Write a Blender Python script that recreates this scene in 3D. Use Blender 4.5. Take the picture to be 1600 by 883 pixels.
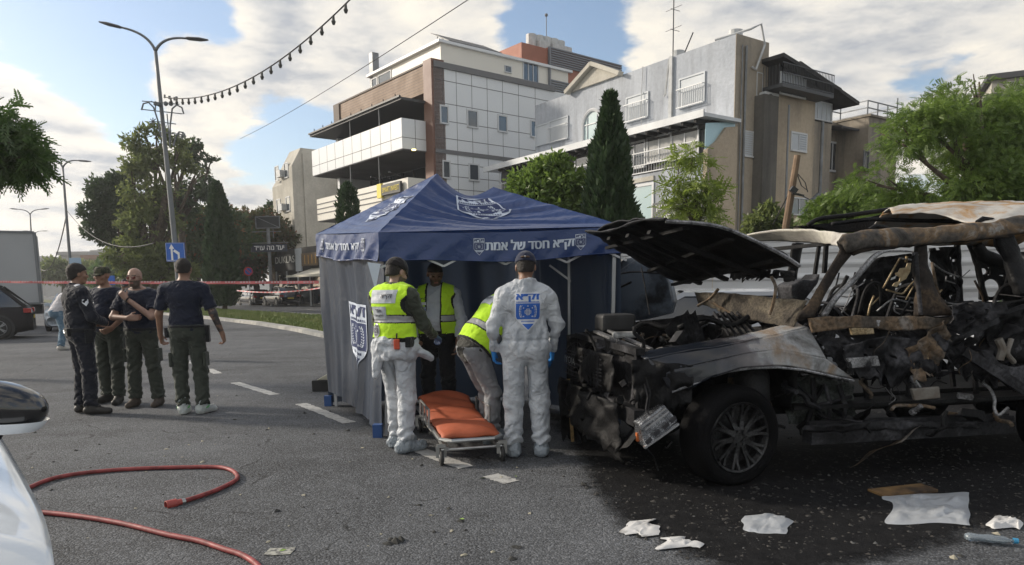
import bpy, bmesh, math, random
import numpy as np
from mathutils import Vector, Matrix
from mathutils.bvhtree import BVHTree
sc = bpy.context.scene
for o_ in list(bpy.data.objects): bpy.data.objects.remove(o_)
R = math.radians
# ------------------------------------------------------------------ camera
FPX = 1120.; PITCH = R(7.5); ROLL = R(.75); EYE = 1.48; CXP = 800.
PYP = 446 + FPX*math.tan(PITCH)
_f = np.array([0, math.cos(PITCH), -math.sin(PITCH)])
_r0 = np.array([1., 0, 0]); _u0 = np.cross(_r0, _f)
_r = math.cos(ROLL)*_r0 - math.sin(ROLL)*_u0
_u = math.sin(ROLL)*_r0 + math.cos(ROLL)*_u0
cam = bpy.data.cameras.new('camera'); camo = bpy.data.objects.new('camera', cam)
sc.collection.objects.link(camo); sc.camera = camo
camo.matrix_world = Matrix(((_r[0], _u[0], -_f[0], 0), (_r[1], _u[1], -_f[1], 0), (_r[2], _u[2], -_f[2], EYE), (0, 0, 0, 1)))
cam.sensor_width = 36; cam.lens = FPX/1600*36; cam.shift_y = (PYP-441.5)/1600
cam.clip_start = .05; cam.clip_end = 2000
# ------------------------------------------------------------------ world
SUN_DIR = Vector((-.93, .30, 0)).normalized()*math.cos(R(24)) + Vector((0, 0, math.sin(R(24))))
SUN_AZ = math.atan2(SUN_DIR.x, SUN_DIR.y)
world = bpy.data.worlds.new('World'); sc.world = world; world.use_nodes = True
wt = world.node_tree; wn = wt.nodes; wl = wt.links; wn.clear()
def N(t, nodes, **kw):
    n = nodes.new(t)
    for k, v in kw.items():
        if hasattr(n, k): setattr(n, k, v)
    return n
def mth(nt, op, a, b=None, c=None, clamp=False):
    n = nt.nodes.new('ShaderNodeMath'); n.operation = op; n.use_clamp = clamp
    for i, v in enumerate((a, b, c)):
        if v is None: continue
        if isinstance(v, (int, float)): n.inputs[i].default_value = v
        else: nt.links.new(v, n.inputs[i])
    return n.outputs[0]
def build_world():
    sky = N('ShaderNodeTexSky', wn, sky_type='NISHITA', sun_disc=False)
    sky.sun_elevation = R(24); sky.sun_rotation = SUN_AZ
    sky.air_density = 1.0; sky.dust_density = 1.2; sky.ozone_density = 1.5
    bg1 = N('ShaderNodeBackground', wn); bg1.inputs[1].default_value = .09
    wl.new(sky.outputs[0], bg1.inputs[0])
    tc = N('ShaderNodeTexCoord', wn)
    sep = N('ShaderNodeSeparateXYZ', wn); wl.new(tc.outputs['Generated'], sep.inputs[0])
    zc = mth(wt, 'MAXIMUM', mth(wt, 'ADD', sep.outputs[2], .16), .06)
    cx = mth(wt, 'DIVIDE', sep.outputs[0], zc); cy = mth(wt, 'DIVIDE', sep.outputs[1], zc)
    cmb = N('ShaderNodeCombineXYZ', wn); wl.new(cx, cmb.inputs[0]); wl.new(cy, cmb.inputs[1])
    mp = N('ShaderNodeMapping', wn); mp.inputs['Location'].default_value = (3.1, 1.7, 0); wl.new(cmb.outputs[0], mp.inputs[0])
    def noise(scale, det, rough, dist=0, off=None):
        n = N('ShaderNodeTexNoise', wn); n.inputs['Scale'].default_value = scale
        n.inputs['Detail'].default_value = det; n.inputs['Roughness'].default_value = rough
        n.inputs['Distortion'].default_value = dist
        src = mp.outputs[0]
        if off:
            m2 = N('ShaderNodeMapping', wn); m2.inputs['Location'].default_value = off; wl.new(src, m2.inputs[0]); src = m2.outputs[0]
        wl.new(src, n.inputs['Vector']); return n.outputs[0]
    n1 = noise(1.25, 10, .60, .15); n2 = noise(3.6, 9, .62, .1, (5, 2, 0)); n3 = noise(1.25, 10, .60, .15, (.13, -.05, 0))
    dens = mth(wt, 'ADD', mth(wt, 'MULTIPLY', n1, .66), mth(wt, 'MULTIPLY', n2, .34))
    # banks of cloud (+) and gaps of blue (-), each a soft patch of sky in a world direction
    def dirv(px, py):
        d = _f + _r*(px-CXP)/FPX - _u*(py-PYP)/FPX; return d/np.linalg.norm(d)
    blobs = [(15, 15, .10, -.20), (170, 100, .055, -.24), (205, 190, .05, -.22), (150, 30, .06, -.15), (345, 40, .05, -.20), (285, 20, .05, -.12), (480, 215, .085, -.22), (420, 270, .05, -.12), (880, 12, .07, -.22), (855, 60, .04, -.16), (1420, 132, .05, -.22), (1530, 90, .04, -.14), (1500, 30, .10, .14), (1590, 150, .05, .10), (560, 300, .05, -.05),
             (60, 130, .10, .10), (110, 260, .13, .08), (285, 95, .06, .10), (420, 110, .11, .12), (330, 190, .05, .08), (560, 80, .15, .12), (1100, 30, .12, .12), (1320, 50, .14, .12), (1340, 170, .06, .10), (400, 335, .05, .10), (60, 380, .12, .08), (700, 20, .08, .10), (930, 120, .05, -.10)]
    for px, py, w, amp in blobs:
        v = dirv(px, py); dp = N('ShaderNodeVectorMath', wn, operation='DISTANCE'); dp.inputs[1].default_value = tuple(v)
        nrm = N('ShaderNodeVectorMath', wn, operation='NORMALIZE'); wl.new(tc.outputs['Generated'], nrm.inputs[0]); wl.new(nrm.outputs[0], dp.inputs[0])
        e = mth(wt, 'POWER', 2.718, mth(wt, 'MULTIPLY', mth(wt, 'POWER', mth(wt, 'DIVIDE', dp.outputs['Value'], w), 2), -1))
        dens = mth(wt, 'ADD', dens, mth(wt, 'MULTIPLY', e, amp))
    ramp = N('ShaderNodeValToRGB', wn); ramp.color_ramp.elements[0].position = .445; ramp.color_ramp.elements[1].position = .53
    ramp.color_ramp.interpolation = 'EASE'
    wl.new(dens, ramp.inputs[0])
    # cloud brightness: thin edges bright, thick middles greyer, side to the sun lighter
    sd = N('ShaderNodeVectorMath', wn, operation='DOT_PRODUCT'); wl.new(nrm.outputs[0], sd.inputs[0]); sd.inputs[1].default_value = tuple(SUN_DIR)
    rel = mth(wt, 'MULTIPLY', mth(wt, 'SUBTRACT', n1, n3), 5.0)
    thick = mth(wt, 'MULTIPLY', mth(wt, 'SUBTRACT', dens, .52), -1.5)
    br = mth(wt, 'ADD', mth(wt, 'ADD', rel, thick) , .66)
    cr = N('ShaderNodeValToRGB', wn)
    el = cr.color_ramp.elements; el[0].position = .05; el[0].color = (.26, .275, .30, 1); el[1].position = .95; el[1].color = (.58, .54, .47, 1)
    e2 = cr.color_ramp.elements.new(.5); e2.color = (.455, .44, .415, 1)
    wl.new(br, cr.inputs[0])
    bg2 = N('ShaderNodeBackground', wn)
    glow = mth(wt, 'ADD', mth(wt, 'MULTIPLY', mth(wt, 'POWER', mth(wt, 'MAXIMUM', sd.outputs['Value'], 0), 6), .9), .98)
    wl.new(cr.outputs[0], bg2.inputs[0]); wl.new(glow, bg2.inputs[1])
    mx = N('ShaderNodeMixShader', wn); wl.new(ramp.outputs[0], mx.inputs[0]); wl.new(bg1.outputs[0], mx.inputs[1]); wl.new(bg2.outputs[0], mx.inputs[2])
    out = N('ShaderNodeOutputWorld', wn); wl.new(mx.outputs[0], out.inputs[0])
build_world()
sl = bpy.data.lights.new('sun', 'SUN'); sl.energy = 2.3; sl.angle = R(5); sl.color = (1, .90, .76)
so = bpy.data.objects.new('sun', sl); sc.collection.objects.link(so)
so.rotation_euler = SUN_DIR.to_track_quat('Z', 'Y').to_euler()
sc.view_settings.view_transform = 'Standard'; sc.view_settings.look = 'None'
sc.view_settings.exposure = .92; sc.view_settings.gamma = 1
sc.cycles.max_bounces = 6; sc.cycles.transparent_max_bounces = 12; sc.cycles.use_denoising = True
# ------------------------------------------------------------------ helpers
def ray(px, py): return _f + _r*(px-CXP)/FPX - _u*(py-PYP)/FPX
CAM = np.array([0, 0, EYE])
def G(px, py, z=0.):
    d = ray(px, py); return CAM + d*((z-EYE)/d[2])
def D(px, py, y):
    d = ray(px, py); return CAM + d*(y/d[1])
def unit(v): v = np.asarray(v, float); return v/np.linalg.norm(v)
class Plane:                                   # a vertical (or any) facade: origin o, in-plane axes a (along) and up, normal n towards the viewer
    def __init__(s, o, a, n=None, up=(0, 0, 1)):
        s.o = np.array(o, float); s.a = unit(a); s.up = unit(up)
        s.n = unit(np.cross(s.a, s.up)) if n is None else unit(n)
        if n is None and s.n @ (CAM-s.o) < 0: s.n = -s.n
    def hit(s, px, py, off=0.):
        d = ray(px, py); o = s.o + s.n*off
        t = ((o-CAM) @ s.n)/(d @ s.n); p = CAM + t*d - s.o
        return np.array([p @ s.a, p @ s.up])
    def P(s, u, v, w=0.): return s.o + s.a*u + s.up*v + s.n*w
MATS = {}
def mat(name, col, rough=.7, metal=0., var=0., scale=4., col2=None, bump=0., bscale=None, coat=0., detail=6, spec=.5, lo=.35, hi=.65, extra=None, trans=0.):
    if name in MATS: return MATS[name]
    m = bpy.data.materials.new(name); m.use_nodes = True; nt = m.node_tree; b = nt.nodes['Principled BSDF']
    b.inputs['Base Color'].default_value = (*col, 1); b.inputs['Roughness'].default_value = rough; b.inputs['Metallic'].default_value = metal
    b.inputs['Specular IOR Level'].default_value = spec
    if coat: b.inputs['Coat Weight'].default_value = coat; b.inputs['Coat Roughness'].default_value = .05
    tc = nt.nodes.new('ShaderNodeTexCoord')
    if col2 is None and var: col2 = tuple(c*(1-var) for c in col)
    if col2 is not None:
        n = nt.nodes.new('ShaderNodeTexNoise'); n.inputs['Scale'].default_value = scale; n.inputs['Detail'].default_value = detail; n.inputs['Roughness'].default_value = .6
        nt.links.new(tc.outputs['Object'], n.inputs['Vector'])
        r = nt.nodes.new('ShaderNodeValToRGB'); r.color_ramp.elements[0].position = lo; r.color_ramp.elements[1].position = hi
        r.color_ramp.elements[0].color = (*col, 1); r.color_ramp.elements[1].color = (*col2, 1)
        if extra:
            for p, c in extra: e = r.color_ramp.elements.new(p); e.color = (*c, 1)
        nt.links.new(n.outputs[0], r.inputs[0]); nt.links.new(r.outputs[0], b.inputs['Base Color'])
        rr = mth(nt, 'ADD', mth(nt, 'MULTIPLY', n.outputs[0], .3), rough-.15, clamp=True); nt.links.new(rr, b.inputs['Roughness'])
    if bump:
        n2 = nt.nodes.new('ShaderNodeTexNoise'); n2.inputs['Scale'].default_value = bscale or scale*5; n2.inputs['Detail'].default_value = 5
        nt.links.new(tc.outputs['Object'], n2.inputs['Vector'])
        bp = nt.nodes.new('ShaderNodeBump'); bp.inputs['Strength'].default_value = min(1, bump); bp.inputs['Distance'].default_value = .02*max(1, bump)
        nt.links.new(n2.outputs[0], bp.inputs['Height']); nt.links.new(bp.outputs[0], b.inputs['Normal'])
    if trans: b.inputs['Transmission Weight'].default_value = trans
    MATS[name] = m; return m
def glassmat(name, col=(.05, .06, .07), rough=.06):
    m = mat(name, col, rough, 0, spec=1.0, coat=.6); return m
ROOT = {}
def link(o): sc.collection.objects.link(o); return o
def tag(o, label=None, cat=None, group=None, kind=None):
    if label: o['label'] = label
    if cat: o['category'] = cat
    if group: o['group'] = group
    if kind: o['kind'] = kind
    return o
def thing(name, label, cat, loc=(0, 0, 0), group=None, rz=0.):
    o = link(bpy.data.objects.new(name, None)); o.location = tuple(loc); o.rotation_euler = (0, 0, rz); o.empty_display_size = .2
    ROOT[o.name] = (Matrix.Translation(tuple(loc)) @ Matrix.Rotation(rz, 4, 'Z')).inverted()
    return tag(o, label, cat, group)
def rootinv(p):
    while p.parent: p = p.parent
    return ROOT.get(p.name, Matrix.Identity(4))
class MB:
    def __init__(s): s.v = []; s.f = []; s.mi = []; s.m = 0
    def add(s, vs, fs, m=None):
        b = len(s.v); s.v.extend([tuple(map(float, p)) for p in vs]); s.f.extend([tuple(i+b for i in f) for f in fs]); s.mi.extend([s.m if m is None else m]*len(fs)); return s
    def quad(s, a, b, c, d, m=None): return s.add([a, b, c, d], [(0, 1, 2, 3)], m)
    def poly(s, pts, m=None): return s.add(pts, [tuple(range(len(pts)))], m)
    def obox(s, o, ax, ay, az, m=None):         # corner o and three edge vectors
        o, ax, ay, az = (np.array(q, float) for q in (o, ax, ay, az))
        vs = [o, o+ax, o+ax+ay, o+ay, o+az, o+ax+az, o+ax+ay+az, o+ay+az]
        fs = [(0, 3, 2, 1), (4, 5, 6, 7), (0, 1, 5, 4), (1, 2, 6, 5), (2, 3, 7, 6), (3, 0, 4, 7)]
        if np.dot(np.cross(ax, ay), az) < 0: fs = [f[::-1] for f in fs]
        return s.add(vs, fs, m)
    def box(s, c, sx, sy, sz, rz=0, m=None, bev=0):
        c = np.array(c, float); cr, sr = math.cos(rz), math.sin(rz)
        ax = np.array([cr, sr, 0])*sx; ay = np.array([-sr, cr, 0])*sy; az = np.array([0, 0, sz])
        return s.obox(c-(ax+ay+az)/2, ax, ay, az, m)
    def bar(s, a, b, w, h=None, up=(0, 0, 1), m=None):
        a, b = np.array(a, float), np.array(b, float); h = h or w; d = b-a
        if np.linalg.norm(d) < 1e-6: return s
        dn = unit(d); side = np.cross(dn, up)
        if np.linalg.norm(side) < 1e-4: side = np.cross(dn, (1, 0, 0))
        side = unit(side); u2 = np.cross(side, dn)
        return s.obox(a-side*w/2-u2*h/2, d, side*w, u2*h, m)
    def tube(s, pts, r, n=8, cap=True, m=None, flat=1., closed=False):
        pts = [np.array(p, float) for p in pts]; k = len(pts); rs = r if hasattr(r, '__len__') else [r]*k
        t0 = unit(pts[1]-pts[0]); ref = np.array([0, 0, 1.]) if abs(t0[2]) < .9 else np.array([1., 0, 0])
        nn = unit(np.cross(t0, ref)); vs = []; fs = []
        for i, p in enumerate(pts):
            t = unit((pts[min(i+1, k-1)]-pts[max(i-1, 0)])) if not closed else unit(pts[(i+1) % k]-pts[i-1])
            nn = unit(nn - t*(nn @ t)); bb = np.cross(t, nn)
            for j in range(n):
                a = 2*math.pi*j/n; vs.append(p + nn*math.cos(a)*rs[i] + bb*math.sin(a)*rs[i]*flat)
        for i in range(k-1 if not closed else k):
            i2 = (i+1) % k
            for j in range(n): fs.append((i*n+j, i*n+(j+1) % n, i2*n+(j+1) % n, i2*n+j))
        if cap and not closed: fs.append(tuple(range(n))[::-1]); fs.append(tuple((k-1)*n+j for j in range(n)))
        return s.add(vs, fs, m)
    def cyl(s, a, b, r, n=12, r2=None, m=None): return s.tube([a, b], [r, r if r2 is None else r2], n, m=m)
    def ball(s, c, r, n=10, m=None, sx=1, sy=1, sz=1):
        vs = []; fs = []; h = n//2
        for i in range(h+1):
            th = math.pi*i/h
            for j in range(n): ph = 2*math.pi*j/n; vs.append((c[0]+r*sx*math.sin(th)*math.cos(ph), c[1]+r*sy*math.sin(th)*math.sin(ph), c[2]+r*sz*math.cos(th)))
        for i in range(h):
            for j in range(n): fs.append((i*n+j, (i+1)*n+j, (i+1)*n+(j+1) % n, i*n+(j+1) % n))
        return s.add(vs, fs, m)
    def prism(s, pts, nrm, th, m=None):          # planar outline extruded by th along nrm
        pts = [np.array(p, float) for p in pts]; k = len(pts); e = np.array(nrm, float)*th
        return s.add(pts+[p+e for p in pts], [tuple(range(k))[::-1], tuple(range(k, 2*k))]+[(i, (i+1) % k, (i+1) % k+k, i+k) for i in range(k)], m)
    def grid(s, fn, nu, nv, m=None, th=None):     # surface sheet fn(u,v), optional solid thickness vector
        vs = [fn(i/nu, j/nv) for i in range(nu+1) for j in range(nv+1)]; W = nv+1
        fs = [(i*W+j, (i+1)*W+j, (i+1)*W+j+1, i*W+j+1) for i in range(nu) for j in range(nv)]
        return s.add(vs, fs, m)
    def lathe(s, o, ax, prof, n=24, m=None):      # prof: list of (r, h)
        ax = unit(ax); ref = np.array([0, 0, 1.]) if abs(ax[2]) < .9 else np.array([1., 0, 0]); e1 = unit(np.cross(ax, ref)); e2 = np.cross(ax, e1); o = np.array(o, float)
        vs = [o+ax*h+(e1*math.cos(2*math.pi*j/n)+e2*math.sin(2*math.pi*j/n))*r for r, h in prof for j in range(n)]
        fs = [(i*n+j, i*n+(j+1) % n, (i+1)*n+(j+1) % n, (i+1)*n+j) for i in range(len(prof)-1) for j in range(n)]
        return s.add(vs, fs, m)
    def build(s, name, ms, parent=None, smooth=False, sub=0, solid=0., bevel=0., raw=False):
        me = bpy.data.meshes.new(name); M = Matrix.Identity(4)
        if parent is not None and not raw: M = rootinv(parent)
        v = np.array(s.v, float)
        if len(v) and M != Matrix.Identity(4): A = np.array(M); v = v @ A[:3, :3].T + A[:3, 3]
        me.from_pydata(v.tolist(), [], s.f)
        if not isinstance(ms, (list, tuple)): ms = [ms]
        for q in ms: me.materials.append(q)
        if len(ms) > 1: me.polygons.foreach_set('material_index', [min(i, len(ms)-1) for i in s.mi])
        if smooth: me.polygons.foreach_set('use_smooth', [True]*len(me.polygons))
        me.update(); me.validate()
        o = link(bpy.data.objects.new(name, me))
        if parent is not None: o.parent = parent
        if solid: md = o.modifiers.new('solid', 'SOLIDIFY'); md.thickness = solid; md.offset = -1
        if bevel: md = o.modifiers.new('bevel', 'BEVEL'); md.width = bevel; md.segments = 2; md.limit_method = 'ANGLE'
        if sub: md = o.modifiers.new('sub', 'SUBSURF'); md.levels = sub; md.render_levels = sub
        if smooth and bevel: pass
        return o
def copy_tree(o, parent=None, first=True):
    c = link(o.copy()); c.parent = parent
    if o.name in ROOT: ROOT[c.name] = ROOT[o.name]
    for ch in list(o.children): copy_tree(ch, c)
    return c
rng = np.random.default_rng(7); rnd = random.Random(11)
def snoise(p, seed=0, f=1.0, octv=3):
    """cheap smooth noise, p (...,3) -> about -1..1"""
    g = np.random.default_rng(seed); out = 0; amp = 1.; tot = 0
    for k in range(octv):
        for q in range(3):
            w = g.normal(size=3); w = w/np.linalg.norm(w)*f*(1+.5*g.random()); ph = g.random()*6.28
            out = out + amp*np.sin(p @ w*6.28+ph + 1.3*np.sin(p @ np.roll(w, 1)*4.1+ph*2))
        tot += amp*1.8; amp *= .5; f *= 2.03
    return out/tot
# lettering: text turned into flat mesh (list of 2-D verts, faces), x to the right, y up, height about 1
_tc = {}
from mathutils.geometry import tessellate_polygon, interpolate_bezier
def text_mesh(s, bold=0.0):
    """flat lettering: verts (x, y, piece number), faces; every stroke contour is filled on its own"""
    if s in _tc: return _tc[s]
    cu = bpy.data.curves.new('t', 'FONT'); cu.body = s; cu.size = 1
    ob = link(bpy.data.objects.new('t', cu)); dg = bpy.context.evaluated_depsgraph_get(); dg.update(); oc = ob.evaluated_get(dg).to_curve(dg); L = []
    for sp in oc.splines:
        bp = sp.bezier_points; pts = []
        for i in range(len(bp)):
            a, b = bp[i], bp[(i+1) % len(bp)]; st = (a.handle_right-a.co).length+(b.handle_left-b.co).length
            d = (b.co-a.co); straight = abs(d.cross(a.handle_right-a.co).length)+abs(d.cross(b.handle_left-b.co).length) < 1e-5
            pts += [a.co.copy()] if straight else list(interpolate_bezier(a.co, a.handle_right, b.handle_left, b.co, 5))[:-1]
        if len(pts) > 2: L.append([(p.x, p.y) for p in pts])
    ob.to_curve_clear(); bpy.data.objects.remove(ob); bpy.data.curves.remove(cu)
    ar = [sum(p[i][0]*p[(i+1) % len(p)][1]-p[(i+1) % len(p)][0]*p[i][1] for i in range(len(p))) for p in L]; big = max(ar, key=abs); V = []; F = []; k = 0
    def ins(pt, poly):
        c = False; j = len(poly)-1
        for i in range(len(poly)):
            if (poly[i][1] > pt[1]) != (poly[j][1] > pt[1]) and pt[0] < (poly[j][0]-poly[i][0])*(pt[1]-poly[i][1])/(poly[j][1]-poly[i][1])+poly[i][0]: c = not c
            j = i
        return c
    for p, a in zip(L, ar):
        if a*big <= 0: continue
        hs = [q for q, b in zip(L, ar) if b*big < 0 and ins(q[0], p)]; al = [p]+hs; base = len(V)
        for q in al: V += [(x, y, k) for x, y in q]
        F += [tuple(base+i for i in t) for t in tessellate_polygon([[Vector((x, y, 0)) for x, y in q] for q in al])]; k = (k+1) % 4
    v = np.array(V, float); c = (v.max(0)+v.min(0))/2; v[:, :2] -= c[:2]; _tc[s] = (v, F); return _tc[s]
def heb(s): return s[::-1]
def put_text(mb, s, fn, w=None, h=None, m=None, bold=.01, cx=0, cy=0):
    """fn(x, y) -> 3-D point; text scaled to width w and/or height h, centred on cx, cy"""
    v, f = text_mesh(s); W, Hh = np.ptp(v[:, 0]), np.ptp(v[:, 1]); sx = (w/W) if w else h/Hh; sy = (h/Hh) if h else sx
    o = fn(cx, cy); n = unit(np.cross(fn(cx+.1, cy)-o, fn(cx, cy+.1)-o)); n = n if n @ (CAM-o) > 0 else -n
    for i, dx in enumerate((0, bold, 2*bold)): mb.add([fn(cx+(x+dx)*sx, cy+y*sy)+n*(.004*i+.001*z) for x, y, z in v], f, m)
# ------------------------------------------------------------------ ground
S = np.array([-.62, .78, 0]); S /= np.linalg.norm(S); T = np.array([S[1], -S[0], 0])   # along the street, across it
def asphalt():
    m = bpy.data.materials.new('asphalt'); m.use_nodes = True; nt = m.node_tree; L = nt.links.new; b = nt.nodes['Principled BSDF']
    tc = nt.nodes.new('ShaderNodeTexCoord')
    def nz(s, d, r=.6, dist=0):
        n = nt.nodes.new('ShaderNodeTexNoise'); n.inputs['Scale'].default_value = s; n.inputs['Detail'].default_value = d; n.inputs['Roughness'].default_value = r; n.inputs['Distortion'].default_value = dist
        L(tc.outputs['Object'], n.inputs['Vector']); return n.outputs[0]
    big = nz(.35, 5); mid = nz(2.2, 6, .65, .4); fine = nz(38, 5, .75)
    vo = nt.nodes.new('ShaderNodeTexVoronoi'); vo.inputs['Scale'].default_value = 85; L(tc.outputs['Object'], vo.inputs['Vector'])
    v2 = nt.nodes.new('ShaderNodeTexVoronoi'); v2.inputs['Scale'].default_value = 85; L(tc.outputs['Object'], v2.inputs['Vector'])
    sepc = nt.nodes.new('ShaderNodeSeparateColor'); L(v2.outputs['Color'], sepc.inputs[0])
    stone = mth(nt, 'POWER', sepc.outputs[0], 2.5)
    val = mth(nt, 'ADD', mth(nt, 'MULTIPLY', mth(nt, 'SUBTRACT', big, .5), .15), .060)
    val = mth(nt, 'ADD', val, mth(nt, 'MULTIPLY', mth(nt, 'SUBTRACT', mid, .5), .085))
    val = mth(nt, 'ADD', val, mth(nt, 'MULTIPLY', stone, .10))
    val = mth(nt, 'ADD', val, mth(nt, 'MULTIPLY', mth(nt, 'SUBTRACT', fine, .5), .085))
    ms = nt.nodes.new('ShaderNodeMapping'); ms.inputs['Rotation'].default_value = (0, 0, -.90); ms.inputs['Scale'].default_value = (.12, 1.5, 1); L(tc.outputs['Object'], ms.inputs[0]); ns = nt.nodes.new('ShaderNodeTexNoise'); ns.inputs['Scale'].default_value = 1.; ns.inputs['Detail'].default_value = 5; L(ms.outputs[0], ns.inputs['Vector'])
    val = mth(nt, 'ADD', val, mth(nt, 'MULTIPLY', mth(nt, 'SUBTRACT', ns.outputs[0], .5), .055))
    oi = nt.nodes.new('ShaderNodeValToRGB'); oi.color_ramp.elements[0].position = .62; oi.color_ramp.elements[1].position = .70; L(nz(.9, 3), oi.inputs[0]); val = mth(nt, 'SUBTRACT', val, mth(nt, 'MULTIPLY', oi.outputs[0], .022))
    vc = nt.nodes.new('ShaderNodeTexVoronoi'); vc.feature = 'DISTANCE_TO_EDGE'; vc.inputs['Scale'].default_value = .33
    wv = nt.nodes.new('ShaderNodeMixRGB'); wv.blend_type = 'ADD'; wv.inputs[0].default_value = .35; nn = nt.nodes.new('ShaderNodeTexNoise'); nn.inputs['Scale'].default_value = 3; nn.inputs['Detail'].default_value = 8
    L(tc.outputs['Object'], nn.inputs['Vector']); L(tc.outputs['Object'], wv.inputs[1]); L(nn.outputs['Color'], wv.inputs[2]); L(wv.outputs[0], vc.inputs['Vector'])
    crack = mth(nt, 'MULTIPLY', mth(nt, 'LESS_THAN', vc.outputs[0], .0035), mth(nt, 'GREATER_THAN', mid, .52))
    val = mth(nt, 'MULTIPLY', val, mth(nt, 'SUBTRACT', 1, mth(nt, 'MULTIPLY', crack, .6)))
    val = mth(nt, 'MAXIMUM', val, .015)
    cc = nt.nodes.new('ShaderNodeCombineColor'); L(mth(nt, 'MULTIPLY', val, .95), cc.inputs[0]); L(mth(nt, 'MULTIPLY', val, 1.0), cc.inputs[1]); L(mth(nt, 'MULTIPLY', val, 1.09), cc.inputs[2])
    L(cc.outputs[0], b.inputs['Base Color']); b.inputs['Roughness'].default_value = .82; b.inputs['Specular IOR Level'].default_value = .35
    bp = nt.nodes.new('ShaderNodeBump'); bp.inputs['Strength'].default_value = .9; bp.inputs['Distance'].default_value = .006
    L(mth(nt, 'ADD', mth(nt, 'MULTIPLY', vo.outputs[0], -1.), fine), bp.inputs['Height']); L(bp.outputs[0], b.inputs['Normal'])
    return m
ASPH = asphalt()
g = MB()
g.quad((-700, -60, 0), (700, -60, 0), (700, 1200, 0), (-700, 1200, 0))
tag(g.build('ground', ASPH), kind='structure')
M_kerb = mat('kerb stone', (.42, .41, .38), .85, var=.35, scale=3, bump=.4)
M_kerbd = mat('kerb stone weathered', (.30, .30, .29), .85, var=.35, scale=3, bump=.4)
M_white = mat('road paint', (.42, .42, .41), .7, col2=(.13, .13, .13), scale=14, lo=.50, hi=.72, detail=8, bump=.3)
M_grass_soil = mat('turf', (.07, .10, .03), .95, col2=(.14, .13, .06), scale=1.5, bump=1, bscale=30)
M_grass = mat('grass blades', (.11, .17, .04), .8, col2=(.19, .21, .07), scale=.9)
def dash(a, b, w=.12, z=.004, nm='lane_marking'):
    a = np.array([a[0], a[1], z]); b = np.array([b[0], b[1], z]); d = unit(b-a); n = np.array([d[1], -d[0], 0])*w/2
    m = MB(); k = 24; L = []; Rr = []
    for i in range(k+1):
        p = a+(b-a)*i/k; L.append(p+n*(1+.14*rnd.uniform(-1, 1))); Rr.append(p-n*(1+.14*rnd.uniform(-1, 1)))
    m.poly(L+Rr[::-1]); return tag(m.build(nm, M_white), kind='structure')
for (p, q) in (((326, 577), (341, 584)), ((367, 598), (429, 617)), ((470, 631), (546, 661)), ((645, 700), (728, 731)), ((766, 743), (800, 754)), ((436, 628), (470, 632))[:0] or ((290, 563), (303, 568))):
    dash(G(*p), G(*q), .15)
# far lane lines on the other carriageway
dash(G(440, 486.5), G(520, 494), .14); dash(G(480, 484), G(560, 490), .12)
pm = MB(); c = G(437, 862); pm.poly([c+np.array(q) for q in ((-.075, -.06, .004), (-.03, -.065, .004), (.075, -.05, .004), (.08, .02, .004), (.072, .062, .004), (0, .05, .004), (-.07, .045, .004))])
tag(pm.build('survey_mark', mat('survey paint', (.36, .36, .32), .8, col2=(.10, .10, .10), scale=30, lo=.45, hi=.6)), kind='structure')
# median strip
near = [G(500, 527)+np.array([6.8, -9.2, 0]), G(500, 527)+np.array([3.2, -4.8, 0]), G(500, 527), G(460, 518), G(400, 508), G(335, 500)]
near += [near[-1]+S*30, near[-1]+S*300]
far = [G(499, 496)+T*0+np.array([10, -13, 0]), G(499, 496), G(382, 489)]; far += [far[-1]+S*300]
zk = .13; m = MB(); kd = .3
ring = near+far[::-1]
cen = sum(ring[2:6])/4
inn = []
for i, p in enumerate(ring):
    a = ring[i-1]; b = ring[(i+1) % len(ring)]; d = unit(b-a); n = np.array([-d[1], d[0], 0])
    if n @ (sum(near[:3])/3+T*2-near[2]) < 0 and i < len(near): n = -n
    inn.append(p + (T if i < len(near) else -T)*kd)
mk = MB(); kerb = thing('kerb', 'long low kerb of pale painted stones along the grass median', 'kerb', near[2])
tot = 0
for i in range(len(near)-2):
    a, b = near[i], near[i+1]; L = np.linalg.norm(b-a); k = max(1, int(L/1.0)); n = T*kd
    for j in range(k):
        p = a+(b-a)*(j+.006)/k; q = a+(b-a)*(j+.994)/k
        mk.m = (tot//3) % 2 if i > 0 else 0; tot += 1
        mk.add([p, q, q+n, p+n, p+(0, 0, zk-.02)+T*.02, q+(0, 0, zk-.02)+T*.02, q+n+(0, 0, zk), p+n+(0, 0, zk)], [(0, 1, 5, 4), (4, 5, 6, 7), (1, 2, 6, 5), (3, 0, 4, 7), (2, 3, 7, 6)])
ko = mk.build('kerb_stones', [M_kerb, M_kerbd], kerb)
mg = MB(); rr = [p+np.array([0, 0, zk-.03]) for p in inn]; mg.poly(rr)
tag(mg.build('median_ground', M_grass_soil), kind='structure')
# grass blades on the visible stretch
def inside(p, poly):
    c = False; j = len(poly)-1
    for i in range(len(poly)):
        if (poly[i][1] > p[1]) != (poly[j][1] > p[1]) and p[0] < (poly[j][0]-poly[i][0])*(p[1]-poly[i][1])/(poly[j][1]-poly[i][1])+poly[i][0]: c = not c
        j = i
    return c
gb = MB(); k = 0
while k < 26000:
    y = rnd.uniform(16, 50); x = rnd.uniform(-24, 0)
    if not inside((x, y), inn): continue
    k += 1; h = rnd.uniform(.04, .10)*(1+.02*y); a = rnd.uniform(0, 6.3); w = .012+.0007*y; dx, dy = math.cos(a)*w, math.sin(a)*w; lx, ly = rnd.uniform(-.05, .05), rnd.uniform(-.05, .05)
    gb.add([(x-dx, y-dy, .09), (x+dx, y+dy, .09), (x+lx, y+ly, .09+h)], [(0, 1, 2)])
tag(gb.build('grass', M_grass), 'short yellow green grass on the median', 'grass', kind='stuff')
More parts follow.
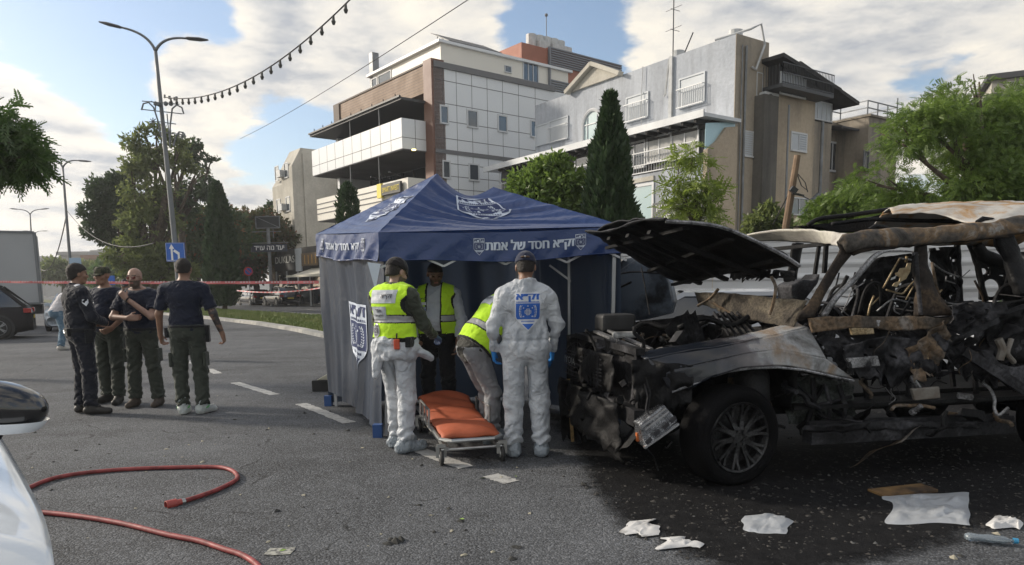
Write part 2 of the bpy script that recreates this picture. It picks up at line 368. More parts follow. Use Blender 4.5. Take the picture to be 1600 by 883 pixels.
# far pavement by the shops
m = MB(); o1 = G(499, 496)+T*9.5; m.obox(o1-S*60, S*330, T*10, (0, 0, .14)); tag(m.build('far_pavement', mat('paving', (.22, .21, .19), .85, var=.25, scale=2)), kind='structure')
# hills far off
hm = MB(); pts = []
for i in range(61):
    px = -200+i*34; y = 900; b = G(px, 520); d = ray(px, 446-.0131*(px-800)); p = CAM+d*(800/d[1]); h = 14+8*math.sin(i*.31)+5*math.sin(i*.83+1); pts.append((p[0], p[1], h))
for i in range(60):
    a, b = pts[i], pts[i+1]; hm.quad((a[0], a[1], -1), (b[0], b[1], -1), b, a); hm.quad(a, b, (b[0]*1.2, b[1]*1.2, -1), (a[0]*1.2, a[1]*1.2, -1))
tag(hm.build('hills', mat('far hills', (.10, .13, .10), .95, var=.4, scale=.02)), kind='structure')

# ------------------------------------------------------------------ building materials
M_panel = mat('white cladding', (.70, .72, .74), .45, var=.06, scale=.3)
M_panelw = mat('cream cladding', (.74, .71, .64), .5, var=.08, scale=.3)
M_seam = mat('dark seam', (.15, .15, .155), .7)
M_brown = mat('brown cladding', (.16, .075, .05), .55, var=.12, scale=.6)
M_tile = mat('tan tile band', (.27, .18, .12), .7, var=.2, scale=1.2)
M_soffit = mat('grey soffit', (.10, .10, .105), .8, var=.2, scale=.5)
M_dark = mat('dark metal', (.035, .037, .04), .5)
M_glass = glassmat('window glass', (.035, .045, .055))
M_glassb = glassmat('pale window glass', (.30, .42, .44), .15)
M_frame = mat('white window frame', (.55, .56, .57), .4)
M_curtain = mat('curtain', (.45, .45, .44), .8, var=.2, scale=5)
M_shut = mat('closed shutter', (.50, .53, .56), .6, var=.06, scale=1)
M_orange = mat('orange render', (.36, .14, .09), .7, var=.15, scale=1)
M_louvre = mat('grey louvre', (.17, .18, .20), .5)
def stained(name, base, dark, streak=.5, base2=None, sx=1.2):
    m = bpy.data.materials.new(name); m.use_nodes = True; nt = m.node_tree; L = nt.links.new; b = nt.nodes['Principled BSDF']
    tc = nt.nodes.new('ShaderNodeTexCoord')
    def nz(sc, d, vec=None, r=.6):
        mp = nt.nodes.new('ShaderNodeMapping'); mp.inputs['Scale'].default_value = sc; L(tc.outputs['Object'], mp.inputs[0])
        n = nt.nodes.new('ShaderNodeTexNoise'); n.inputs['Scale'].default_value = 1; n.inputs['Detail'].default_value = d; n.inputs['Roughness'].default_value = r; L(mp.outputs[0], n.inputs['Vector']); return n.outputs[0]
    st = nz((sx, sx, .13), 5); pa = nz((.35, .35, .3), 6); fi = nz((7, 7, 7), 5)
    r1 = nt.nodes.new('ShaderNodeValToRGB'); r1.color_ramp.elements[0].position = .47; r1.color_ramp.elements[1].position = .68; L(st, r1.inputs[0])
    mx = nt.nodes.new('ShaderNodeMixRGB'); mx.inputs[1].default_value = (*base, 1); mx.inputs[2].default_value = (*(base2 or [c*.75 for c in base]), 1)
    r2 = nt.nodes.new('ShaderNodeValToRGB'); r2.color_ramp.elements[0].position = .42; r2.color_ramp.elements[1].position = .62; L(pa, r2.inputs[0]); L(r2.outputs[0], mx.inputs[0])
    m2 = nt.nodes.new('ShaderNodeMixRGB'); L(mx.outputs[0], m2.inputs[1]); m2.inputs[2].default_value = (*dark, 1); L(mth(nt, 'MULTIPLY', r1.outputs[0], streak), m2.inputs[0])
    m3 = nt.nodes.new('ShaderNodeMixRGB'); m3.blend_type = 'MULTIPLY'; m3.inputs[0].default_value = .35; L(m2.outputs[0], m3.inputs[1]); L(fi, m3.inputs[2]); L(m3.outputs[0], b.inputs['Base Color'])
    b.inputs['Roughness'].default_value = .9
    bp = nt.nodes.new('ShaderNodeBump'); bp.inputs['Strength'].default_value = .5; bp.inputs['Distance'].default_value = .03; L(fi, bp.inputs['Height']); L(bp.outputs[0], b.inputs['Normal'])
    return m
M_greyw = stained('grey blue render', (.52, .55, .60), (.20, .21, .23), .65, (.42, .45, .50))
M_tan = stained('tan render', (.56, .46, .34), (.18, .16, .13), .55, (.46, .38, .29), .7)
M_tan2 = stained('stained tan render', (.42, .36, .28), (.13, .12, .105), .8, (.32, .28, .23), 1.3)
M_beige = stained('beige render', (.60, .57, .50), (.30, .27, .22), .4)
M_wood = mat('weathered wood', (.20, .13, .08), .8, var=.4, scale=3)
M_blackwood = mat('blackened boards', (.035, .033, .032), .8, var=.3, scale=3)
M_galv = mat('galvanised steel', (.22, .23, .24), .5, .5, var=.3, scale=2)
M_tank = mat('white tank', (.55, .56, .56), .5, var=.25, scale=3)

def rect(pl, x0, y0, x1, y1, off=0.):
    """pixel box on a facade -> u0,u1,v0,v1"""
    a = pl.hit(x0, (y0+y1)/2, off); b = pl.hit(x1, (y0+y1)/2, off); t = pl.hit((x0+x1)/2, y0, off); d = pl.hit((x0+x1)/2, y1, off)
    return min(a[0], b[0]), max(a[0], b[0]), d[1], t[1]
def window(pl, r, parent, glass=None, fw=.06, mull=1, hb=0, depth=.12, off=0., frame=None, bars=False, shutter=None):
    u0, u1, v0, v1 = r; m = MB(); P = lambda u, v, w: pl.P(u, v, w+off)
    def bx(a, b, c, d, w0, w1): m.obox(P(a, c, w0), P(b, c, w0)-P(a, c, w0), P(a, d, w0)-P(a, c, w0), P(a, c, w1)-P(a, c, w0))
    bx(u0-fw, u0, v0-fw, v1+fw, -.0, .05); bx(u1, u1+fw, v0-fw, v1+fw, -.0, .05); bx(u0, u1, v1, v1+fw, -.0, .05); bx(u0-.04, u1+.04, v0-fw, v0, .0, .09)
    for i in range(1, mull+1):
        if mull < 1: break
        uu = u0+(u1-u0)*i/(mull+1); bx(uu-fw*.35, uu+fw*.35, v0, v1, .012, .04)
    for i in range(hb): vv = v0+(v1-v0)*(i+1)/(hb+1); bx(u0, u1, vv-fw*.3, vv+fw*.3, .012, .04)
    w = m.build('window', frame or M_frame, parent)
    g2 = MB(); g2.obox(P(u0, v0, .004), P(u1, v0, 0)-P(u0, v0, 0), P(u0, v1, 0)-P(u0, v0, 0), pl.n*.006); g2.build('pane', glass or M_glass, w)
    if shutter:
        s2 = MB(); f0, f1 = shutter; k = max(2, int((v1-v0)/.09)); a = u0+(u1-u0)*f0; b = u0+(u1-u0)*f1
        for i in range(k):
            vv = v0+(v1-v0)*i/k; s2.obox(P(a, vv, .02), P(b, vv, 0)-P(a, vv, 0), P(a, vv+(v1-v0)/k*.8, .0)-P(a, vv, 0), pl.n*.03)
        s2.build('shutter', M_shut, w)
    if bars:
        b2 = MB(); k = int((u1-u0)/.12)+1
        for i in range(k+1): uu = u0-.05+(u1-u0+.1)*i/k; b2.bar(P(uu, v0-.05, .2), P(uu, v0+.75, .2), .025)
        b2.bar(P(u0-.08, v0-.05, .2), P(u1+.08, v0-.05, .2), .04); b2.bar(P(u0-.08, v0+.75, .2), P(u1+.08, v0+.75, .2), .04)
        b2.bar(P(u0-.08, v0+.75, .0), P(u0-.08, v0+.75, .2), .03); b2.bar(P(u1+.08, v0+.75, .0), P(u1+.08, v0+.75, .2), .03)
        b2.build('grille', M_frame, w)
    return w
# ------------------------------------------------------------------ white office building
cW = D(682, 300, 44.); cW[2] = 0
W1 = Plane(cW, S); W2 = Plane(cW, T)
zt = W2.hit(682, 96)[1]
L1 = W1.hit(524, 200)[0]; L2 = 16.
office = thing('office_building', 'white panel clad office building with long balconies and a brown corner pilaster', 'building', cW)
z_band = W1.hit(600, 183)[1]
mb = MB()
ins = 2.6
zb3 = W1.hit(665, 228)[1]
lower = W1.hit(665, 275)[1]
# body: right wing wall panel block (full height) and recessed street side
mb.obox(cW+T*ins, S*L1, T*(L2-ins), (0, 0, zt-.3))
mb.obox(cW+S*.0+T*.0, S*.35, T*ins, (0, 0, zt-.3))
mb.obox(cW+S*(L1-.35), S*.35, T*ins, (0, 0, zt-.3))
mb.build('wall', M_panel, office)
sm = MB()
def seam(a, b, c, d, w=.045):
    p = W2.P(a, b, .0); q = W2.P(c, d, .0)
    sm.bar(p+W2.n*.004, q+W2.n*.004, .02 if abs(a-c) < .01 else .02, w, up=W2.n)
for (xa, ya, yb) in ((680, 98, 235), (680, 0, 0))[:1]: pass
us = [W2.hit(x, 140)[0] for x in (692, 713, 737, 761, 785, 810, 836)]
vs = [W2.hit(760, y)[1] for y in (139, 173, 199, 225, 243, 262, 281, 300, 320)]
for u in us: sm.obox(W2.P(u-.015, 1, .0), W2.a*.03, (0, 0, zt-1.3), W2.n*.006)
for v in vs: sm.obox(W2.P(.1, v-.02, .0), W2.a*9.5, (0, 0, .04), W2.n*.007)
v = W2.hit(760, 245)[1]; sm.obox(W2.P(.0, v-.12, .0), W2.a*9.5, (0, 0, .24), W2.n*.05)
sm.obox(W2.P(.0, zt-.33, .0), W2.a*9.5, (0, 0, .34), W2.n*.12)
sm.build('cladding_seams', M_seam, office)
for (x0, y0, x1, y1) in ((689, 167, 699, 192), (731, 174, 745, 198), (779, 182, 791, 205), (830, 190, 836, 213), (693, 253, 702, 277), (734, 258, 747, 281), (782, 262, 793, 285)):
    window(W2, rect(W2, x0, y0, x1, y1), office, fw=.09, mull=0)
pm = MB(); pm.obox(cW-T*.15-S*.0, S*.9, T*.9, (0, 0, zt+.15)); pm.build('pilaster', M_brown, office)
u1 = L1
vb0 = W1.hit(600, 183)[1]
fm = MB(); fm.obox(cW+S*.9-T*.0, S*(L1-.9), T*.4, (0, 0, 0))
fm = MB(); zf0 = W1.hit(600, 171)[1]
fm.obox(cW+S*.9+(0, 0, zf0), S*(L1-.9), T*3, (0, 0, zt-zf0)); fm.build('fascia', M_tile, office)
em = MB()
for i in range(8): em.obox(cW+S*.9-T*.004+(0, 0, zf0+.2+i*(zt-zf0-.2)/8), S*(L1-.92), T*.004, (0, 0, .015))
em.obox(cW+S*.5-T*.06+(0, 0, zt), S*(L1-.4), T*.4, (0, 0, .1)); em.obox(cW+S*(L1-.9)-T*.1+(0, 0, zf0-.3), S*.9, T*.1, (0, 0, zt-zf0+.3))
em.build('fascia_trim', mat('trim', (.10, .075, .06), .7), office)
# canopy
OFF = 1.8
Wc = Plane(cW-T*OFF, S)
a = Wc.hit(626, 147, 0); b = Wc.hit(484, 214, 0); z1 = W1.hit(600, 171)[1]
cm = MB(); zz = (a[1]+b[1])/2
cm.obox(Wc.P(a[0], zz-.15, 0), S*(b[0]-a[0]), T*(OFF+ins), (0, 0, .15)); cm.obox(Wc.P(a[0], zz-.02, -.0), S*(b[0]-a[0]), -T*.12, (0, 0, .1))
for i in range(9): cm.bar(Wc.P(a[0]+(b[0]-a[0])*(i+.5)/9, zz+.08, -.05), Wc.P(a[0]+(b[0]-a[0])*(i+.5)/9, zz+.3, -.05), .05)
cm.build('canopy', M_dark, office)
def balcony(ytl, ybl, x0, ytr, ybr, x1, mt, lines, name):
    a = Wc.hit(x0, ytl); b = Wc.hit(x1, ytr); c = Wc.hit(x0, ybl); d = Wc.hit(x1, ybr); zt_, zb_ = (a[1]+b[1])/2, (c[1]+d[1])/2; ua, ub = min(a[0], b[0]), max(a[0], b[0])
    q = MB(); q.obox(Wc.P(ua, zb_, 0), S*(ub-ua), T*.2, (0, 0, zt_-zb_)); q.obox(Wc.P(ua, zb_, 0)+T*.2, S*.2, T*(OFF-.2), (0, 0, zt_-zb_)); q.obox(Wc.P(ub-.2, zb_, 0)+T*.2, S*.2, T*(OFF-.2), (0, 0, zt_-zb_))
    bo = q.build(name, mt, office)
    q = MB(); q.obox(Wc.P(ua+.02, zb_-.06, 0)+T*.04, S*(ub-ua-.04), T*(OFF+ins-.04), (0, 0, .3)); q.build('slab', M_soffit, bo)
    q = MB()
    n = 9
    if lines == 0:
        for i in range(1, n+1): q.obox(Wc.P(ua+(ub-ua)*i/(n+1), zb_, .0), S*.035, -T*.005, (0, 0, zt_-zb_))
        q.obox(Wc.P(ua, zb_+(zt_-zb_)*.36, 0), S*(ub-ua), -T*.006, (0, 0, .035))
        q.obox(Wc.P(ua, zb_+(zt_-zb_)*.36, 0), T*OFF, -S*.006, (0, 0, .035)); q.obox(Wc.P(ua, zb_, 0)+T*.9, T*.035, -S*.005, (0, 0, zt_-zb_))
    else:
        for f in (.3, .52, .74): q.obox(Wc.P(ua+.6, zb_+(zt_-zb_)*f, 0), S*(ub-ua-.6), -T*.03, (0, 0, .06))
    q.build('parapet_seams', M_seam, bo)
    return zt_, zb_, ua, ub
t3, b3, ua, ub = balcony(238, 279, 487, 182, 228, 627, M_panel, 0, 'balcony')
t2_, b2, ua2, ub2 = balcony(316, 352, 495, 272, 312, 637, M_panelw, 1, 'balcony')
# glazing behind the balconies
Wg = Plane(cW+T*(ins-.02), S)
for z0, z1 in ((b3+.2, zf0-.1), (b2+.2, b3-.1), (.3, b2-.2)):
    q = MB(); q.obox(Wg.P(.35, z0, 0), S*(L1-.7), -T*.05, (0, 0, z1-z0)); w = q.build('glazing', M_glass, office)
    q = MB()
    for i in range(9): q.obox(Wg.P(.4+(L1-.8)*i/8-.05, z0, .05), S*.1, -T*.06, (0, 0, z1-z0))
    q.build('mullions', M_dark, w)
q = MB()
for x, y0, y1 in ((545, 205, 222), (590, 180, 196), (546, 280, 300), (590, 262, 284)):
    u = Wc.hit(x, y0)[0]; zA = b3-.05 if y0 > 240 else zz-.15; zB = t2_ if y0 > 240 else t3; q.cyl(Wc.P(u, zB-.9, -.1), Wc.P(u, zA, -.1), .035, 6)
q.build('posts', M_galv, office)
q = MB(); lp = D(647, 247, 43.2); lp[2] = b3-.12; q.lathe(lp, (0, 0, -1), [(0, 0), (.12, 0), (.12, .06), (0, .06)], 12); lm = bpy.data.materials.new('lit lamp'); lm.use_nodes = True; lm.node_tree.nodes['Principled BSDF'].inputs['Emission Color'].default_value = (1, .8, .25, 1); lm.node_tree.nodes['Principled BSDF'].inputs['Emission Strength'].default_value = 3; q.build('ceiling_lamp', lm, office)
# penthouse
pz = zt; pu = W1.hit(577, 130)[0]
Wp = Plane(cW+T*1.2-S*0, S); p0 = Wp.hit(688, 61); p1 = Wp.hit(579, 124); zp = p0[1]
q = MB(); q.obox(Wp.P(p0[0], pz-.3, 0), S*(p1[0]-p0[0]), T*10.5, (0, 0, zp-pz+.1)); ph = q.build('penthouse', M_panelw, office)
q = MB(); q.obox(Wp.P(p0[0]-.2, zp-.22, .25), S*(p1[0]-p0[0]+.4), T*11, (0, 0, .16)); q.build('roof_edge', M_panel, ph)
for (x0, y0, x1, y1) in ((582, 128, 589, 141), (592, 120, 611, 137)): window(Wp, rect(Wp, x0, y0-5, x1, y1-6), ph, mull=0)
Wq = Plane(Wp.P(p0[0], 0, 0), T); window(Wq, rect(Wq, 789, 104, 798, 113), ph, mull=0, fw=.05)
q = MB(); u = Wp.hit(580, 100)[0]; q.obox(Wp.P(u-.2, zp-.8, 0), S*.5, T*.5, (0, 0, 2.2)); q.build('chimney', M_galv, office)
q = MB(); a = Wq.hit(712, 64); b = Wq.hit(783, 64); zr = zp
for i in range(5):
    u = a[0]+(b[0]-a[0])*i/4; q.bar(Wq.P(u, zr-.1, -.5), Wq.P(u, zr+1.0, -2.0), .05); q.bar(Wq.P(u, zr-.1, -2), Wq.P(u, zr+1.0, -2), .05)
q.obox(Wq.P(a[0]-.3, zr+.12, -.3), T*(b[0]-a[0]+.6), np.array([0, 0, .95])-Wq.n*2.0, (0, 0, .05)); q.build('solar_panels', M_dark, office)
# orange and louvred block behind
Wo = Plane(cW+T*9.3-S*0+S*.6, T)
o0 = cW+T*8.2+S*1.0
lou = thing('louvred_block', 'grey louvred roof block with orange render and white tanks behind the white building', 'building', o0)
zo = Plane(o0, T).hit(856, 74)[1]; PO = Plane(o0, T)
q = MB(); ul = PO.hit(815, 90)[0]; ur = PO.hit(856, 90)[0]; ue = PO.hit(970, 105)[0]
q.obox(PO.P(ur, 0, 0), T*(ue-ur), S*5, (0, 0, zo)); q.build('wall', M_orange, lou)
q = MB(); q.obox(PO.P(ul, zo-1.6, 0), T*(ur-ul-.02), S*4, (0, 0, 1.5)); q.build('orange_box', M_orange, lou)
q = MB(); k = 34
for i in range(k):
    if 19 < i < 26: continue
    v = zo-5+i*5.1/k; q.obox(PO.P(ur, v, .03), T*(ue-ur+.0), PO.n*.1, (0, 0, .09))
q.obox(PO.P(ur, zo-5, .0), T*.1, PO.n*.2, (0, 0, 5)); q.build('louvres', M_louvre, lou)
window(PO, rect(PO, 818, 97, 840, 127), lou, mull=2, fw=.08)
q = MB()
for x, w in ((845, .35), (856, .4), (866, .45), (877, .5), (888, .45)):
    u = PO.hit(x, 70)[0]; q.cyl(PO.P(u, zo, -1), PO.P(u, zo+.95, -1), w, 12)
for x in (850, 870, 885): u = PO.hit(x, 70)[0]; q.obox(PO.P(u, zo, -.4), T*.9, -PO.n*.6, (0, 0, .55))
q.build('roof_tanks', M_tank, lou)
q = MB(); u = PO.hit(869, 60)[0]; q.cyl(PO.P(u, zo, -1), PO.P(u, zo+2.6, -1), .03, 5); q.ball(PO.P(u, zo+2.5, -1), .12, 8); q.build('antenna', M_galv, lou)
# yellow sign
sg = thing('shop_sign', 'small yellow and black sign lettered SMART INVEST on the white balcony front', 'sign', Wc.P(3, t2_-.8, .1))
Ws = Plane(Wc.P(0, 0, .25), S); a = Ws.hit(625, 290); b = Ws.hit(596, 299)
q = MB(); ua_, ub_ = min(a[0], b[0]), max(a[0], b[0]); zc_ = (a[1]+b[1])/2
q.obox(Ws.P(ua_, zc_-.3, 0), S*(ub_-ua_), T*.15, (0, 0, .62)); q.build('board', M_dark, sg)
q = MB(); put_text(q, 'SMART INVEST', lambda x, y: Ws.P((ua_+ub_)/2-x, zc_+y, .012), w=(ub_-ua_)*.9, h=.3); q.build('lettering', mat('yellow letters', (.75, .60, .05), .5), sg)
q = MB(); q.obox(Ws.P(ub_+.05, zc_-.42, 0), S*.55, T*.15, (0, 0, .85)); q.build('yellow_panel', mat('yellow panel', (.75, .62, .08), .5), sg)
q = MB()
for f in (0.1, .5, .9): u = ua_+(ub_-ua_+.6)*f; q.bar(Ws.P(u, zc_+.62, -.2), Ws.P(u, zc_+.85, .5), .03); q.ball(Ws.P(u, zc_+.8, .5), .07, 6)
q.build('spotlight_arms', M_dark, sg)

# ------------------------------------------------------------------ grey and tan apartment block
S2 = unit((-.567, .824, 0)); T2 = np.array([S2[1], -S2[0], 0])
cG = D(1146, 200, 32.); cG[2] = 0
G1 = Plane(cG, S2); G2 = Plane(cG, T2)
ztg = G1.hit(1145, 55)[1]; LG = G1.hit(836, 200)[0]
apt = thing('apartment_block', 'weathered grey blue and tan apartment block with enclosed balconies', 'building', cG)
u22 = G2.hit(1200, 100)[0]; u27 = G2.hit(1283, 230)[0]
q = MB(); q.m = 0
zl = G1.hit(840, 160)[1]
# front facade prism with stepped parapet, thin front skin then the body
q.obox(cG+T2*.02, S2*LG, T2*(u22-.02), (0, 0, ztg)); q.build('front_wall', M_greyw, apt)
q = MB(); q.obox(cG-S2*.03, S2*.03, T2*u22, (0, 0, ztg+.02)); q.build('side_wall', M_tan2, apt)
# arch/pediment
pu0, pu1 = G1.hit(895, 150)[0], G1.hit(968, 105)[0]; q = MB(); zpp = G1.hit(925, 103)[1]
um = (pu0+pu1)/2; q.prism([G1.P(pu0, ztg, .12), G1.P(pu1, ztg, .12), G1.P(um, ztg+.85, .12)], -G1.n, .8); q.build('pediment', M_beige, apt)
q = MB(); q.bar(G1.P(pu0+.3, ztg-.0, .2), G1.P(um, ztg+1.0, .2), .2, .35, up=G1.n); q.bar(G1.P(um, ztg+1.0, .2), G1.P(pu1-.3, ztg-.0, .2), .2, .35, up=G1.n); q.build('pediment_moulding', M_beige, apt)
for (x0, y0, x1, y1, b) in ((1063, 120, 1100, 163, 1), (980, 150, 1012, 186, 1), (860, 187, 887, 219, 1), (838, 196, 858, 225, 0)):
    w = window(G1, rect(G1, x0, y0, x1, y1), apt, glass=M_shut, mull=0, bars=bool(b), fw=.07, frame=M_shut)
# arched window
r = rect(G1, 912, 172, 941, 225); q = MB(); uc = (r[0]+r[1])/2; rad = (r[1]-r[0])/2
arc = [(uc+rad*math.cos(t), r[3]-rad+rad*math.sin(t)) for t in np.linspace(0, math.pi, 17)]
q.prism([G1.P(r[1], r[2], .01)]+[G1.P(a, b, .01) for a, b in arc]+[G1.P(r[0], r[2], .01)], G1.n, .01)
w = q.build('window', M_glassb, apt)
q = MB(); q.tube([G1.P(r[1], r[2], .05)]+[G1.P(a, b, .05) for a, b in arc]+[G1.P(r[0], r[2], .05)], .1, 6)
for f in (-.33, .33): q.bar(G1.P(uc+f*rad*1.6, r[2], .04), G1.P(uc+f*rad*1.6, r[3]-.3, .04), .05)
q.bar(G1.P(r[0], r[2]+.6*(r[3]-r[2]), .04), G1.P(r[1], r[2]+.6*(r[3]-r[2]), .04), .05); q.build('frame', M_frame, w)
# projecting lower storeys
PJ = 1.9
zc = Plane(cG-T2*PJ, S2).hit(1092, 183)[1]; zc2 = Plane(cG-T2*PJ, S2).hit(830, 252)[1]
GP = Plane(cG-T2*PJ, S2)
zlow = GP.hit(1060, 262)[1]
q = MB(); q.obox(GP.P(.0, 0, 0), S2*(LG+2), T2*PJ, (0, 0, zlow-.0)); q.build('lower_front', M_greyw, apt)
q = MB()   # tan end wall with its sloping shoulder
GE = Plane(GP.P(-.01, 0, 0), T2); a0 = GE.hit(1103, 300)[0]
pts = [(0, 0), (PJ, 0), (PJ, GE.hit(1140, 198)[1]), (PJ*.62, GE.hit(1128, 200)[1]), (PJ*.3, GE.hit(1112, 222)[1]), (0, GE.hit(1104, 235)[1])]
q.prism([GE.P(u, v, .0) for u, v in pts], GE.n, .22); q.build('end_wall', M_tan, apt)
q = MB(); q.prism([GE.P(u, v, .05) for u, v in ((.02, pts[5][1]), (.3*PJ, pts[4][1]), (.62*PJ, pts[3][1]), (PJ, pts[2][1]), (PJ, zc-.05), (.02, zc-.3))], GE.n, .02); q.build('glass_end_panel', mat('pale glass panel', (.42, .60, .66), .2), apt)
# canopy above
q = MB()
q.obox(GP.P(-.4, zc-.12, .45), S2*(LG+2.4), T2*(PJ+.45), (0, 0, .14)); q.obox(GP.P(-.4, zc-.16, .5), S2*(LG+2.4), T2*.08, (0, 0, .3)); cn = q.build('canopy', mat('white canopy', (.60, .62, .64), .5, var=.15, scale=1), apt)
q = MB()
for i in range(22): q.bar(GP.P(.1+i*.7, zc-.22, .42), GP.P(.1+i*.7, zc-.22, -1.6), .1, .16)
q.obox(GP.P(.0, zc-.45, -.2), S2*LG, T2*.3, (0, 0, .3)); q.build('rafters', M_blackwood, cn)
q = MB(); q.obox(GP.P(0, zlow, -.5), S2*.45, T2*.5, (0, 0, zc-zlow-.1)); q.build('post', M_blackwood, apt); q = MB(); q.obox(GP.P(GP.hit(1012, 240)[0], zlow, -.3), S2*.35, T2*.3, (0, 0, zc-zlow-.1)); q.build('post', M_blackwood, apt)
GI = Plane(GP.P(0, 0, -.25), S2)
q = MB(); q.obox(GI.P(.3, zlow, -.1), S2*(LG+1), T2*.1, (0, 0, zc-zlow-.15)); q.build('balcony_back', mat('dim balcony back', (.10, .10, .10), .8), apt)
for (x0, y0, x1, y1, mu, gl) in ((1051, 204, 1090, 245, 1, M_curtain), (1013, 214, 1048, 250, 1, M_curtain), (976, 225, 1007, 262, 1, M_glass), (900, 240, 930, 285, 0, M_glass)):
    window(GI, rect(GI, x0, y0, x1, y1), apt, glass=gl, mull=mu, fw=.09)
q = MB()
for hh in (.0, .35, .9): q.bar(GP.P(.2, zlow+hh+.06, .05), GP.P(LG+1, zlow+hh+.06, .05), .045)
for i in range(int((LG+1)/.16)): q.bar(GP.P(.2+i*.16, zlow+.05, .05), GP.P(.2+i*.16, zlow+.95, .05), .02)
q.build('railing', M_frame, apt)
q = MB()
q.obox(GP.P(GP.hit(1022, 300)[0], zlow-.35, .0), S2*(-.0+GP.hit(975, 260)[0]-GP.hit(1022, 300)[0]+6), -T2*.06, (0, 0, .2)); q.build('ledge', M_beige, apt)
r = rect(GP, 984, 292, 1019, 360); r = (r[0], r[1], .6, r[3]); window(GP, r, apt, glass=M_glassb, mull=0, fw=.12)
window(GP, (r[1]+1.0, r[1]+3.5, .6, r[3]), apt, glass=M_glassb, mull=1, fw=.12)
# side (tan) facade features
def sidewin(x0, y0, x1, y1, **k): return window(G2, rect(G2, x0, y0, x1, y1), apt, off=k.pop('off', 0), **k)
sidewin(1182, 115, 1190, 150, glass=M_shut, mull=0, fw=.04)
sidewin(1163, 208, 1188, 245, glass=M_shut, mull=1, shutter=(0, .45))
sidewin(1175, 308, 1188, 326, glass=M_shut, mull=1, bars=False, fw=.07); sidewin(1126, 306, 1138, 340, glass=M_glass, mull=0)
q = MB()
for x, w in ((1160, .05), (1154, .025)): u = G2.hit(x, 200)[0]; q.cyl(G2.P(u, 0, .1), G2.P(u, ztg-.4 if x != 1175 else 7.5, .1), w, 8)
q.build('drain_pipe', M_galv, apt)
q = MB(); a = G2.hit(1181, 158); 
q.obox(G2.P(a[0], a[1]-.3, .15), T2*.95, G2.n*.35, (0, 0, .62)); ac = q.build('air_conditioner', M_tank, apt, bevel=.02)
q = MB(); q.lathe(G2.P(a[0]+.35, a[1], .503), G2.n, [(.24, 0), (.24, .01), (.20, .01), (.20, .0), (.07, .0), (.07, .012), (0, .012)], 20); q.bar(G2.P(a[0], a[1]-.33, 0), G2.P(a[0], a[1]-.33, .5), .05); q.bar(G2.P(a[0]+.9, a[1]-.33, 0), G2.P(a[0]+.9, a[1]-.33, .5), .05); q.build('fan_grille', M_dark, ac)
# tan wing further right
zw = G2.hit(1200, 148, 0)[1]
uW = u22; uE = G2.hit(1262, 200)[0]; uF = G2.hit(1283, 300)[0]
q = MB(); q.obox(G2.P(uW, 0, .35), T2*(uE-uW), -G2.n*7, (0, 0, zw+.2)); q.build('wing_wall', M_tan, apt)
q = MB(); q.obox(G2.P(uW-.9, 0, .55), T2*1.0, -G2.n*.6, (0, 0, zw-.2)); q.build('wing_pier', stained('blackened render', (.16, .15, .13), (.06, .057, .05), .8, (.11, .10, .09)), apt)
q = MB(); a = G2.hit(1200, 95); b = G2.hit(1262, 118)
zr1 = G2.hit(1200, 92, .9)[1]
q.obox(G2.P(uW, zw+.2, .55), T2*(uE-uW), -G2.n*4, (0, 0, zr1-zw-.1)); lo = q.build('roof_room', M_blackwood, apt)
q = MB(); pr = G2.P(uW-.5, zr1+.15, 1.15); q.add([pr, pr+T2*(uE-uW+1.3)-np.array([0, 0, .85]), pr+T2*(uE-uW+1.3)-np.array([0, 0, .85])-G2.n*6, pr-G2.n*6, pr+(0, 0, .16), pr+T2*(uE-uW+1.3)-np.array([0, 0, .69]), pr+T2*(uE-uW+1.3)-np.array([0, 0, .69])-G2.n*6, pr-G2.n*6+(0, 0, .16)], [(3, 2, 1, 0), (4, 5, 6, 7), (0, 1, 5, 4), (1, 2, 6, 5), (2, 3, 7, 6), (3, 0, 4, 7)]); q.build('lean_to_roof', M_blackwood, apt)
window(G2, rect(G2, 1219, 118, 1257, 150, .58), apt, glass=M_shut, mull=3, fw=.05, off=.58)
q = MB(); r0, r1 = uW-.6, uE+.1; zrl = zw+.15
q.obox(G2.P(r0, zrl-.15, 1.2), T2*(r1-r0), -G2.n*1.0, (0, 0, .15))
for i in range(34): u = r0+(r1-r0)*i/33; q.bar(G2.P(u, zrl, 1.18), G2.P(u, zrl+.85, 1.18), .02)
for h in (.05, .45, .85): q.bar(G2.P(r0, zrl+h, 1.18), G2.P(r1, zrl+h, 1.18), .035)
for i in range(7): q.bar(G2.P(r0, zrl, 1.18-i*.16), G2.P(r0, zrl+.85, 1.18-i*.16), .02)
q.build('balcony_railing', M_dark, apt)
sidewin(1226, 212, 1248, 237, glass=M_shut, mull=1, shutter=(.5, 1), off=.35, fw=.08)
sidewin(1225, 312, 1250, 336, glass=M_glass, mull=1, off=.35); sidewin(1262, 320, 1268, 338, glass=M_glass, mull=0, off=.35)
q = MB()
for x in (1210,): u = G2.hit(x, 250)[0]; q.cyl(G2.P(u, 0, .66), G2.P(u, zw-.5, .66), .05, 8)
q.build('drain_pipe', M_galv, apt)
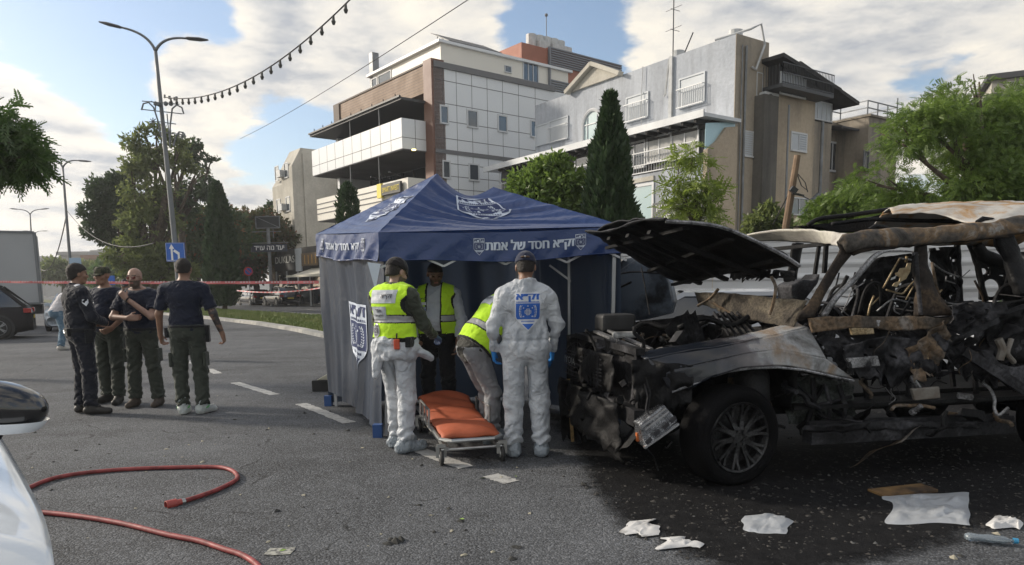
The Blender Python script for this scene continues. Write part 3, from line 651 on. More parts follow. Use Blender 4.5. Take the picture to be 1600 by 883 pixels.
# second gable room
G3 = Plane(G2.P(uE, 0, -1.2), T2); x1 = G3.hit(1301, 160)[0]; zg = G3.hit(1280, 190)[1]
q = MB(); q.obox(G3.P(0, 0, 0), T2*x1, -G3.n*6, (0, 0, zg)); q.build('rear_wall', M_tan2, apt)
zg1 = G3.hit(1265, 131)[1]; zg2 = G3.hit(1301, 160)[1]
q = MB(); q.prism([G3.P(0, zg, .02), G3.P(x1, zg, .02), G3.P(x1, zg2, .02), G3.P(0, zg1, .02)], -G3.n, 5); q.build('gable_room', M_blackwood, apt)
q = MB(); q.bar(G3.P(-.6, zg1+.35, -.5), G3.P(x1+.6, zg2-.2, -.5), 3.2, .16, up=(0, 0, 1)); q.build('gable_roof', M_blackwood, apt)
window(G3, rect(G3, 1263, 160, 1298, 187, .03), apt, glass=M_shut, mull=4, fw=.05, off=.03)
# low right block with terrace
G4 = Plane(G2.P(uF, 0, -.9), T2)
xa = G4.hit(1340, 200)[0]
zr4 = G4.hit(1340, 185)[1]; xb = G4.hit(1386, 200)[0]
q = MB(); q.obox(G4.P(0, 0, -1.2), T2*xa, -G4.n*8, (0, 0, zr4)); q.build('low_wall', M_tan2, apt)
q = MB(); q.obox(G4.P(xa, 0, .6), T2*(xb-xa), -G4.n*9, (0, 0, zr4)); q.obox(G4.P(xa-.05, zr4, .7), T2*(xb-xa+.1), -G4.n*9.1, (0, 0, .1)); q.build('corner_wall', M_tan2, apt)
window(G4, rect(G4, 1349, 237, 1356, 266, .6), apt, mull=0, fw=.05, off=.6, frame=M_seam)
r = rect(G4, 1282, 224, 1317, 266, -1.2); window(G4, r, apt, mull=1, fw=.1, off=-1.2)
q = MB(); uu0, uu1 = r[0]-.2, r[1]+.6
for i in range(int((uu1-uu0)/.14)): q.cyl(G4.P(uu0+i*.14, r[3]+.75, -1.2), G4.P(uu0+i*.14, r[3]+.5, .1), .06, 6)
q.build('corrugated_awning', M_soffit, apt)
q = MB()
for h in (.45, .8): q.bar(G4.P(0, zr4+h, -1.0), G4.P(xa, zr4+h, -1.0), .05); q.bar(G4.P(xa, zr4+h, -1), G4.P(xa, zr4+h, .5), .05); q.bar(G4.P(xa, zr4+h, .5), G4.P(xb, zr4+h, .5), .05); q.bar(G4.P(xb, zr4+h, .5), G4.P(xb, zr4+h, -5), .05)
for i in range(4): q.bar(G4.P(xa*i/3, zr4, -1), G4.P(xa*i/3, zr4+.8, -1), .05); q.bar(G4.P(xa+(xb-xa)*i/3, zr4, .5), G4.P(xa+(xb-xa)*i/3, zr4+(1.3 if i == 3 else .8), .5), .05)
q.build('roof_railing', M_galv, apt)
q = MB(); u = G2.hit(1278, 300)[0]; q.cyl(G2.P(u, 0, .1), G2.P(u, G2.hit(1278, 190)[1], .1), .08, 8); q.tube([G2.P(u, 5, .2), G2.P(u-.5, 5.6, .3), G2.P(u-.9, 5.3, .3), G2.P(u-.9, 4, .3)], .1, 8); q.build('drain_pipe', M_galv, apt)
q = MB(); q.obox(G2.P(u, 4.6, .3), T2*4, G2.n*1.2, (0, 0, .1)); q.build('small_awning', M_galv, apt)
# roof things
for x, y in ((1032, 78), (1120, 53)):
    q = MB(); u = G1.hit(x, 90)[0]; q.cyl(G1.P(u, ztg-.2, -1.2), G1.P(u, ztg+.62, -1.2), .32, 14); q.build('roof_tank', M_tank, apt)
q = MB(); u = G1.hit(1040, 80)[0]; za = G1.hit(1040, 3)[1]; q.cyl(G1.P(u, ztg, -.5), G1.P(u, za+.3, -.5), .03, 5)
for i, h in enumerate((.2, 1.1)): q.bar(G1.P(u-.5, za-h, -.5), G1.P(u+.5, za-h, -.5), .02); q.bar(G1.P(u-.1, za-h-.1, -.8), G1.P(u-.1, za-h-.1, -.2), .02)
q.cyl(G1.P(u-.6, ztg, -.5), G1.P(u-1.3, ztg+.9, -.4), .03, 5); q.build('antenna', M_dark, apt)
q = MB(); q.tube([G1.P(1.2, ztg+.1, -.1), G2.P(.9, ztg+.35, .1), G2.P(1.4, ztg+.6, .2), G2.P(1.7, ztg-.2, .2), G2.P(1.2, ztg-1.3, .15), G2.P(1.0, ztg-1.2, .1)], .05, 6)
q.tube([G1.P(5.4, ztg, .1), G1.P(5.5, ztg-2, .12), G1.P(5.3, ztg-4, .12)], .02, 5); q.tube([G1.P(3.7, ztg-.1, .1), G1.P(3.9, ztg-1.6, .1), G1.P(4.0, ztg-1.7, .1)], .05, 5); q.tube([G1.P(3.6, ztg, .04), G1.P(3.6, 9, .04)], .12, 4); q.build('loose_pipes', M_tank, apt)
# dark lawyer sign on the front
ls = thing('wall_sign', 'dark grey sign with white Hebrew lettering on the grey wall behind the young tree', 'sign', GP.P(3, 4.2, .1))
r = rect(GP, 1022, 318, 1112, 362); q = MB(); v1 = GP.hit(1023, 318)[1]; v0 = v1-1.35; uA, uB = GP.hit(1112, 330)[0], GP.hit(1022, 330)[0]
q.obox(GP.P(uA, v0, .02), S2*(uB-uA), -T2*.08, (0, 0, v1-v0)); q.build('board', mat('sign grey', (.055, .06, .07), .5), ls)
q = MB(); fn = lambda x, y: GP.P((uA+uB)/2-x, (v0+v1)/2+y, .108)
put_text(q, heb('סוכנות שמעון'), fn, w=(uB-uA)*.88, h=.3, cy=.42); put_text(q, heb('אישורים לנקודי'), fn, w=(uB-uA)*.66, h=.26, cy=.02); put_text(q, heb('עורכי דין'), fn, w=(uB-uA)*.5, h=.22, cy=-.42); q.add([fn(-1, -.2), fn(1, -.2), fn(1, -.18), fn(-1, -.18)], [(0, 1, 2, 3)])
q.build('lettering', mat('white letters', (.75, .75, .75), .5), ls)

# ------------------------------------------------------------------ beige building at the left, shop row
cB = D(458, 300, 66.); cB[2] = 0
B1 = Plane(cB, S); B2 = Plane(cB, T)
bg = thing('beige_house', 'tall beige building with stepped sloping roof lines beyond the office', 'building', cB)
z1 = B2.hit(460, 230)[1]
q = MB(); q.obox(cB+T*.0, S*2.6, T*12, (0, 0, z1-1.6)); q.prism([B2.P(0, z1-1.6, 0), B2.P(.9, z1, 0), B2.P(12, z1, 0), B2.P(12, z1-1.6, 0)], S, 2.6); q.build('wall', M_beige, bg)
q = MB(); q.obox(cB+S*2.6, S*2.4, T*12, (0, 0, z1-3)); q.prism([B2.P(0, z1-3, -2.6), B2.P(.9, z1-1.6, -2.6), B2.P(12, z1-1.6, -2.6), B2.P(12, z1-3, -2.6)], S, 2.4); q.build('rear_wing', M_beige, bg)
for k in range(4):
    for j in range(2): window(B1, (.9+j*2.3, 1.7+j*2.3, 2.5+k*3, 3.7+k*3), bg, mull=0, fw=.08)
q = MB()
for k in range(4): q = MB(); q.obox(B1.P(1.9, 2.6+k*3, .0), S*.9, B1.n*.4, (0, 0, .6)); q.build('air_conditioner', M_tank, bg)
q = MB(); 
for u in (1.0, 4.2): q.obox(B2.P(u, 0, 0), T*.25, B2.n*.15, (0, 0, z1-.5))
q.obox(B2.P(5.5, 0, 0), T*6, B2.n*1.6, (0, 0, z1-5)); q.build('stair_tower', M_beige, bg)
# shops
shop = thing('shop_row', 'row of small shops with dark sign boards and a pale awning', 'shops', G(470, 470))
SP = Plane(D(500, 430, 59.)*np.array([1, 1, 0]), S); 
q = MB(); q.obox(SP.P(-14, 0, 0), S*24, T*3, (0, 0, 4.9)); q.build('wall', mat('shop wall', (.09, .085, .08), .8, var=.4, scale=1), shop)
for i, (x0, y0, x1, y1, mt, tx, col) in enumerate(((430, 398, 463, 423, M_dark, 'DUKLAS', (.6, .6, .58)), (472, 395, 496, 415, mat('brown board', (.13, .09, .05), .6), 'VEXX', (.5, .42, .25)), (462, 388, 471, 424, M_shut, '', None))):
    r = rect(SP, x0, y0, x1, y1, .5); q = MB(); q.obox(SP.P(r[0], r[2], .45), S*(r[1]-r[0]), -T*.1, (0, 0, r[3]-r[2])); b_ = q.build('sign_board', mt, shop)
    if tx == 'DUKLAS':
        q = MB(); put_text(q, tx, lambda x, y: SP.P((r[0]+r[1])/2-x, (r[2]+r[3])/2+y, .57), w=(r[1]-r[0])*.9, h=(r[3]-r[2])*.42, cy=.25, bold=.03); q.build('lettering', mat('pale letters', (.6, .6, .58), .5), b_)
    elif tx:
        q = MB()
        for k in range(4): q.obox(SP.P(r[0]+.15+k*(r[1]-r[0]-.2)/4, r[2]+.15, .56), S*.14, -T*.01, (0, 0, (r[3]-r[2])*.7))
        q.build('board_bars', mat('amber', (.45, .25, .06), .5), b_)
r = rect(SP, 460, 420, 497, 436, 1.5)
q = MB(); q.obox(SP.P(r[0]-3, r[2]+.2, 0), S*(r[1]-r[0]+3), np.array([0, 0, .5])*0-T*2.2, (0, 0, .12)); 
q.add([SP.P(r[0]-3, r[2]+.9, 0), SP.P(r[1], r[2]+.9, 0), SP.P(r[1], r[2]+.15, 2.3), SP.P(r[0]-3, r[2]+.15, 2.3)], [(0, 1, 2, 3)]); q.build('awning', mat('cream awning', (.55, .53, .45), .8), shop)
q = MB()
for i in range(7): q = MB(); q.obox(SP.P(-8+i*2.5, .2, 0), S*1.9, -T*.04, (0, 0, 2.5)); q.build('shop_window', M_glass, shop)
q = MB()
for i in range(8): q = MB(); q.bar(SP.P(-8.2+i*2.5, 0, .1), SP.P(-8.2+i*2.5, 3, .1), .12); q.build('shop_post', M_frame, shop)
# lawyer sign on pole with frame above, in front of the trees
ps = thing('street_sign', 'dark hanging sign with white Hebrew letters under a framed billboard', 'sign', G(421, 470, 0))
PP = Plane(D(421, 400, 61.)*np.array([1, 1, 0]), (1, -.15, 0)); u = 0
q = MB(); q.cyl(PP.P(0, 0, 0), PP.P(0, PP.hit(421, 337)[1], 0), .14, 10); q.build('pole', M_galv, ps)
a = PP.hit(394, 382, .1); b = PP.hit(449, 393, .1); q = MB(); q.obox(PP.P(a[0], b[1], .1), PP.a*(b[0]-a[0]), PP.n*.12, (0, 0, a[1]-b[1])); q.build('sign_board', mat('blue black board', (.035, .04, .06), .5), ps); q = MB(); q.bar(PP.P(a[0]-.2, a[1]+.1, .1), PP.P(b[0]+.1, a[1]+.1, .1), .06); q.bar(PP.P(a[0]-.1, a[1]+.1, .1), PP.P(a[0]-.1, b[1], .1), .08); q.build('sign_bracket', M_galv, ps)
q = MB(); put_text(q, heb('יעד נוה עו״ד'), lambda x, y: PP.P((a[0]+b[0])/2+x, (a[1]+b[1])/2+y, .225), w=(b[0]-a[0])*.86, h=(a[1]-b[1])*.55, bold=.02); q.build('lettering', MATS['white letters'], ps)
a = PP.hit(400, 339, .1); b = PP.hit(438, 356, .1); q = MB(); q.obox(PP.P(a[0], b[1], .1), PP.a*(b[0]-a[0]), PP.n*.06, (0, 0, a[1]-b[1])); q.build('billboard_back', M_dark, ps)
q = MB(); cs4 = [(a[0], a[1]), (b[0], a[1]), (b[0], b[1]), (a[0], b[1])]
for i in range(4): q.bar(PP.P(*cs4[i], .2), PP.P(*cs4[(i+1) % 4], .2), .07)
q.bar(PP.P(*cs4[0], .2), PP.P(*cs4[2], .2), .05); q.bar(PP.P(-1.4, PP.hit(421, 362)[1], .1), PP.P(1.2, PP.hit(421, 362)[1], .1), .06); q.bar(PP.P(.5, PP.hit(421, 372)[1], .1), PP.P(.5, PP.hit(421, 358)[1], .1), .05); q.build('billboard_frame', M_galv, ps)
# no parking sign
ns = thing('no_parking_sign', 'small round blue and red no parking sign on a thin post', 'sign', G(392, 481))
NP = Plane(G(392, 480), (1, 0, 0)); zs = NP.hit(392, 424)[1]
q = MB(); q.cyl(NP.P(0, 0, 0), NP.P(0, zs+.3, 0), .04, 8); q.build('post', M_galv, ns)
q = MB(); q.lathe(NP.P(0, zs, .05), NP.n, [(0, 0), (.36, 0), (.36, .02), (0, .02)], 24); dsk = q.build('disc', mat('sign blue', (.03, .08, .35), .4), ns)
q = MB(); q.lathe(NP.P(0, zs, .06), NP.n, [(.27, .02), (.36, .02), (.36, .035), (.27, .035), (.27, .02)], 24); q.bar(NP.P(-.25, zs+.25, .09), NP.P(.25, zs-.25, .09), .07, .02, up=NP.n); q.build('red_ring', mat('sign red', (.45, .03, .03), .4), dsk)
# far right building
fr = thing('far_house', 'pale flat roofed building with a dark ledge behind the tree at the right edge', 'building', (34, 44, 0))
FP = Plane(D(1545, 200, 42.)*np.array([1, 1, 0]), unit((.9, -.44, 0)))
q = MB(); zf = FP.hit(1560, 122)[1]; q.obox(FP.P(0, 0, 0), FP.a*14, -FP.n*8, (0, 0, zf)); q.build('wall', M_beige, fr)
q = MB(); q.obox(FP.P(-.3, zf-1.25, .5), FP.a*14.6, -FP.n*8, (0, 0, .35)); q.obox(FP.P(-.3, zf-.1, .3), FP.a*14.6, -FP.n*8, (0, 0, .3)); q.build('ledge', M_soffit, fr)
for k in range(3): window(FP, (1.5+k*4, 3.5+k*4, zf-3.6, zf-2.0), fr, mull=1)
# distant town houses
for i, (x0, x1, y0, d, c) in enumerate(((98, 140, 399, 170, (.45, .44, .42)), (136, 178, 405, 150, (.40, .33, .27)), (70, 100, 408, 200, (.42, .42, .42)), (150, 178, 396, 190, (.5, .48, .44)), (40, 72, 405, 220, (.4, .4, .4)))):
    a = D(x0, 440, d)*np.array([1, 1, 0]); b = D(x1, 440, d)*np.array([1, 1, 0]); z = D(x0, y0, d)[2]
    lb = ['pale flat roofed block far down the street', 'brown roofed low house far down the street', 'small grey block far behind the truck', 'taller cream block far behind the lamp post', 'tiny grey house at the far end of the street'][i]
    h = thing('distant_house', lb, 'building', a); q = MB(); q.obox(a, b-a, (0, 18, 0), (0, 0, z)); q.build('wall', mat('far wall%d' % i, c, .9, var=.2, scale=.3), h)
    q = MB(); q.obox(a+np.array([-.6, -.6, z]), b-a+np.array([1.2, 0, 0]), (0, 19, 0), (0, 0, .8)); q.build('roof', mat('far roof%d' % i, (.28, .17, .12) if i in (1,) else (.35, .34, .33), .9), h)
    q = MB(); L = b-a
    for r_ in range(2):
        for k in range(5): q.obox(a+L*(k+.25)/5+np.array([0, -.05, z-3-3.2*r_]), L*.09, (0, .04, 0), (0, 0, 1.3))
    q.build('window', M_glass, h)
# corrugated construction fence
fc = thing('corrugated_fence', 'white corrugated metal hoarding behind the burnt car', 'fence', (5, 12, 0))
def fence_seg(a, b, h):
    q = MB(); a = np.array(a); b = np.array(b); d = unit(b-a); n = np.array([d[1], -d[0], 0]); L = np.linalg.norm(b-a); K = int(h/.03)
    if n @ (CAM-a) < 0: n = -n
    pts = []
    for k in range(K+1):
        z = .05+h*k/K; ph = (z/.23) % 1; o = .0 if ph < .55 else (.035 if .62 < ph < .93 else .018); pts.append((z, o))
    W = 2; vs = []; 
    segs = int(L/2.0)+1
    for i in range(segs):
        p0 = a+d*(L*i/segs); p1 = a+d*(L*(i+1)/segs-.01); jog = .006*(i % 2); tl = rnd.uniform(-.015, .015)
        base = len(vs); v = [p0+n*(o+jog)+np.array([0, 0, z+tl]) for z, o in pts]+[p1+n*(o+jog)+np.array([0, 0, z-tl]) for z, o in pts]
        q.add(v, [(j, j+1, K+1+j+1, K+1+j) for j in range(K)])
    q.build('fence_sheet', M_fence, fc)
    q = MB()
    for i in range(int(L/2.0)+2):
        p = a+d*min(L, i*2.0)-n*.06; q.bar(p, p+(0, 0, h+.12), .05)
    q.build('fence_post', M_galv, fc)
M_fence = mat('white sheet metal', (.56, .57, .58), .5, .0, col2=(.42, .42, .42), scale=.8, bump=.08)
fence_seg((1.9, 13.4, 0), (12.5, 11.8, 0), 2.15)
fence_seg((12.5, 11.8, 0), (16, 6, 0), 2.15)
# ------------------------------------------------------------------ trees
def leafmat(name, c1, c2, trans=.35, c3=None):
    m = bpy.data.materials.new(name); m.use_nodes = True; nt = m.node_tree; L = nt.links.new; nt.nodes.clear()
    out = nt.nodes.new('ShaderNodeOutputMaterial'); geo = nt.nodes.new('ShaderNodeNewGeometry'); r = nt.nodes.new('ShaderNodeValToRGB')
    r.color_ramp.elements[0].color = (*c1, 1); r.color_ramp.elements[1].color = (*c2, 1)
    if c3: e = r.color_ramp.elements.new(.76); e.color = (*c2, 1); r.color_ramp.elements[2].color = (*c3, 1)
    tcn = nt.nodes.new('ShaderNodeTexCoord'); nz = nt.nodes.new('ShaderNodeTexNoise'); nz.inputs['Scale'].default_value = .8; L(tcn.outputs['Object'], nz.inputs['Vector'])
    L(mth(nt, 'ADD', mth(nt, 'MULTIPLY', geo.outputs['Random Per Island'], .65), mth(nt, 'MULTIPLY', nz.outputs[0], .4)), r.inputs[0])
    d = nt.nodes.new('ShaderNodeBsdfDiffuse'); t = nt.nodes.new('ShaderNodeBsdfTranslucent'); mx = nt.nodes.new('ShaderNodeMixShader'); mx.inputs[0].default_value = trans
    hs = nt.nodes.new('ShaderNodeHueSaturation'); hs.inputs['Value'].default_value = 1.3; L(r.outputs[0], hs.inputs['Color'])
    L(r.outputs[0], d.inputs[0]); L(hs.outputs[0], t.inputs[0]); L(d.outputs[0], mx.inputs[1]); L(t.outputs[0], mx.inputs[2])
    g = nt.nodes.new('ShaderNodeBsdfGlossy'); g.inputs['Roughness'].default_value = .45; m2 = nt.nodes.new('ShaderNodeMixShader'); m2.inputs[0].default_value = .04
    L(mx.outputs[0], m2.inputs[1]); L(g.outputs[0], m2.inputs[2]); L(m2.outputs[0], out.inputs[0]); return m
M_bark = mat('bark', (.11, .085, .06), .95, var=.5, scale=6, bump=1, bscale=20)
def mesh_obj(name, v, f, m, parent, smooth=False):
    q = MB(); q.v = [tuple(p) for p in v]; q.f = [tuple(int(i) for i in t) for t in f]; q.mi = [0]*len(q.f); return q.build(name, m, parent, smooth=smooth)
def leaves(blobs, n, size, seed, gap=.0, gf=.5, shell=.5, droop=0., aspect=.5, flat=0.):
    """n bent leaf sprays through the blobs' volume -> verts, faces"""
    g = np.random.default_rng(seed); B = np.array([b[0] for b in blobs]); Rr = np.array([b[1] if hasattr(b[1], '__len__') else (b[1],)*3 for b in blobs], float)
    w = Rr.prod(1)**.72; w /= w.sum(); out = []
    need = n; P_ = []; Nn = []
    while need > 0:
        k = g.choice(len(B), size=need*2, p=w); u = g.normal(size=(need*2, 3)); u /= np.linalg.norm(u, axis=1)[:, None]
        r = (1-shell*g.random(need*2)**1.5)*(1+.10*g.normal(size=need*2)); p = B[k]+u*Rr[k]*r[:, None]
        keep = snoise(p, seed+5, gf, 3) > (-1+gap*1.4)
        p = p[keep][:need]; u = u[keep][:need]; P_.append(p); Nn.append(u); need -= len(p)
    p = np.concatenate(P_); u = np.concatenate(Nn); n = len(p)
    d = u*.6+g.normal(size=(n, 3))*.6; d[:, 2] -= droop; d /= np.linalg.norm(d, axis=1)[:, None]
    s = np.cross(d, g.normal(size=(n, 3))); 
    if flat: s2 = np.cross(d, [0, 0, 1.])+.01; s = s*(1-flat)+s2*flat
    s /= np.linalg.norm(s, axis=1)[:, None]; nn = np.cross(d, s)
    L = size*(.6+.8*g.random(n))[:, None]; Wd = L*aspect
    a = p; b = p+d*L*.5+s*Wd*.5+nn*L*.08; c = p+d*L-nn*L*.12; e = p+d*L*.5-s*Wd*.5+nn*L*.08
    v = np.stack([a, b, c, e], 1).reshape(-1, 3); f = np.arange(4*n).reshape(-1, 4)
    return v, f
def pinnate(blobs, n, size, seed, gap=.0, gf=.5, shell=.6, droop=.25, k=7):
    """feathery sprays: each a rib carrying k pairs of leaflets"""
    v, f = leaves(blobs, n, size, seed, gap, gf, shell, droop, 1., flat=.6); a = v[0::4]; c = v[2::4]; side = v[1::4]-v[3::4]; side /= np.linalg.norm(side, axis=1)[:, None]
    d = c-a; g = np.random.default_rng(seed+1); V = []; n = len(a)
    for i in range(k):
        t = (i+.6)/k; sag = np.array([0, 0, -1.])*(t**2)*.28*size
        for sg in (-1, 1):
            b0 = a+d*t+sag; ln = size*.34*(1-.55*abs(t-.45)*1.6); tip = b0+side*sg*ln+d*.14+np.array([0, 0, -.07*size])
            w = d*.075
            V.append(np.stack([b0-w, (b0+tip)/2+w*1.25, tip, (b0+tip)/2-w*1.25], 1))
    V = np.stack(V, 1).reshape(-1, 3); return V, np.arange(len(V)).reshape(-1, 4)
def limbs(base, fork, targets, r0, seed=0, n=7):
    g = np.random.default_rng(seed); q = MB(); base = np.array(base, float); fork = np.array(fork, float)
    k = 6; pts = [base+(fork-base)*t+np.array([g.normal()*.04, g.normal()*.04, 0])*(0 < t < 1)*r0*6 for t in np.linspace(0, 1, k)]
    rs = [r0*(1.35 if i == 0 else 1-.32*i/(k-1)) for i in range(k)]; q.tube(pts, rs, n)
    for t in targets:
        t = np.array(t, float); mid = (fork+t)/2+np.array([g.normal(), g.normal(), abs(g.normal())])*np.linalg.norm(t-fork)*.08
        q.tube([fork-(fork-base)*.06, mid, t], [r0*.6, r0*.35, r0*.1], 6)
        for _ in range(2):
            e = t+np.clip(g.normal(size=3), -1.2, 1.2)*min(.35, np.linalg.norm(t-fork)*.10); q.tube([mid*.5+t*.5, (mid*.5+t*.5+e)/2+g.normal(size=3)*.05, e], [r0*.22, r0*.14, r0*.05], 5)
    return q
def tree(name, label, cat, base, fork, blobs, lm, n, size, r0, seed, kind='leaf', group=None, **k):
    t = thing(name, label, cat, base, group); g = np.random.default_rng(seed)
    q = limbs(base, fork, [b[0] for b in blobs], r0, seed); q.build('trunk', M_bark, t, smooth=True)
    v, f = (pinnate if kind == 'pin' else leaves)(blobs, n, size, seed, **k); mesh_obj('crown', v, f, lm, t)
    return t
L_bright = leafmat('leaves bright green', (.065, .125, .022), (.19, .27, .055), .42)
L_mid = leafmat('leaves mid green', (.045, .09, .025), (.09, .15, .035), .35)
L_dark = leafmat('leaves dark green', (.035, .06, .028), (.065, .10, .04), .3)
L_cyp = leafmat('cypress green', (.024, .05, .022), (.05, .085, .03), .15)
L_olive = leafmat('leaves olive', (.08, .115, .035), (.19, .22, .07), .45)
L_flame = leafmat('leaves with red flowers', (.045, .08, .03), (.085, .125, .04), .25, (.40, .06, .02))
L_flame2 = leafmat('red flowering leaves', (.05, .08, .025), (.10, .08, .03), .25, (.38, .05, .025))
def blob(px, py, y, r): return (D(px, py, y), r)
# right-hand flamboyant, near
def cl(spec, y0):
    return [(D(x, y, y0+dy), np.array((r, r, r*.55))) for x, y, r, dy in spec]
main = cl([(1505, 160, .85, 0), (1440, 195, .75, -.5), (1560, 185, 1.0, .6), (1600, 165, .9, 1.2), (1410, 225, .55, -1), (1505, 220, .95, .2), (1580, 240, 1.2, .3), (1640, 210, 1.2, 1), (1530, 290, 1.2, -.4), (1610, 300, 1.3, 0), (1370, 290, .75, 0), (1420, 320, .9, .3), (1490, 335, 1.0, 0), (1560, 340, 1.2, .5), (1660, 280, 1.2, 1.2), (1530, 128, .4, 0), (1480, 180, .6, -.8)], 16)
tb = D(1530, 440, 16.3); tb[2] = 0
tree('flame_tree', 'large bright green feathery tree behind the burnt car at the right edge', 'tree', tb, D(1530, 350, 16.3), main, L_bright, 30000, .15, .17, 21, 'pin', k=5, gap=.60, gf=.42, shell=.75)
m2 = cl([(1300, 325, .6, 0), (1340, 315, .8, .5), (1285, 345, .5, 0), (1390, 340, .9, 0), (1350, 350, 1.0, 0)], 18.5)
tb = D(1340, 440, 18.5); tb[2] = 0
tree('flame_tree', 'lower bright green feathery tree left of the large one behind the burnt car', 'tree', tb, tb+(0, 0, 1.8), m2, L_bright, 11000, .15, .12, 22, 'pin', gap=.35, gf=.5, shell=.8)
# tree over the tent
m3 = cl([(860, 262, .55, 0), (830, 285, .6, .2), (885, 285, .65, -.2), (850, 305, .8, 0), (900, 310, .6, 0), (815, 300, .4, 0), (870, 330, .9, 0), (880, 250, .3, 0)], 19)
tb = D(865, 450, 19); tb[2] = 0
tree('bushy_tree', 'bright green bushy tree rising behind the tent roof', 'tree', tb, D(865, 350, 19), m3, L_bright, 9500, .15, .11, 23, gap=.42, gf=.9, shell=.7, aspect=.5)
# sparse young tree
m4 = cl([(1075, 240, .28, 0), (1060, 250, .22, .2), (1098, 255, .25, 0), (1060, 285, .3, .1), (1048, 292, .22, 0), (1105, 290, .3, -.2), (1120, 297, .22, 0), (1078, 300, .3, 0), (1062, 318, .25, .2), (1098, 322, .35, 0), (1050, 325, .25, .1), (1112, 338, .3, 0), (1075, 335, .3, 0), (1136, 296, .18, 0)], 14)
tb = D(1088, 450, 14); tb[2] = 0
tree('young_tree', 'sparse young yellowish green tree with bare twigs in front of the grey wall sign', 'tree', tb, D(1086, 345, 14), m4, leafmat('young leaves', (.13, .19, .03), (.24, .30, .06), .5), 560, .24, .03, 24, 'pin', gap=.35, gf=1.2, shell=.9, k=5)
# shrub at the base of the tan wing
m5 = cl([(1195, 345, .6, 0), (1180, 355, .5, 0), (1215, 350, .5, 0), (1200, 325, .25, 0)], 24)
tb = D(1197, 450, 24); tb[2] = 0
tree('shrub', 'dull green straggly shrub at the foot of the tan wall', 'shrub', tb, tb+(0, 0, 2.0), m5, L_olive, 2500, .2, .07, 25, gap=.35, gf=1.2, shell=.9)
# cypresses
def cypress(label, base, h, r, lm, n, size, seed, name='cypress_tree', top=.25, low=.25):
    t = thing(name, label, 'cypress tree', base); g = np.random.default_rng(seed); q = MB(); q.tube([base, np.array(base)+(0, 0, h*.9)], [r*.18, .03], 7); q.build('trunk', M_bark, t)
    z = g.random(n)**.85; prof = np.interp(z, [0, .04, .15, .45, .8, .95, 1], [low*.9, .75, 1, .93, .55+top*.4, .15+top*.55, .03]); a = g.random(n)*6.283
    lob = 1+.13*np.sin(a*5+z*9+seed)+.10*np.sin(a*9-z*17)+.20*snoise(np.stack([np.cos(a)*1.2, np.sin(a)*1.2, z*6], 1), seed, .9, 3)
    rad = r*prof*lob*(1-.30*g.random(n)**2)
    p = np.stack([np.cos(a)*rad, np.sin(a)*rad, h*(.045+.955*z)], 1)+np.array(base)
    d = np.stack([np.cos(a)*.35, np.sin(a)*.35, np.ones(n)*.9], 1)+g.normal(size=(n, 3))*.28; d /= np.linalg.norm(d, axis=1)[:, None]
    s = np.cross(d, g.normal(size=(n, 3))); s /= np.linalg.norm(s, axis=1)[:, None]; L = size*(.6+.9*g.random(n))[:, None]
    v = np.stack([p, p+d*L*.5+s*L*.2, p+d*L, p+d*L*.5-s*L*.2], 1).reshape(-1, 3); mesh_obj('crown', v, np.arange(4*n).reshape(-1, 4), lm, t)
    c = MB(); k = 16
    prf = [(r*.78*np.interp(i/k, [0, .04, .15, .45, .8, .95, 1], [low, .7, .93, .86, .55, .25, .02]), h*(.05+.93*i/k)) for i in range(k+1)]
    return t
def gp(px, y): a = D(px, 445, y); a[2] = 0; return a
hh = lambda px, py, y: D(px, py, y)[2]
cypress('tall ragged dark cypress between the tent and the grey building', gp(952, 18), hh(952, 155, 18), .62, L_cyp, 26000, .19, 31, top=-.1)
for px, dy, rr, py in ((928, .2, .34, 205), (972, -.1, .34, 230)): pass
cypress('tall smooth columnar cypress standing on the median grass', G(352, 488), hh(348, 280, 44), .92, L_cyp, 24000, .26, 32, top=.02, low=.6)
cypress('slim cypress in front of the big street trees', gp(219, 56), hh(219, 342, 56), .95, L_dark, 7000, .35, 33, top=.1)
cypress('small rounded cypress in front of the white balcony left of the tent peak', gp(549, 30), hh(549, 288, 30), .42, L_cyp, 9000, .14, 34, top=1)
# street tree cluster at the left
def far_tree(label, y, spec, lm, n, size, seed, trunkpx, name='street_tree', **k):
    b = [(D(x, yy, y+dy), np.array((r, r, r*.72))*.80) for x, yy, r, dy in spec]; tb = gp(trunkpx, y); f = tb*1.; f[2] = min(q[0][2] for q in b)*.9
    return tree(name, label, 'tree', tb, f, b, lm, n, size, .35, seed, **k)
far_tree('dark round crowned pine at the left of the street tree cluster', 52, [(165, 300, 1.6, 0), (150, 330, 1.3, 0), (185, 285, 1.1, 0), (200, 320, 1.5, 0), (155, 360, 1.3, 0), (178, 385, 1.1, 0), (165, 345, 1.2, 0)], L_dark, 9500, .28, 41, 198, 'pine_tree', gap=.45, gf=.35, shell=.6)
far_tree('tallest olive green street tree rising behind the lamp post', 50, [(215, 225, 1.1, 0), (240, 250, 1.6, 0), (205, 265, 1.3, 0), (255, 215, .9, 0), (225, 300, 1.8, 0), (260, 290, 1.6, 0), (215, 345, 1.7, 0), (250, 345, 1.8, 0), (290, 255, 1.1, 1), (310, 262, .7, 1), (225, 205, .6, 0), (245, 200, .5, 0), (280, 225, .7, 0), (205, 390, 1.6, 0), (190, 400, 1.5, 0), (240, 405, 1.6, 0)], L_olive, 8000, .32, 42, 240, gap=.66, gf=.35, shell=.8)
far_tree('dark loose crowned tree with drooping sprays right of the lamp post', 58, [(295, 240, 1.2, 0), (320, 270, 1.3, 0), (300, 290, 1.6, 0), (280, 320, 1.8, 0), (325, 300, 1.2, 0), (305, 225, .6, 0), (330, 250, .6, 0)], L_dark, 3800, .34, 43, 290, gap=.7, gf=.3, shell=.9, droop=.5)
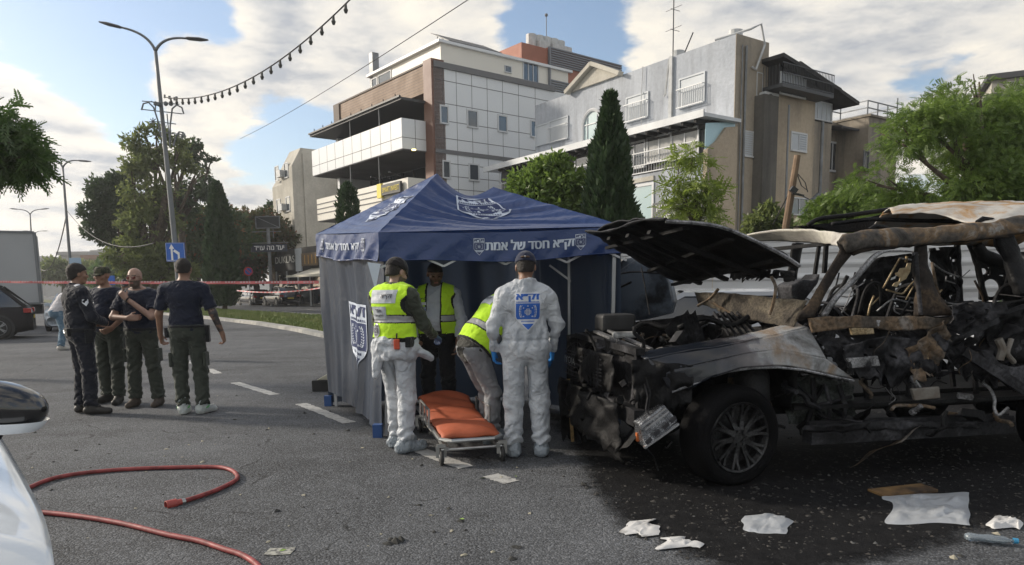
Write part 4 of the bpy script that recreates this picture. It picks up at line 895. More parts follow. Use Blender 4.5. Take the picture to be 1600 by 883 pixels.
far_tree('broad dark green tree with a few orange flowers behind the median cypress', 62, [(300, 355, 2.2, 0), (325, 340, 1.9, 0), (280, 385, 2.3, 0), (320, 385, 2.4, 0), (345, 335, 1.5, 0), (365, 350, 1.6, 0), (300, 410, 2.2, 0), (385, 380, 1.9, 0)], L_flame, 9000, .38, 44, 310, 'flowering_tree', gap=.15, gf=.3, shell=.6)
far_tree('red flowering dark tree behind the hanging street sign', 66, [(385, 350, 2.0, 0), (405, 365, 2.0, 0), (430, 355, 1.5, 0), (440, 375, 1.5, 0), (395, 400, 2.4, 0), (455, 372, .9, 0), (370, 400, 2.2, 0), (415, 340, 1.3, 0), (360, 425, 2, 0), (385, 425, 2, 0), (415, 410, 1.6, 0)], L_flame2, 12000, .42, 45, 400, 'flowering_tree', gap=.2, gf=.3, shell=.6)
far_tree('low green bushy tree under the blue arrow sign', 50, [(250, 400, 1.4, 0), (265, 420, 1.3, 0), (235, 425, 1.3, 0), (285, 425, 1.2, 0), (210, 430, 1.2, 0)], L_olive, 6000, .32, 46, 255, gap=.3, gf=.4, shell=.7)
far_tree('hazy green tree beside the far houses', 110, [(90, 420, 2.6, 0), (105, 430, 2.6, 0), (130, 425, 2.6, 0), (150, 430, 2.6, 0), (72, 428, 2, 0)], L_olive, 5000, .7, 47, 100, gap=.2, gf=.2, shell=.7)
far_tree('dark green trees at the far end of the street', 90, [(175, 425, 2.6, 0), (190, 432, 2.6, 0), (160, 435, 2.2, 0), (205, 440, 2.2, 0)], L_mid, 4000, .6, 48, 180, gap=.2, gf=.2, shell=.7)
far_tree('palm like dark treetop between the flowering tree and the beige house', 75, [(430, 325, .8, 0), (425, 335, .9, 0)], L_dark, 900, .6, 49, 427, gap=.3, gf=.3, shell=.9)
# hanging branch from a tree off to the left
lb = [(D(x, y, 13+dy), np.array((r, r, r*.5))) for x, y, r, dy in ((20, 235, .55, 0), (45, 245, .4, 0), (5, 215, .6, 0), (30, 258, .45, 0), (-20, 240, .8, 0), (-10, 200, .6, .3), (-70, 220, 1.2, 0), (-130, 190, 1.5, 0), (5, 262, .45, 0), (55, 262, .2, 0))]
tb = gp(-190, 13)
tree('leaning_tree', 'tree whose dark leafy branch hangs in from the left edge of the photo', 'tree', tb, tb+(0, 0, 3), lb, L_mid, 3600, .26, .16, 51, 'pin', gap=.15, gf=.7, shell=.8, k=6)

# ------------------------------------------------------------------ street lamps, wires, signs
M_lamp = mat('lamp grey paint', (.17, .18, .19), .5, .3, var=.15, scale=2)
M_blue = mat('sign blue paint', (.02, .12, .48), .35); M_wp = mat('white paint', (.8, .8, .8), .5)
def lamp(label, px0, py0, px1, py1, px2, py2, px3, py3, y, basepx):
    """junction (px0,py0), left head tip (px1,py1), right head tip (px2, py2)"""
    b = D(basepx, 460, y); b[2] = 0; j = D(px0, py0, y); t = thing('street_lamp', label, 'street lamp', b); sc_ = y/27.
    q = MB(); k = 9; q.tube([b+(j-b)*i/k for i in range(k+1)], [.115-.055*i/k for i in range(k+1)], 10); q.cyl(b, b+(0, 0, .5), .16, 10); q.build('pole', M_lamp, t, smooth=True)
    for (hx, hy, mx_, my_) in ((px1, py1, px3[0], py3[0]), (px2, py2, px3[1], py3[1])):
        e = D(hx, hy, y); m_ = D(mx_, my_, y)
        pts = []
        for i in range(11):
            s = i/10; pts.append(j*(1-s)**2+2*m_*s*(1-s)+e*s*s)
        q = MB(); q.tube(pts, [.055-.02*i/10 for i in range(11)], 8); ar = q.build('arm', M_lamp, t, smooth=True)
        d = unit(pts[-1]-pts[-2]); q = MB(); a = pts[-1]-d*.05
        q.tube([a, a+d*.15, a+d*.55, a+d*.85], [.05, .13, .15, .06], 8, flat=.4); q.build('lamp_head', mat('lamp head', (.10, .10, .11), .5), ar)
    return t, b, j
l1, b1, j1 = lamp('tall double armed street lamp with the blue arrow sign, nearest of the lamps', 243, 80, 190, 43, 290, 60, (232, 253), (52, 56), 27, 283)
lamp('second double armed street lamp, left of the big trees', 98, 262, 66, 246, 122, 251, (92, 104), (247, 249), 46, 113)
lamp('far double armed street lamp above the truck roof', 47, 336, 28, 327, 64, 327, (45, 49), (328, 328), 72, 54)
lamp('farthest faint street lamp beyond the truck', 55, 366, 44, 361, 66, 361, (54, 56), (361, 361), 105, 59)
L1P = Plane((0, j1[1], 0), (1, 0, 0))
# decorative light frame on lamp 1
df = thing('light_ornament', 'arched wire light decoration fixed to the nearest lamp post', 'ornament', b1)
def pp(px, py, y=26.85): return D(px, py, y)
q = MB()
q.tube([pp(221, 172), pp(224, 162), pp(232, 160), pp(240, 168), pp(247, 190), pp(251, 212)], .03, 5); q.tube([pp(287, 178), pp(284, 168), pp(276, 164), pp(269, 170), pp(266, 195), pp(265, 225)], .03, 5)
q.tube([pp(290, 214), pp(286, 207), pp(280, 206), pp(275, 213), pp(271, 228)], .03, 5)
for a, b in (((222, 158), (280, 163)), ((222, 171), (285, 178)), ((246, 190), (275, 194)), ((258, 207), (289, 211)), ((243, 160), (243, 172)), ((261, 178), (266, 232)), ((236, 158), (243, 162)), ((262, 161), (258, 164))): q.bar(pp(*a), pp(*b), .03)
for cx_, cy_ in ((239, 190), (285, 213)):
    for k in range(4): a = k*math.pi/4; q.bar(pp(cx_-6*math.cos(a), cy_-6*math.sin(a)), pp(cx_+6*math.cos(a), cy_+6*math.sin(a)), .025)
for cx_, cy_ in ((243, 162), (248, 163), (259, 162), (267, 162)): q.ball(pp(cx_, cy_), .09, 6)
for cx_, cy_ in ((265, 150), (273, 152), (257, 148), (276, 151)): q.cyl(pp(cx_, cy_), pp(cx_, cy_+5), .045, 5)
q.build('wire_frame', M_lamp, df)
# blue direction sign
sg = thing('direction_sign', 'square blue sign with two white arrows on the nearest lamp post', 'sign', b1)
SP1 = Plane(D(274, 394, 26.7), (1, .05, 0)); q = MB(); q.obox(SP1.P(-.34, -.34, 0), SP1.a*.68, -SP1.n*.03, (0, 0, .68)); q.build('panel', M_blue, sg, bevel=.0)
q = MB(); q.obox(SP1.P(-.30, -.30, .003), SP1.a*.6, SP1.n*.002, (0, 0, .012)); 
q.prism([SP1.P(*p_, .004) for p_ in ((-.16, -.3), (-.09, -.3), (-.09, .12), (-.03, .12), (-.125, .29), (-.22, .12), (-.16, .12))], SP1.n, .004)
q.prism([SP1.P(*p_, .004) for p_ in ((.08, -.3), (.15, -.3), (.15, -.02), (-.02, .10), (-.08, .03), (.08, -.09))], SP1.n, .004)
for a, b in (((-.325, -.325), (.325, -.325)), ((.325, -.325), (.325, .325)), ((.325, .325), (-.325, .325)), ((-.325, .325), (-.325, -.325))): q.bar(SP1.P(*a, .003), SP1.P(*b, .003), .014, .006)
q.build('arrows', M_wp, sg)
# other small blue sign boards by lamp 2
s3 = thing('street_name_plate', 'pale blue rectangular plate on the second lamp post', 'sign', (gp(113, 45.5))); q = MB(); P3 = Plane(D(117, 411, 45.5), (1, 0, 0)); q.obox(P3.P(-.34, -.28, 0), (.72, 0, 0), (0, .04, 0), (0, 0, .6)); q.build('panel', mat('pale blue panel', (.30, .42, .55), .5), s3); q = MB(); q.bar(P3.P(-.4, 0, -.1), P3.P(.4, 0, -.1), .05); q.build('bracket', M_lamp, s3)
s4 = thing('pedestrian_sign', 'tiny blue sign behind the man in the dark cap', 'sign', gp(172, 40)); P4 = Plane(D(172, 438, 40), (1, 0, 0)); q = MB(); q.obox(P4.P(-.2, -.25, 0), (.45, 0, 0), (0, .03, 0), (0, 0, .5)); q.build('panel', M_blue, s4); q = MB(); q.cyl(gp(172, 40.05), D(172, 432, 40.05), .04, 8); q.build('post', M_lamp, s4)
# wires
M_wire = mat('black cable', (.03, .03, .03), .7)
def wire(a, b, sag, r, n=24): return [a+(b-a)*t-np.array([0, 0, sag*4*t*(1-t)]) for t in np.linspace(0, 1, n)]
st = thing('festoon_lights', 'black cable of small hanging bulbs from the lamp post to the top of the photo', 'string lights', D(258, 152, 26.8))
a = D(258, 152, 26.8); b = D(560, -14, 17.); P_ = wire(a, b, .75, .012, 40); q = MB(); q.tube(P_, .018, 5); q.build('cable', M_wire, st)
q = MB()
for i in range(1, 23):
    t = i/23.; j_ = t*39; k0 = int(j_); p = P_[k0]+(P_[min(k0+1, 39)]-P_[k0])*(j_-k0); q = MB(); q.tube([p, p-(0, 0, .09), p-(0, 0, .13), p-(0, 0, .2)], [.03, .035, .055, .03], 7); q.build('bulb', mat('bulb socket', (.05, .05, .045), .5), st)
st2 = thing('festoon_lights', 'faint garland hanging between the two farther lamp posts', 'string lights', D(105, 330, 46)); q = MB(); q.tube(wire(D(104, 335, 46), D(50, 400, 75), 2.4, .02, 24), .035, 4); q.tube(wire(D(104, 328, 46), D(240, 380, 27.3), .9, .02, 24), .02, 4); q.build('cable', M_wire, st2)
ow = thing('overhead_wire', 'thin grey wire crossing the sky above the office building', 'wire', D(380, 215, 40)); q = MB(); q.tube(wire(D(375, 217, 44), D(740, -6, 15), .15, .01, 16), .011, 4); q.build('cable', M_wire, ow)
# wooden pole by the tan wing
wp = thing('utility_pole', 'leaning weathered wooden pole in front of the tan wall', 'pole', gp(1222, 20)); q = MB(); q.tube([D(1222, 440, 20), D(1228, 354, 20), D(1246, 243, 20)], [.11, .1, .085], 9); po = q.build('post', M_wood, wp)
q = MB(); q.bar(D(1238, 302, 19.85), D(1256, 306, 19.85), .05); q.bar(D(1236, 294, 19.8), D(1244, 300, 19.8), .14); q.tube([D(1248, 303, 19.8), D(1265, 312, 21), D(1290, 300, 23)], .02, 5); q.build('bracket', M_dark, po)
q = MB(); q.tube([D(1242, 262, 20), D(1252, 290, 21), D(1262, 298, 23)], .015, 4); q.tube([D(1245, 270, 20), D(1258, 285, 22), D(1262, 300, 23)], .015, 4); q.tube([D(1234, 300, 20), D(1208, 350, 21)], .02, 4); q.build('stay_wires', M_wire, po)
# barrier tape
M_tape = mat('red and white tape', (.75, .10, .10), .6, col2=(.72, .45, .45), scale=3, lo=.45, hi=.6); M_tape.node_tree.nodes['Principled BSDF'].inputs['Alpha'].default_value = 1
tp = thing('barrier_tape', 'red and white plastic tape stretched across the street at head height', 'tape', D(300, 441, 12))
def ribbon(a, b, sag, h, n=60, tw=.25):
    q = MB(); P_ = wire(np.array(a), np.array(b), sag, 0, n); L = []
    for i, p in enumerate(P_):
        t = tw*math.sin(i*.37)+.2*math.sin(i*.13+1); u_ = np.array([0, math.sin(t), math.cos(t)])*h/2; L.append((p-u_, p+u_))
    for i in range(n-1): q.m = i % 2; q.quad(L[i][0], L[i+1][0], L[i+1][1], L[i][1])
    return q
M_tw = mat('tape white', (.62, .42, .42), .6); M_tr = mat('tape red', (.62, .17, .17), .6)
ribbon(D(-30, 440, 13.2), D(498, 441, 10.2), .015, .040, 150).build('tape_band', [M_tr, M_tr], tp)
q = MB(); 
a_, b_ = D(-30, 440, 13.2), D(498, 441, 10.2)
for k in range(26):
    p = a_+(b_-a_)*(k+.5)/26+np.array([0, -.012, 0])
    for j in range(4): q.obox(p+np.array([j*.045-.09, -.015, -.012]), (.028, 0, 0), (0, .002, 0), (0, 0, .024))
q.build('tape_lettering', M_tw, tp)
tp2 = thing('barrier_tape', 'thin pale strand of tape sagging lower near the parked cars', 'tape', D(440, 455, 30)); ribbon(D(370, 454, 32), D(500, 450, 28), .12, .05, 40).build('tape_band', [M_tw, M_tr], tp2)
# ------------------------------------------------------------------ tent
def fabric(name, col, rough=.42, tr=.06, bump=.3, sheen=.0, spec=.5, bs=60, bd=.004, **kw):
    m = mat(name, col, rough, spec=spec, **kw); nt = m.node_tree; b = nt.nodes['Principled BSDF']; L = nt.links.new
    out = nt.nodes['Material Output']; t = nt.nodes.new('ShaderNodeBsdfTranslucent'); t.inputs[0].default_value = (*[min(1, c*2.2) for c in col], 1)
    mx = nt.nodes.new('ShaderNodeMixShader'); mx.inputs[0].default_value = tr; L(b.outputs[0], mx.inputs[1]); L(t.outputs[0], mx.inputs[2]); L(mx.outputs[0], out.inputs[0])
    tc = nt.nodes.new('ShaderNodeTexCoord'); n = nt.nodes.new('ShaderNodeTexNoise'); n.inputs['Scale'].default_value = bs; n.inputs['Detail'].default_value = 4; n.inputs['Distortion'].default_value = .8
    L(tc.outputs['Object'], n.inputs['Vector']); bp = nt.nodes.new('ShaderNodeBump'); bp.inputs['Strength'].default_value = bump; bp.inputs['Distance'].default_value = bd; L(n.outputs[0], bp.inputs['Height']); L(bp.outputs[0], b.inputs['Normal'])
    if sheen: b.inputs['Sheen Weight'].default_value = sheen; b.inputs['Sheen Roughness'].default_value = .4
    return m
M_navy = fabric('navy canopy fabric', (.013, .040, .145), .36, .07, bs=9, bd=.03, bump=.4, spec=.6, sheen=.04)
M_wall = fabric('dark tent wall fabric', (.038, .052, .080), .38, .12, bs=9, bd=.012, bump=.4, spec=.6)
M_logoW = mat('printed white', (.52, .58, .68), .55); M_logoN = mat('printed navy', (.015, .03, .11), .5)
def dense_text(mb, s, fn, w, h, m=0, bold=.032, cx=0, cy=0):
    v, f = text_mesh(s); W, Hh = np.ptp(v[:, 0]), np.ptp(v[:, 1])
    for i, dx in enumerate((-bold, 0, bold, bold*2)): mb.add([fn(cx+(x+dx)*w/W, cy+y*h/Hh, .4*i+.1*z) for x, y, z in v], f, m)
def shield(mb, fn, W=1., h=1.36, navy=1, white=0, bg=True, lift=(.0, .0, .0), letters=None):
    """a shield emblem: band of letters on top, wreath and globe below, a pointed foot; fn(x, y, lift)"""
    def w(y): return .5*W*(1 if y > -.22 else max(.0, 1-((-.22-y)/.46)**1.0)) 
    def band(y0, y1, f, m, lv, n=10, k=6):
        for i in range(k):
            ya, yb = y0+(y1-y0)*i/k, y0+(y1-y0)*(i+1)/k
            for j in range(n):
                a, b = -1+2*j/n, -1+2*(j+1)/n
                mb.add([fn(a*f(ya), ya, lv), fn(b*f(ya), ya, lv), fn(b*f(yb), yb, lv), fn(a*f(yb), yb, lv)], [(3, 2, 1, 0)], m)
    a, b, c = (0, 1, 2)
    if bg: band(-.68, .68, w, white, a, k=14)
    f2 = lambda y: w(y)-.035*W
    band(-.26, .30, f2, navy, b); band(-.62, -.42, lambda y: max(0, w(y)-.05*W), navy, b)
    dense_text(mb, heb('זק״א'), lambda x, y, l: fn(x, y, b+l*.5), .88*W, .29, navy, .035, 0, .49)
    band(.325, .335, f2, navy, b, k=1)
    for yy, n_ in ((.345, 17),):
        for i in range(n_): x = -.42*W+.84*W*i/(n_-1); mb.add([fn(x-.016*W, yy-.008, b), fn(x+.012*W, yy-.008, b), fn(x+.012*W, yy+.028, b), fn(x-.016*W, yy+.028, b)], [(0, 1, 2, 3)], navy)
    for i in range(12): x = -.24*W+.48*W*i/11; mb.add([fn(x-.014*W, -.36, b), fn(x+.012*W, -.36, b), fn(x+.012*W, -.31, b), fn(x-.014*W, -.31, b)], [(0, 1, 2, 3)], navy)
    def q4(x, y, sx, sy, rot): 
        cr, sr = math.cos(rot), math.sin(rot); mb.add([fn(x+dx*cr-dy*sr, y+dx*sr+dy*cr, c) for dx, dy in ((-sx, 0), (0, -sy), (sx, 0), (0, sy))], [(0, 1, 2, 3)], white)
    for s in (-1, 1):
        for i in range(9): t = -1.1+i*.27; x, y = s*(.33*W-.0*i)*1.0*(1-.12*t*t), .02+.22*math.sin(t)*1.0; q4(x, y, .035*W, .017, s*(.9+t*.5)); q4(x-s*.05*W, y+.01, .026*W, .013, s*(-.6+t*.5))
    r = .125
    for k in range(5): x = -.12+.06*k; hgt = math.sqrt(max(0, r*r-x*x*.9)); mb.add([fn((x-.009)*W, -hgt+.0, c), fn((x+.009)*W, -hgt, c), fn((x+.009)*W, hgt, c), fn((x-.009)*W, hgt, c)], [(0, 1, 2, 3)], white)
    for k in range(5): y = -.1+.05*k; wd = math.sqrt(max(0, r*r-y*y)); mb.add([fn(-wd*W, y-.008, c), fn(wd*W, y-.008, c), fn(wd*W, y+.008, c), fn(-wd*W, y+.008, c)], [(0, 1, 2, 3)], white)
    for k in range(4): q4((-1 if k % 2 else 1)*.17*W, (.14 if k > 1 else -.16), .03*W, .03, .5)
    mb.add([fn(-.03*W, .19, c), fn(.03*W, .19, c), fn(0, .25, c)], [(0, 1, 2)], white)
tFL = G(590, 683); tBL = G(513, 634); tFR = np.array([1.14, 7.3, 0]); tBR = tFR+(tBL-tFL)*1.0
eFL = D(591, 363, tFL[1]); eBL = D(493, 366, tBL[1]); eFR = D(980, 353, 7.3); eBR = tBR+(0, 0, 2.12)
P1 = D(683, 271, 8.1); P2 = D(771, 292, 8.2)
tent = thing('canopy_tent', 'navy blue pop up tent with white Hebrew lettering and shield emblems', 'tent', (tFL+tFR+tBL+tBR)/4)
def lerp(a, b, t): return a+(b-a)*t
def ridge(u): return lerp(P1, P2, u)-np.array([0, 0, .16])*math.sin(math.pi*u)
def roofpt(a0, a1, b0, b1, u, v, nrm, seed, lift=0., rf=None, amp=1.):
    top = rf(u) if rf else lerp(b0, b1, u); p = lerp(lerp(a0, a1, u), top, v)
    s = math.sin(math.pi*v)*.05*(1-.3*math.cos(6.28*u)) 
    edge = min(1, 6*min(v, 1-v, u+.05, 1.05-u))
    w = snoise(np.array([[p[0]*.55+v*1.6, v*5.5+.9*p[0], seed]]), seed, 1.0, 3)[0]*.020*amp
    w += .010*math.sin(u*14+seed+2*math.sin(v*5))*max(0, 1-v*2.2)
    return p - np.array([0, 0, s*edge]) + nrm*(w*edge+lift)
nF = unit(np.cross(eFR-eFL, P1-eFL)); nL = unit(np.cross(eFL-eBL, P1-eBL)); nR = unit(np.cross(eBR-eFR, P2-eFR)); nB = unit(np.cross(eBL-eBR, P2-eBR))
for nn_ in (nF, nL, nR, nB):
    if nn_[2] < 0: nn_ *= -1
PAN = {'F': (eFL, eFR, P1, P2, nF, 3, ridge), 'L': (eBL, eFL, P1, P1, nL, 4, None), 'R': (eFR, eBR, P2, P2, nR, 5, None), 'B': (eBR, eBL, P2, P1, nB, 6, lambda u: ridge(1-u))}
def roofn(k, u, v, lift=0.):
    a0, a1, b0, b1, n, sd, rf = PAN[k]; return roofpt(a0, a1, b0, b1, u, v, n, sd, lift, rf)
q = MB()
for k in 'FLRB': q.grid(lambda u, v, k=k: roofn(k, u, v), 70, 50)
roof = q.build('roof', M_navy, tent, smooth=True)
VD = .27
def valp(k, u, v, lift=0.):   # v 0 top .. 1 bottom
    a0, a1 = PAN[k][0], PAN[k][1]; p = lerp(a0, a1, u); n = unit(np.array([PAN[k][4][0], PAN[k][4][1], 0]))
    w = (.018*math.sin(u*19+v*2+PAN[k][5])+.012*math.sin(u*41+v*5))*v + .015*v + .008*math.sin(u*60+v*9)*v
    drop = VD*(1+.05*math.sin(u*9+PAN[k][5]))*v + .03*math.sin(math.pi*u)*(1 if k == 'F' else .4)
    return p-np.array([0, 0, drop]) + n*(w+lift)
q = MB()
for k in 'FLRB': q.grid(lambda u, v, k=k: valp(k, u, v), 90, 8)
q.build('valance', M_navy, tent, smooth=True)
q = MB()
for k in 'FLRB': q.tube([valp(k, i/60, 1., .002) for i in range(61)], .006, 5)
for a, b in ((eFL, P1), (eBL, P1), (eFR, P2), (eBR, P2)): pass
q.build('hem', M_navy, tent)
# lettering
q = MB(); q.m = 0
def on_val(k, cx, sgn=1):
    L = np.linalg.norm(PAN[k][1]-PAN[k][0]); return lambda x, y, lv=0: valp(k, cx+x/L, .5-y/VD, .006+.002*lv)
f_ = on_val('F', .60)
dense_text(q, heb('זק״א חסד של אמת'), f_, .88, .125)
q.m = 0
f_l = on_val('L', .48); dense_text(q, heb('זק״א חסד של אמת'), f_l, 1.25, .12)
q.build('lettering', M_logoW, tent)
q = MB()
for cx in (.60-.515/2.5, .60+.515/2.5): g_ = on_val('F', cx); shield(q, lambda x, y, l: g_(x*.105, y*.12, l), navy=1, white=0)
for cx in (.48-.72/2.2, .48+.72/2.2): g_ = on_val('L', cx); shield(q, lambda x, y, l: g_(x*.105, y*.12, l), navy=1, white=0)
def roof_dec(k, cu, cv, su, sv): return lambda x, y, l: roofn(k, cu+x*su, cv+y*sv, .008+.003*l)
g1 = roof_dec('F', .53, .66, .42, .34); shield(q, g1, navy=1, white=0)
g2 = roof_dec('L', .5, .47, .42, .34); shield(q, g2, navy=1, white=0)
Wl = Plane(tBL, tFL-tBL); Lw = np.linalg.norm(tFL-tBL)
def wallp(u, v, lift=0.):        # v 0 at floor .. 1 at eave
    a = lerp(tBL, tFL, u); b = lerp(eBL, eFL, u); p = lerp(a+(0, 0, .12*(1-u)+.07), b-(0, 0, .15), v); n = unit(np.array([nL[0], nL[1], 0]))
    f = (1-.65*v)
    w = f*(.024*math.sin(u*23+.8*math.sin(v*3))+.015*math.sin(u*43+1.0*math.sin(v*3+1))+.005*math.sin(u*83+v*2)) - .06*math.sin(math.pi*v)*math.sin(math.pi*u) + snoise(np.array([[u*1.4, v*1.2, 9.]]), 9, .5, 3)[0]*.02
    return p + n*(w-.03+lift)
gw = lambda x, y, l: wallp(.56+x*.30, .46+y*.30, .012+.003*l); shield(q, gw, navy=1, white=0)
q.build('emblem', [M_logoW, M_logoN], tent)
q = MB(); q.grid(wallp, 110, 40); q.build('side_wall', M_wall, tent, smooth=True)
def wallB(u, v):
    a = lerp(tBL, lerp(tBL, tBR, .97), u); p = lerp(a+(0, 0, .04), a+(0, 0, 1.98), v); return p+np.array([0, 1, 0])*(.04*math.sin(u*19+v)+.02*math.sin(u*43+2*v)+.03*math.sin(v*9+u*3))
def wallR(u, v):
    a = lerp(tBR+(tFR-tBR)*.05, tFR, u); p = lerp(a+(0, 0, .04), a+(0, 0, 1.98), v); return p+np.array([1, 0, 0])*(.04*math.sin(u*17+v)+.02*math.sin(u*39+2*v))
q = MB(); q.grid(wallB, 70, 24); q.grid(wallR, 60, 24); q.build('rear_wall', M_wall, tent, smooth=True)
M_pole = mat('tent pole', (.45, .46, .48), .35, .5)
q = MB(); 
for a, e in ((tFL, eFL), (tBL, eBL), (tFR, eFR), (tBR, eBR)): q = MB(); k_ = (tFL+tBR)/2-a; k_ = k_/np.linalg.norm(k_)*.13; q.bar(a+k_, e+k_*(1, 1, 0)-(0, 0, .05), .035); q.build('pole', M_pole, tent)
q = MB(); pr_ = np.array([.66, 8.2, 0]); q.bar(pr_, pr_+(0, 0, 2.0), .028)
mid = pr_+(0, 0, 1.45); q.bar(mid+(-.22, 0, .25), mid+(.25, 0, -.1), .022)
for i in range(4):
    a = lerp(eFL, eFR, i/4)-(0, -.03, .06); b = lerp(eFL, eFR, (i+1)/4)-(0, -.03, .06); z = (0, 0, .28)
    q.bar(a-(0, 0, 0), b-z, .02); q.bar(a-z, b, .02)
q.build('scissor_frame', M_pole, tent)
q = MB()
for a in (tFL, tBL): q = MB(); q.obox(a+(-.04, -.04, 0), (.09, 0, 0), (0, .09, 0), (0, 0, .13)); q.build('corner_sleeve', mat('blue sleeve', (.02, .07, .22), .6), tent)
q = MB(); a = tFL+(0, -.02, .0); q.add([a+(-.03, 0, 1.72), a+(.10, -.02, 1.70), a+(.04, -.02, 1.45)], [(0, 1, 2)]); q.build('corner_flap', M_logoW, tent)
# ------------------------------------------------------------------ stretcher
AX = unit((-.25, .97, 0)); BX = np.array([AX[1], -AX[0], 0]); o = G(690, 727)
st = thing('ambulance_stretcher', 'low wheeled stretcher with an orange mattress between the workers', 'stretcher', o)
M_steel = mat('brushed steel', (.45, .45, .44), .35, .8, var=.2, scale=8); M_org = mat('orange vinyl', (.43, .10, .04), .7, var=.25, scale=3, bump=.3, bscale=9); M_rub = mat('rubber', (.025, .025, .025), .7)
sp = lambda a, b, z: o+AX*a+BX*b+np.array([0, 0, z])
Wd, Ln, ZM = .52, 1.6, .21
q = MB()
fr = [sp(.05, 0, ZM), sp(Ln, 0, ZM+.02), sp(Ln+.12, .1, ZM+.02), sp(Ln+.12, Wd-.1, ZM+.02), sp(Ln, Wd, ZM+.02), sp(.05, Wd, ZM), sp(-.05, Wd-.08, ZM), sp(-.05, .08, ZM)]
q.tube(fr+[fr[0]], .017, 8); q.tube([sp(.0, .04, .13), sp(Ln*.9, .04, .13)], .014, 8); q.tube([sp(0, Wd-.04, .13), sp(Ln*.9, Wd-.04, .13)], .014, 8)
for t in (.0, .45, .9):
    q.tube([sp(Ln*t, .0, .13), sp(Ln*t, Wd, .13)], .014, 8)
for s in (.04, Wd-.04):
    q.bar(sp(.05, s, .13), sp(.75, s, ZM-.01), .022); q.bar(sp(1.6, s, .13), sp(1.0, s, ZM), .022); q.bar(sp(-.03, s, .14), sp(.60, s, ZM-.02), .035)
q.build('frame', M_steel, st, smooth=False)
q = MB()
for s in (-.02, Wd+.02): q = MB(); q.tube([sp(.55, s, ZM), sp(.55, s, ZM+.17), sp(1.15, s, ZM+.17), sp(1.15, s, ZM)], .011, 7); q.bar(sp(.75, s, ZM), sp(.75, s, ZM+.17), .016); q.bar(sp(.95, s, ZM), sp(.95, s, ZM+.17), .016); q.build('side_rail', M_steel, st)
def pad(u, v):
    x = .02+(Wd-.04)*v; a = .03+(Ln-.05)*u; z = ZM+.05+.012*math.sin(a*9)*math.sin(v*3.1)+.01*math.sin(a*23+v*8)-.03*(abs(2*v-1)**4)-.05*(abs(2*u-1)**14)-.025*math.exp(-((u-.36)/.02)**2)-.025*math.exp(-((u-.66)/.02)**2); return sp(a, x, z+(.0 if u < .5 else (u-.5)*.25))
q = MB(); q.grid(pad, 60, 18); pb = q.build('mattress', M_org, st, smooth=True, solid=.028)
q = MB()
for i, a in enumerate((.25, .95)): q.grid(lambda u, v, a=a: pad((a+.05*u)/Ln, v)+np.array([0, 0, .006]), 2, 14)
q.build('strap', M_rub, st)
for a, b in ((0, 0), (0, Wd), (Ln*.88, 0), (Ln*.88, Wd)):
    c = sp(a, b, .065); q = MB(); q.lathe(c-BX*.018, BX, [(.0, 0), (.03, 0), (.048, .004), (.065, .006), (.067, .018), (.065, .030), (.048, .032), (.03, .036), (0, .036)], 20)
    w_ = q.build('wheel', M_rub, st, smooth=True)
    q = MB(); q.lathe(c-BX*.022, BX, [(0, 0), (.034, 0), (.036, .006), (.036, .038), (.034, .044), (0, .044)], 12); q.bar(c-BX*.03, c-BX*.03+(0, 0, .1), .012, .03); q.bar(c+BX*.03, c+BX*.03+(0, 0, .1), .012, .03); q.bar(c-BX*.035+(0, 0, .1), c+BX*.035+(0, 0, .1), .03); q.build('fork', M_steel, w_)
# ------------------------------------------------------------------ hose
M_hose = mat('red rubber hose', (.30, .05, .05), .6, var=.5, scale=14)
hs = thing('fire_hose', 'red rubber hose lying in a loop on the asphalt with an open coupling', 'hose', G(270, 740))
def smooth_path(P_, n=8):
    P_ = [np.array(p) for p in P_]; P_ = [2*P_[0]-P_[1]]+P_+[2*P_[-1]-P_[-2]]; out = []
    for i in range(1, len(P_)-2):
        for k in range(n):
            t = k/n; a, b, c, d = P_[i-1:i+3]; out.append(.5*((2*b)+(-a+c)*t+(2*a-5*b+4*c-d)*t*t+(-a+3*b-3*c+d)*t**3))
    out.append(P_[-2]); return out
hp = [G(x, y, .018) for x, y in ((-60, 815), (0, 780), (45, 762), (75, 750), (110, 742), (160, 736), (220, 732), (290, 730), (340, 730), (362, 735), (371, 744), (366, 752), (340, 765), (310, 776), (288, 783))]
q = MB(); q.tube(smooth_path(hp), .0165, 10)
hp2 = [G(x, y, .018) for x, y in ((-60, 800), (0, 797), (70, 801), (140, 809), (200, 820), (260, 835), (310, 845), (350, 858), (380, 868), (405, 886), (425, 920))]
q.tube(smooth_path(hp2), .0165, 10); q.build('tube', M_hose, hs, smooth=True)
e = hp[-1]; d = unit(G(262, 789, .018)-e); q = MB(); q.lathe(e+d*.02, d, [(.019, 0), (.022, 0), (.022, .03), (.031, .035), (.031, .105), (.026, .107), (.024, .05), (0, .05)], 16); q.build('coupling', mat('red coupling', (.34, .06, .05), .5), hs, smooth=False)
q = MB(); q.lathe(e-d*.005, d, [(.0175, 0), (.02, 0), (.02, .03), (.0175, .03)], 14); q.build('clamp', M_steel, hs)
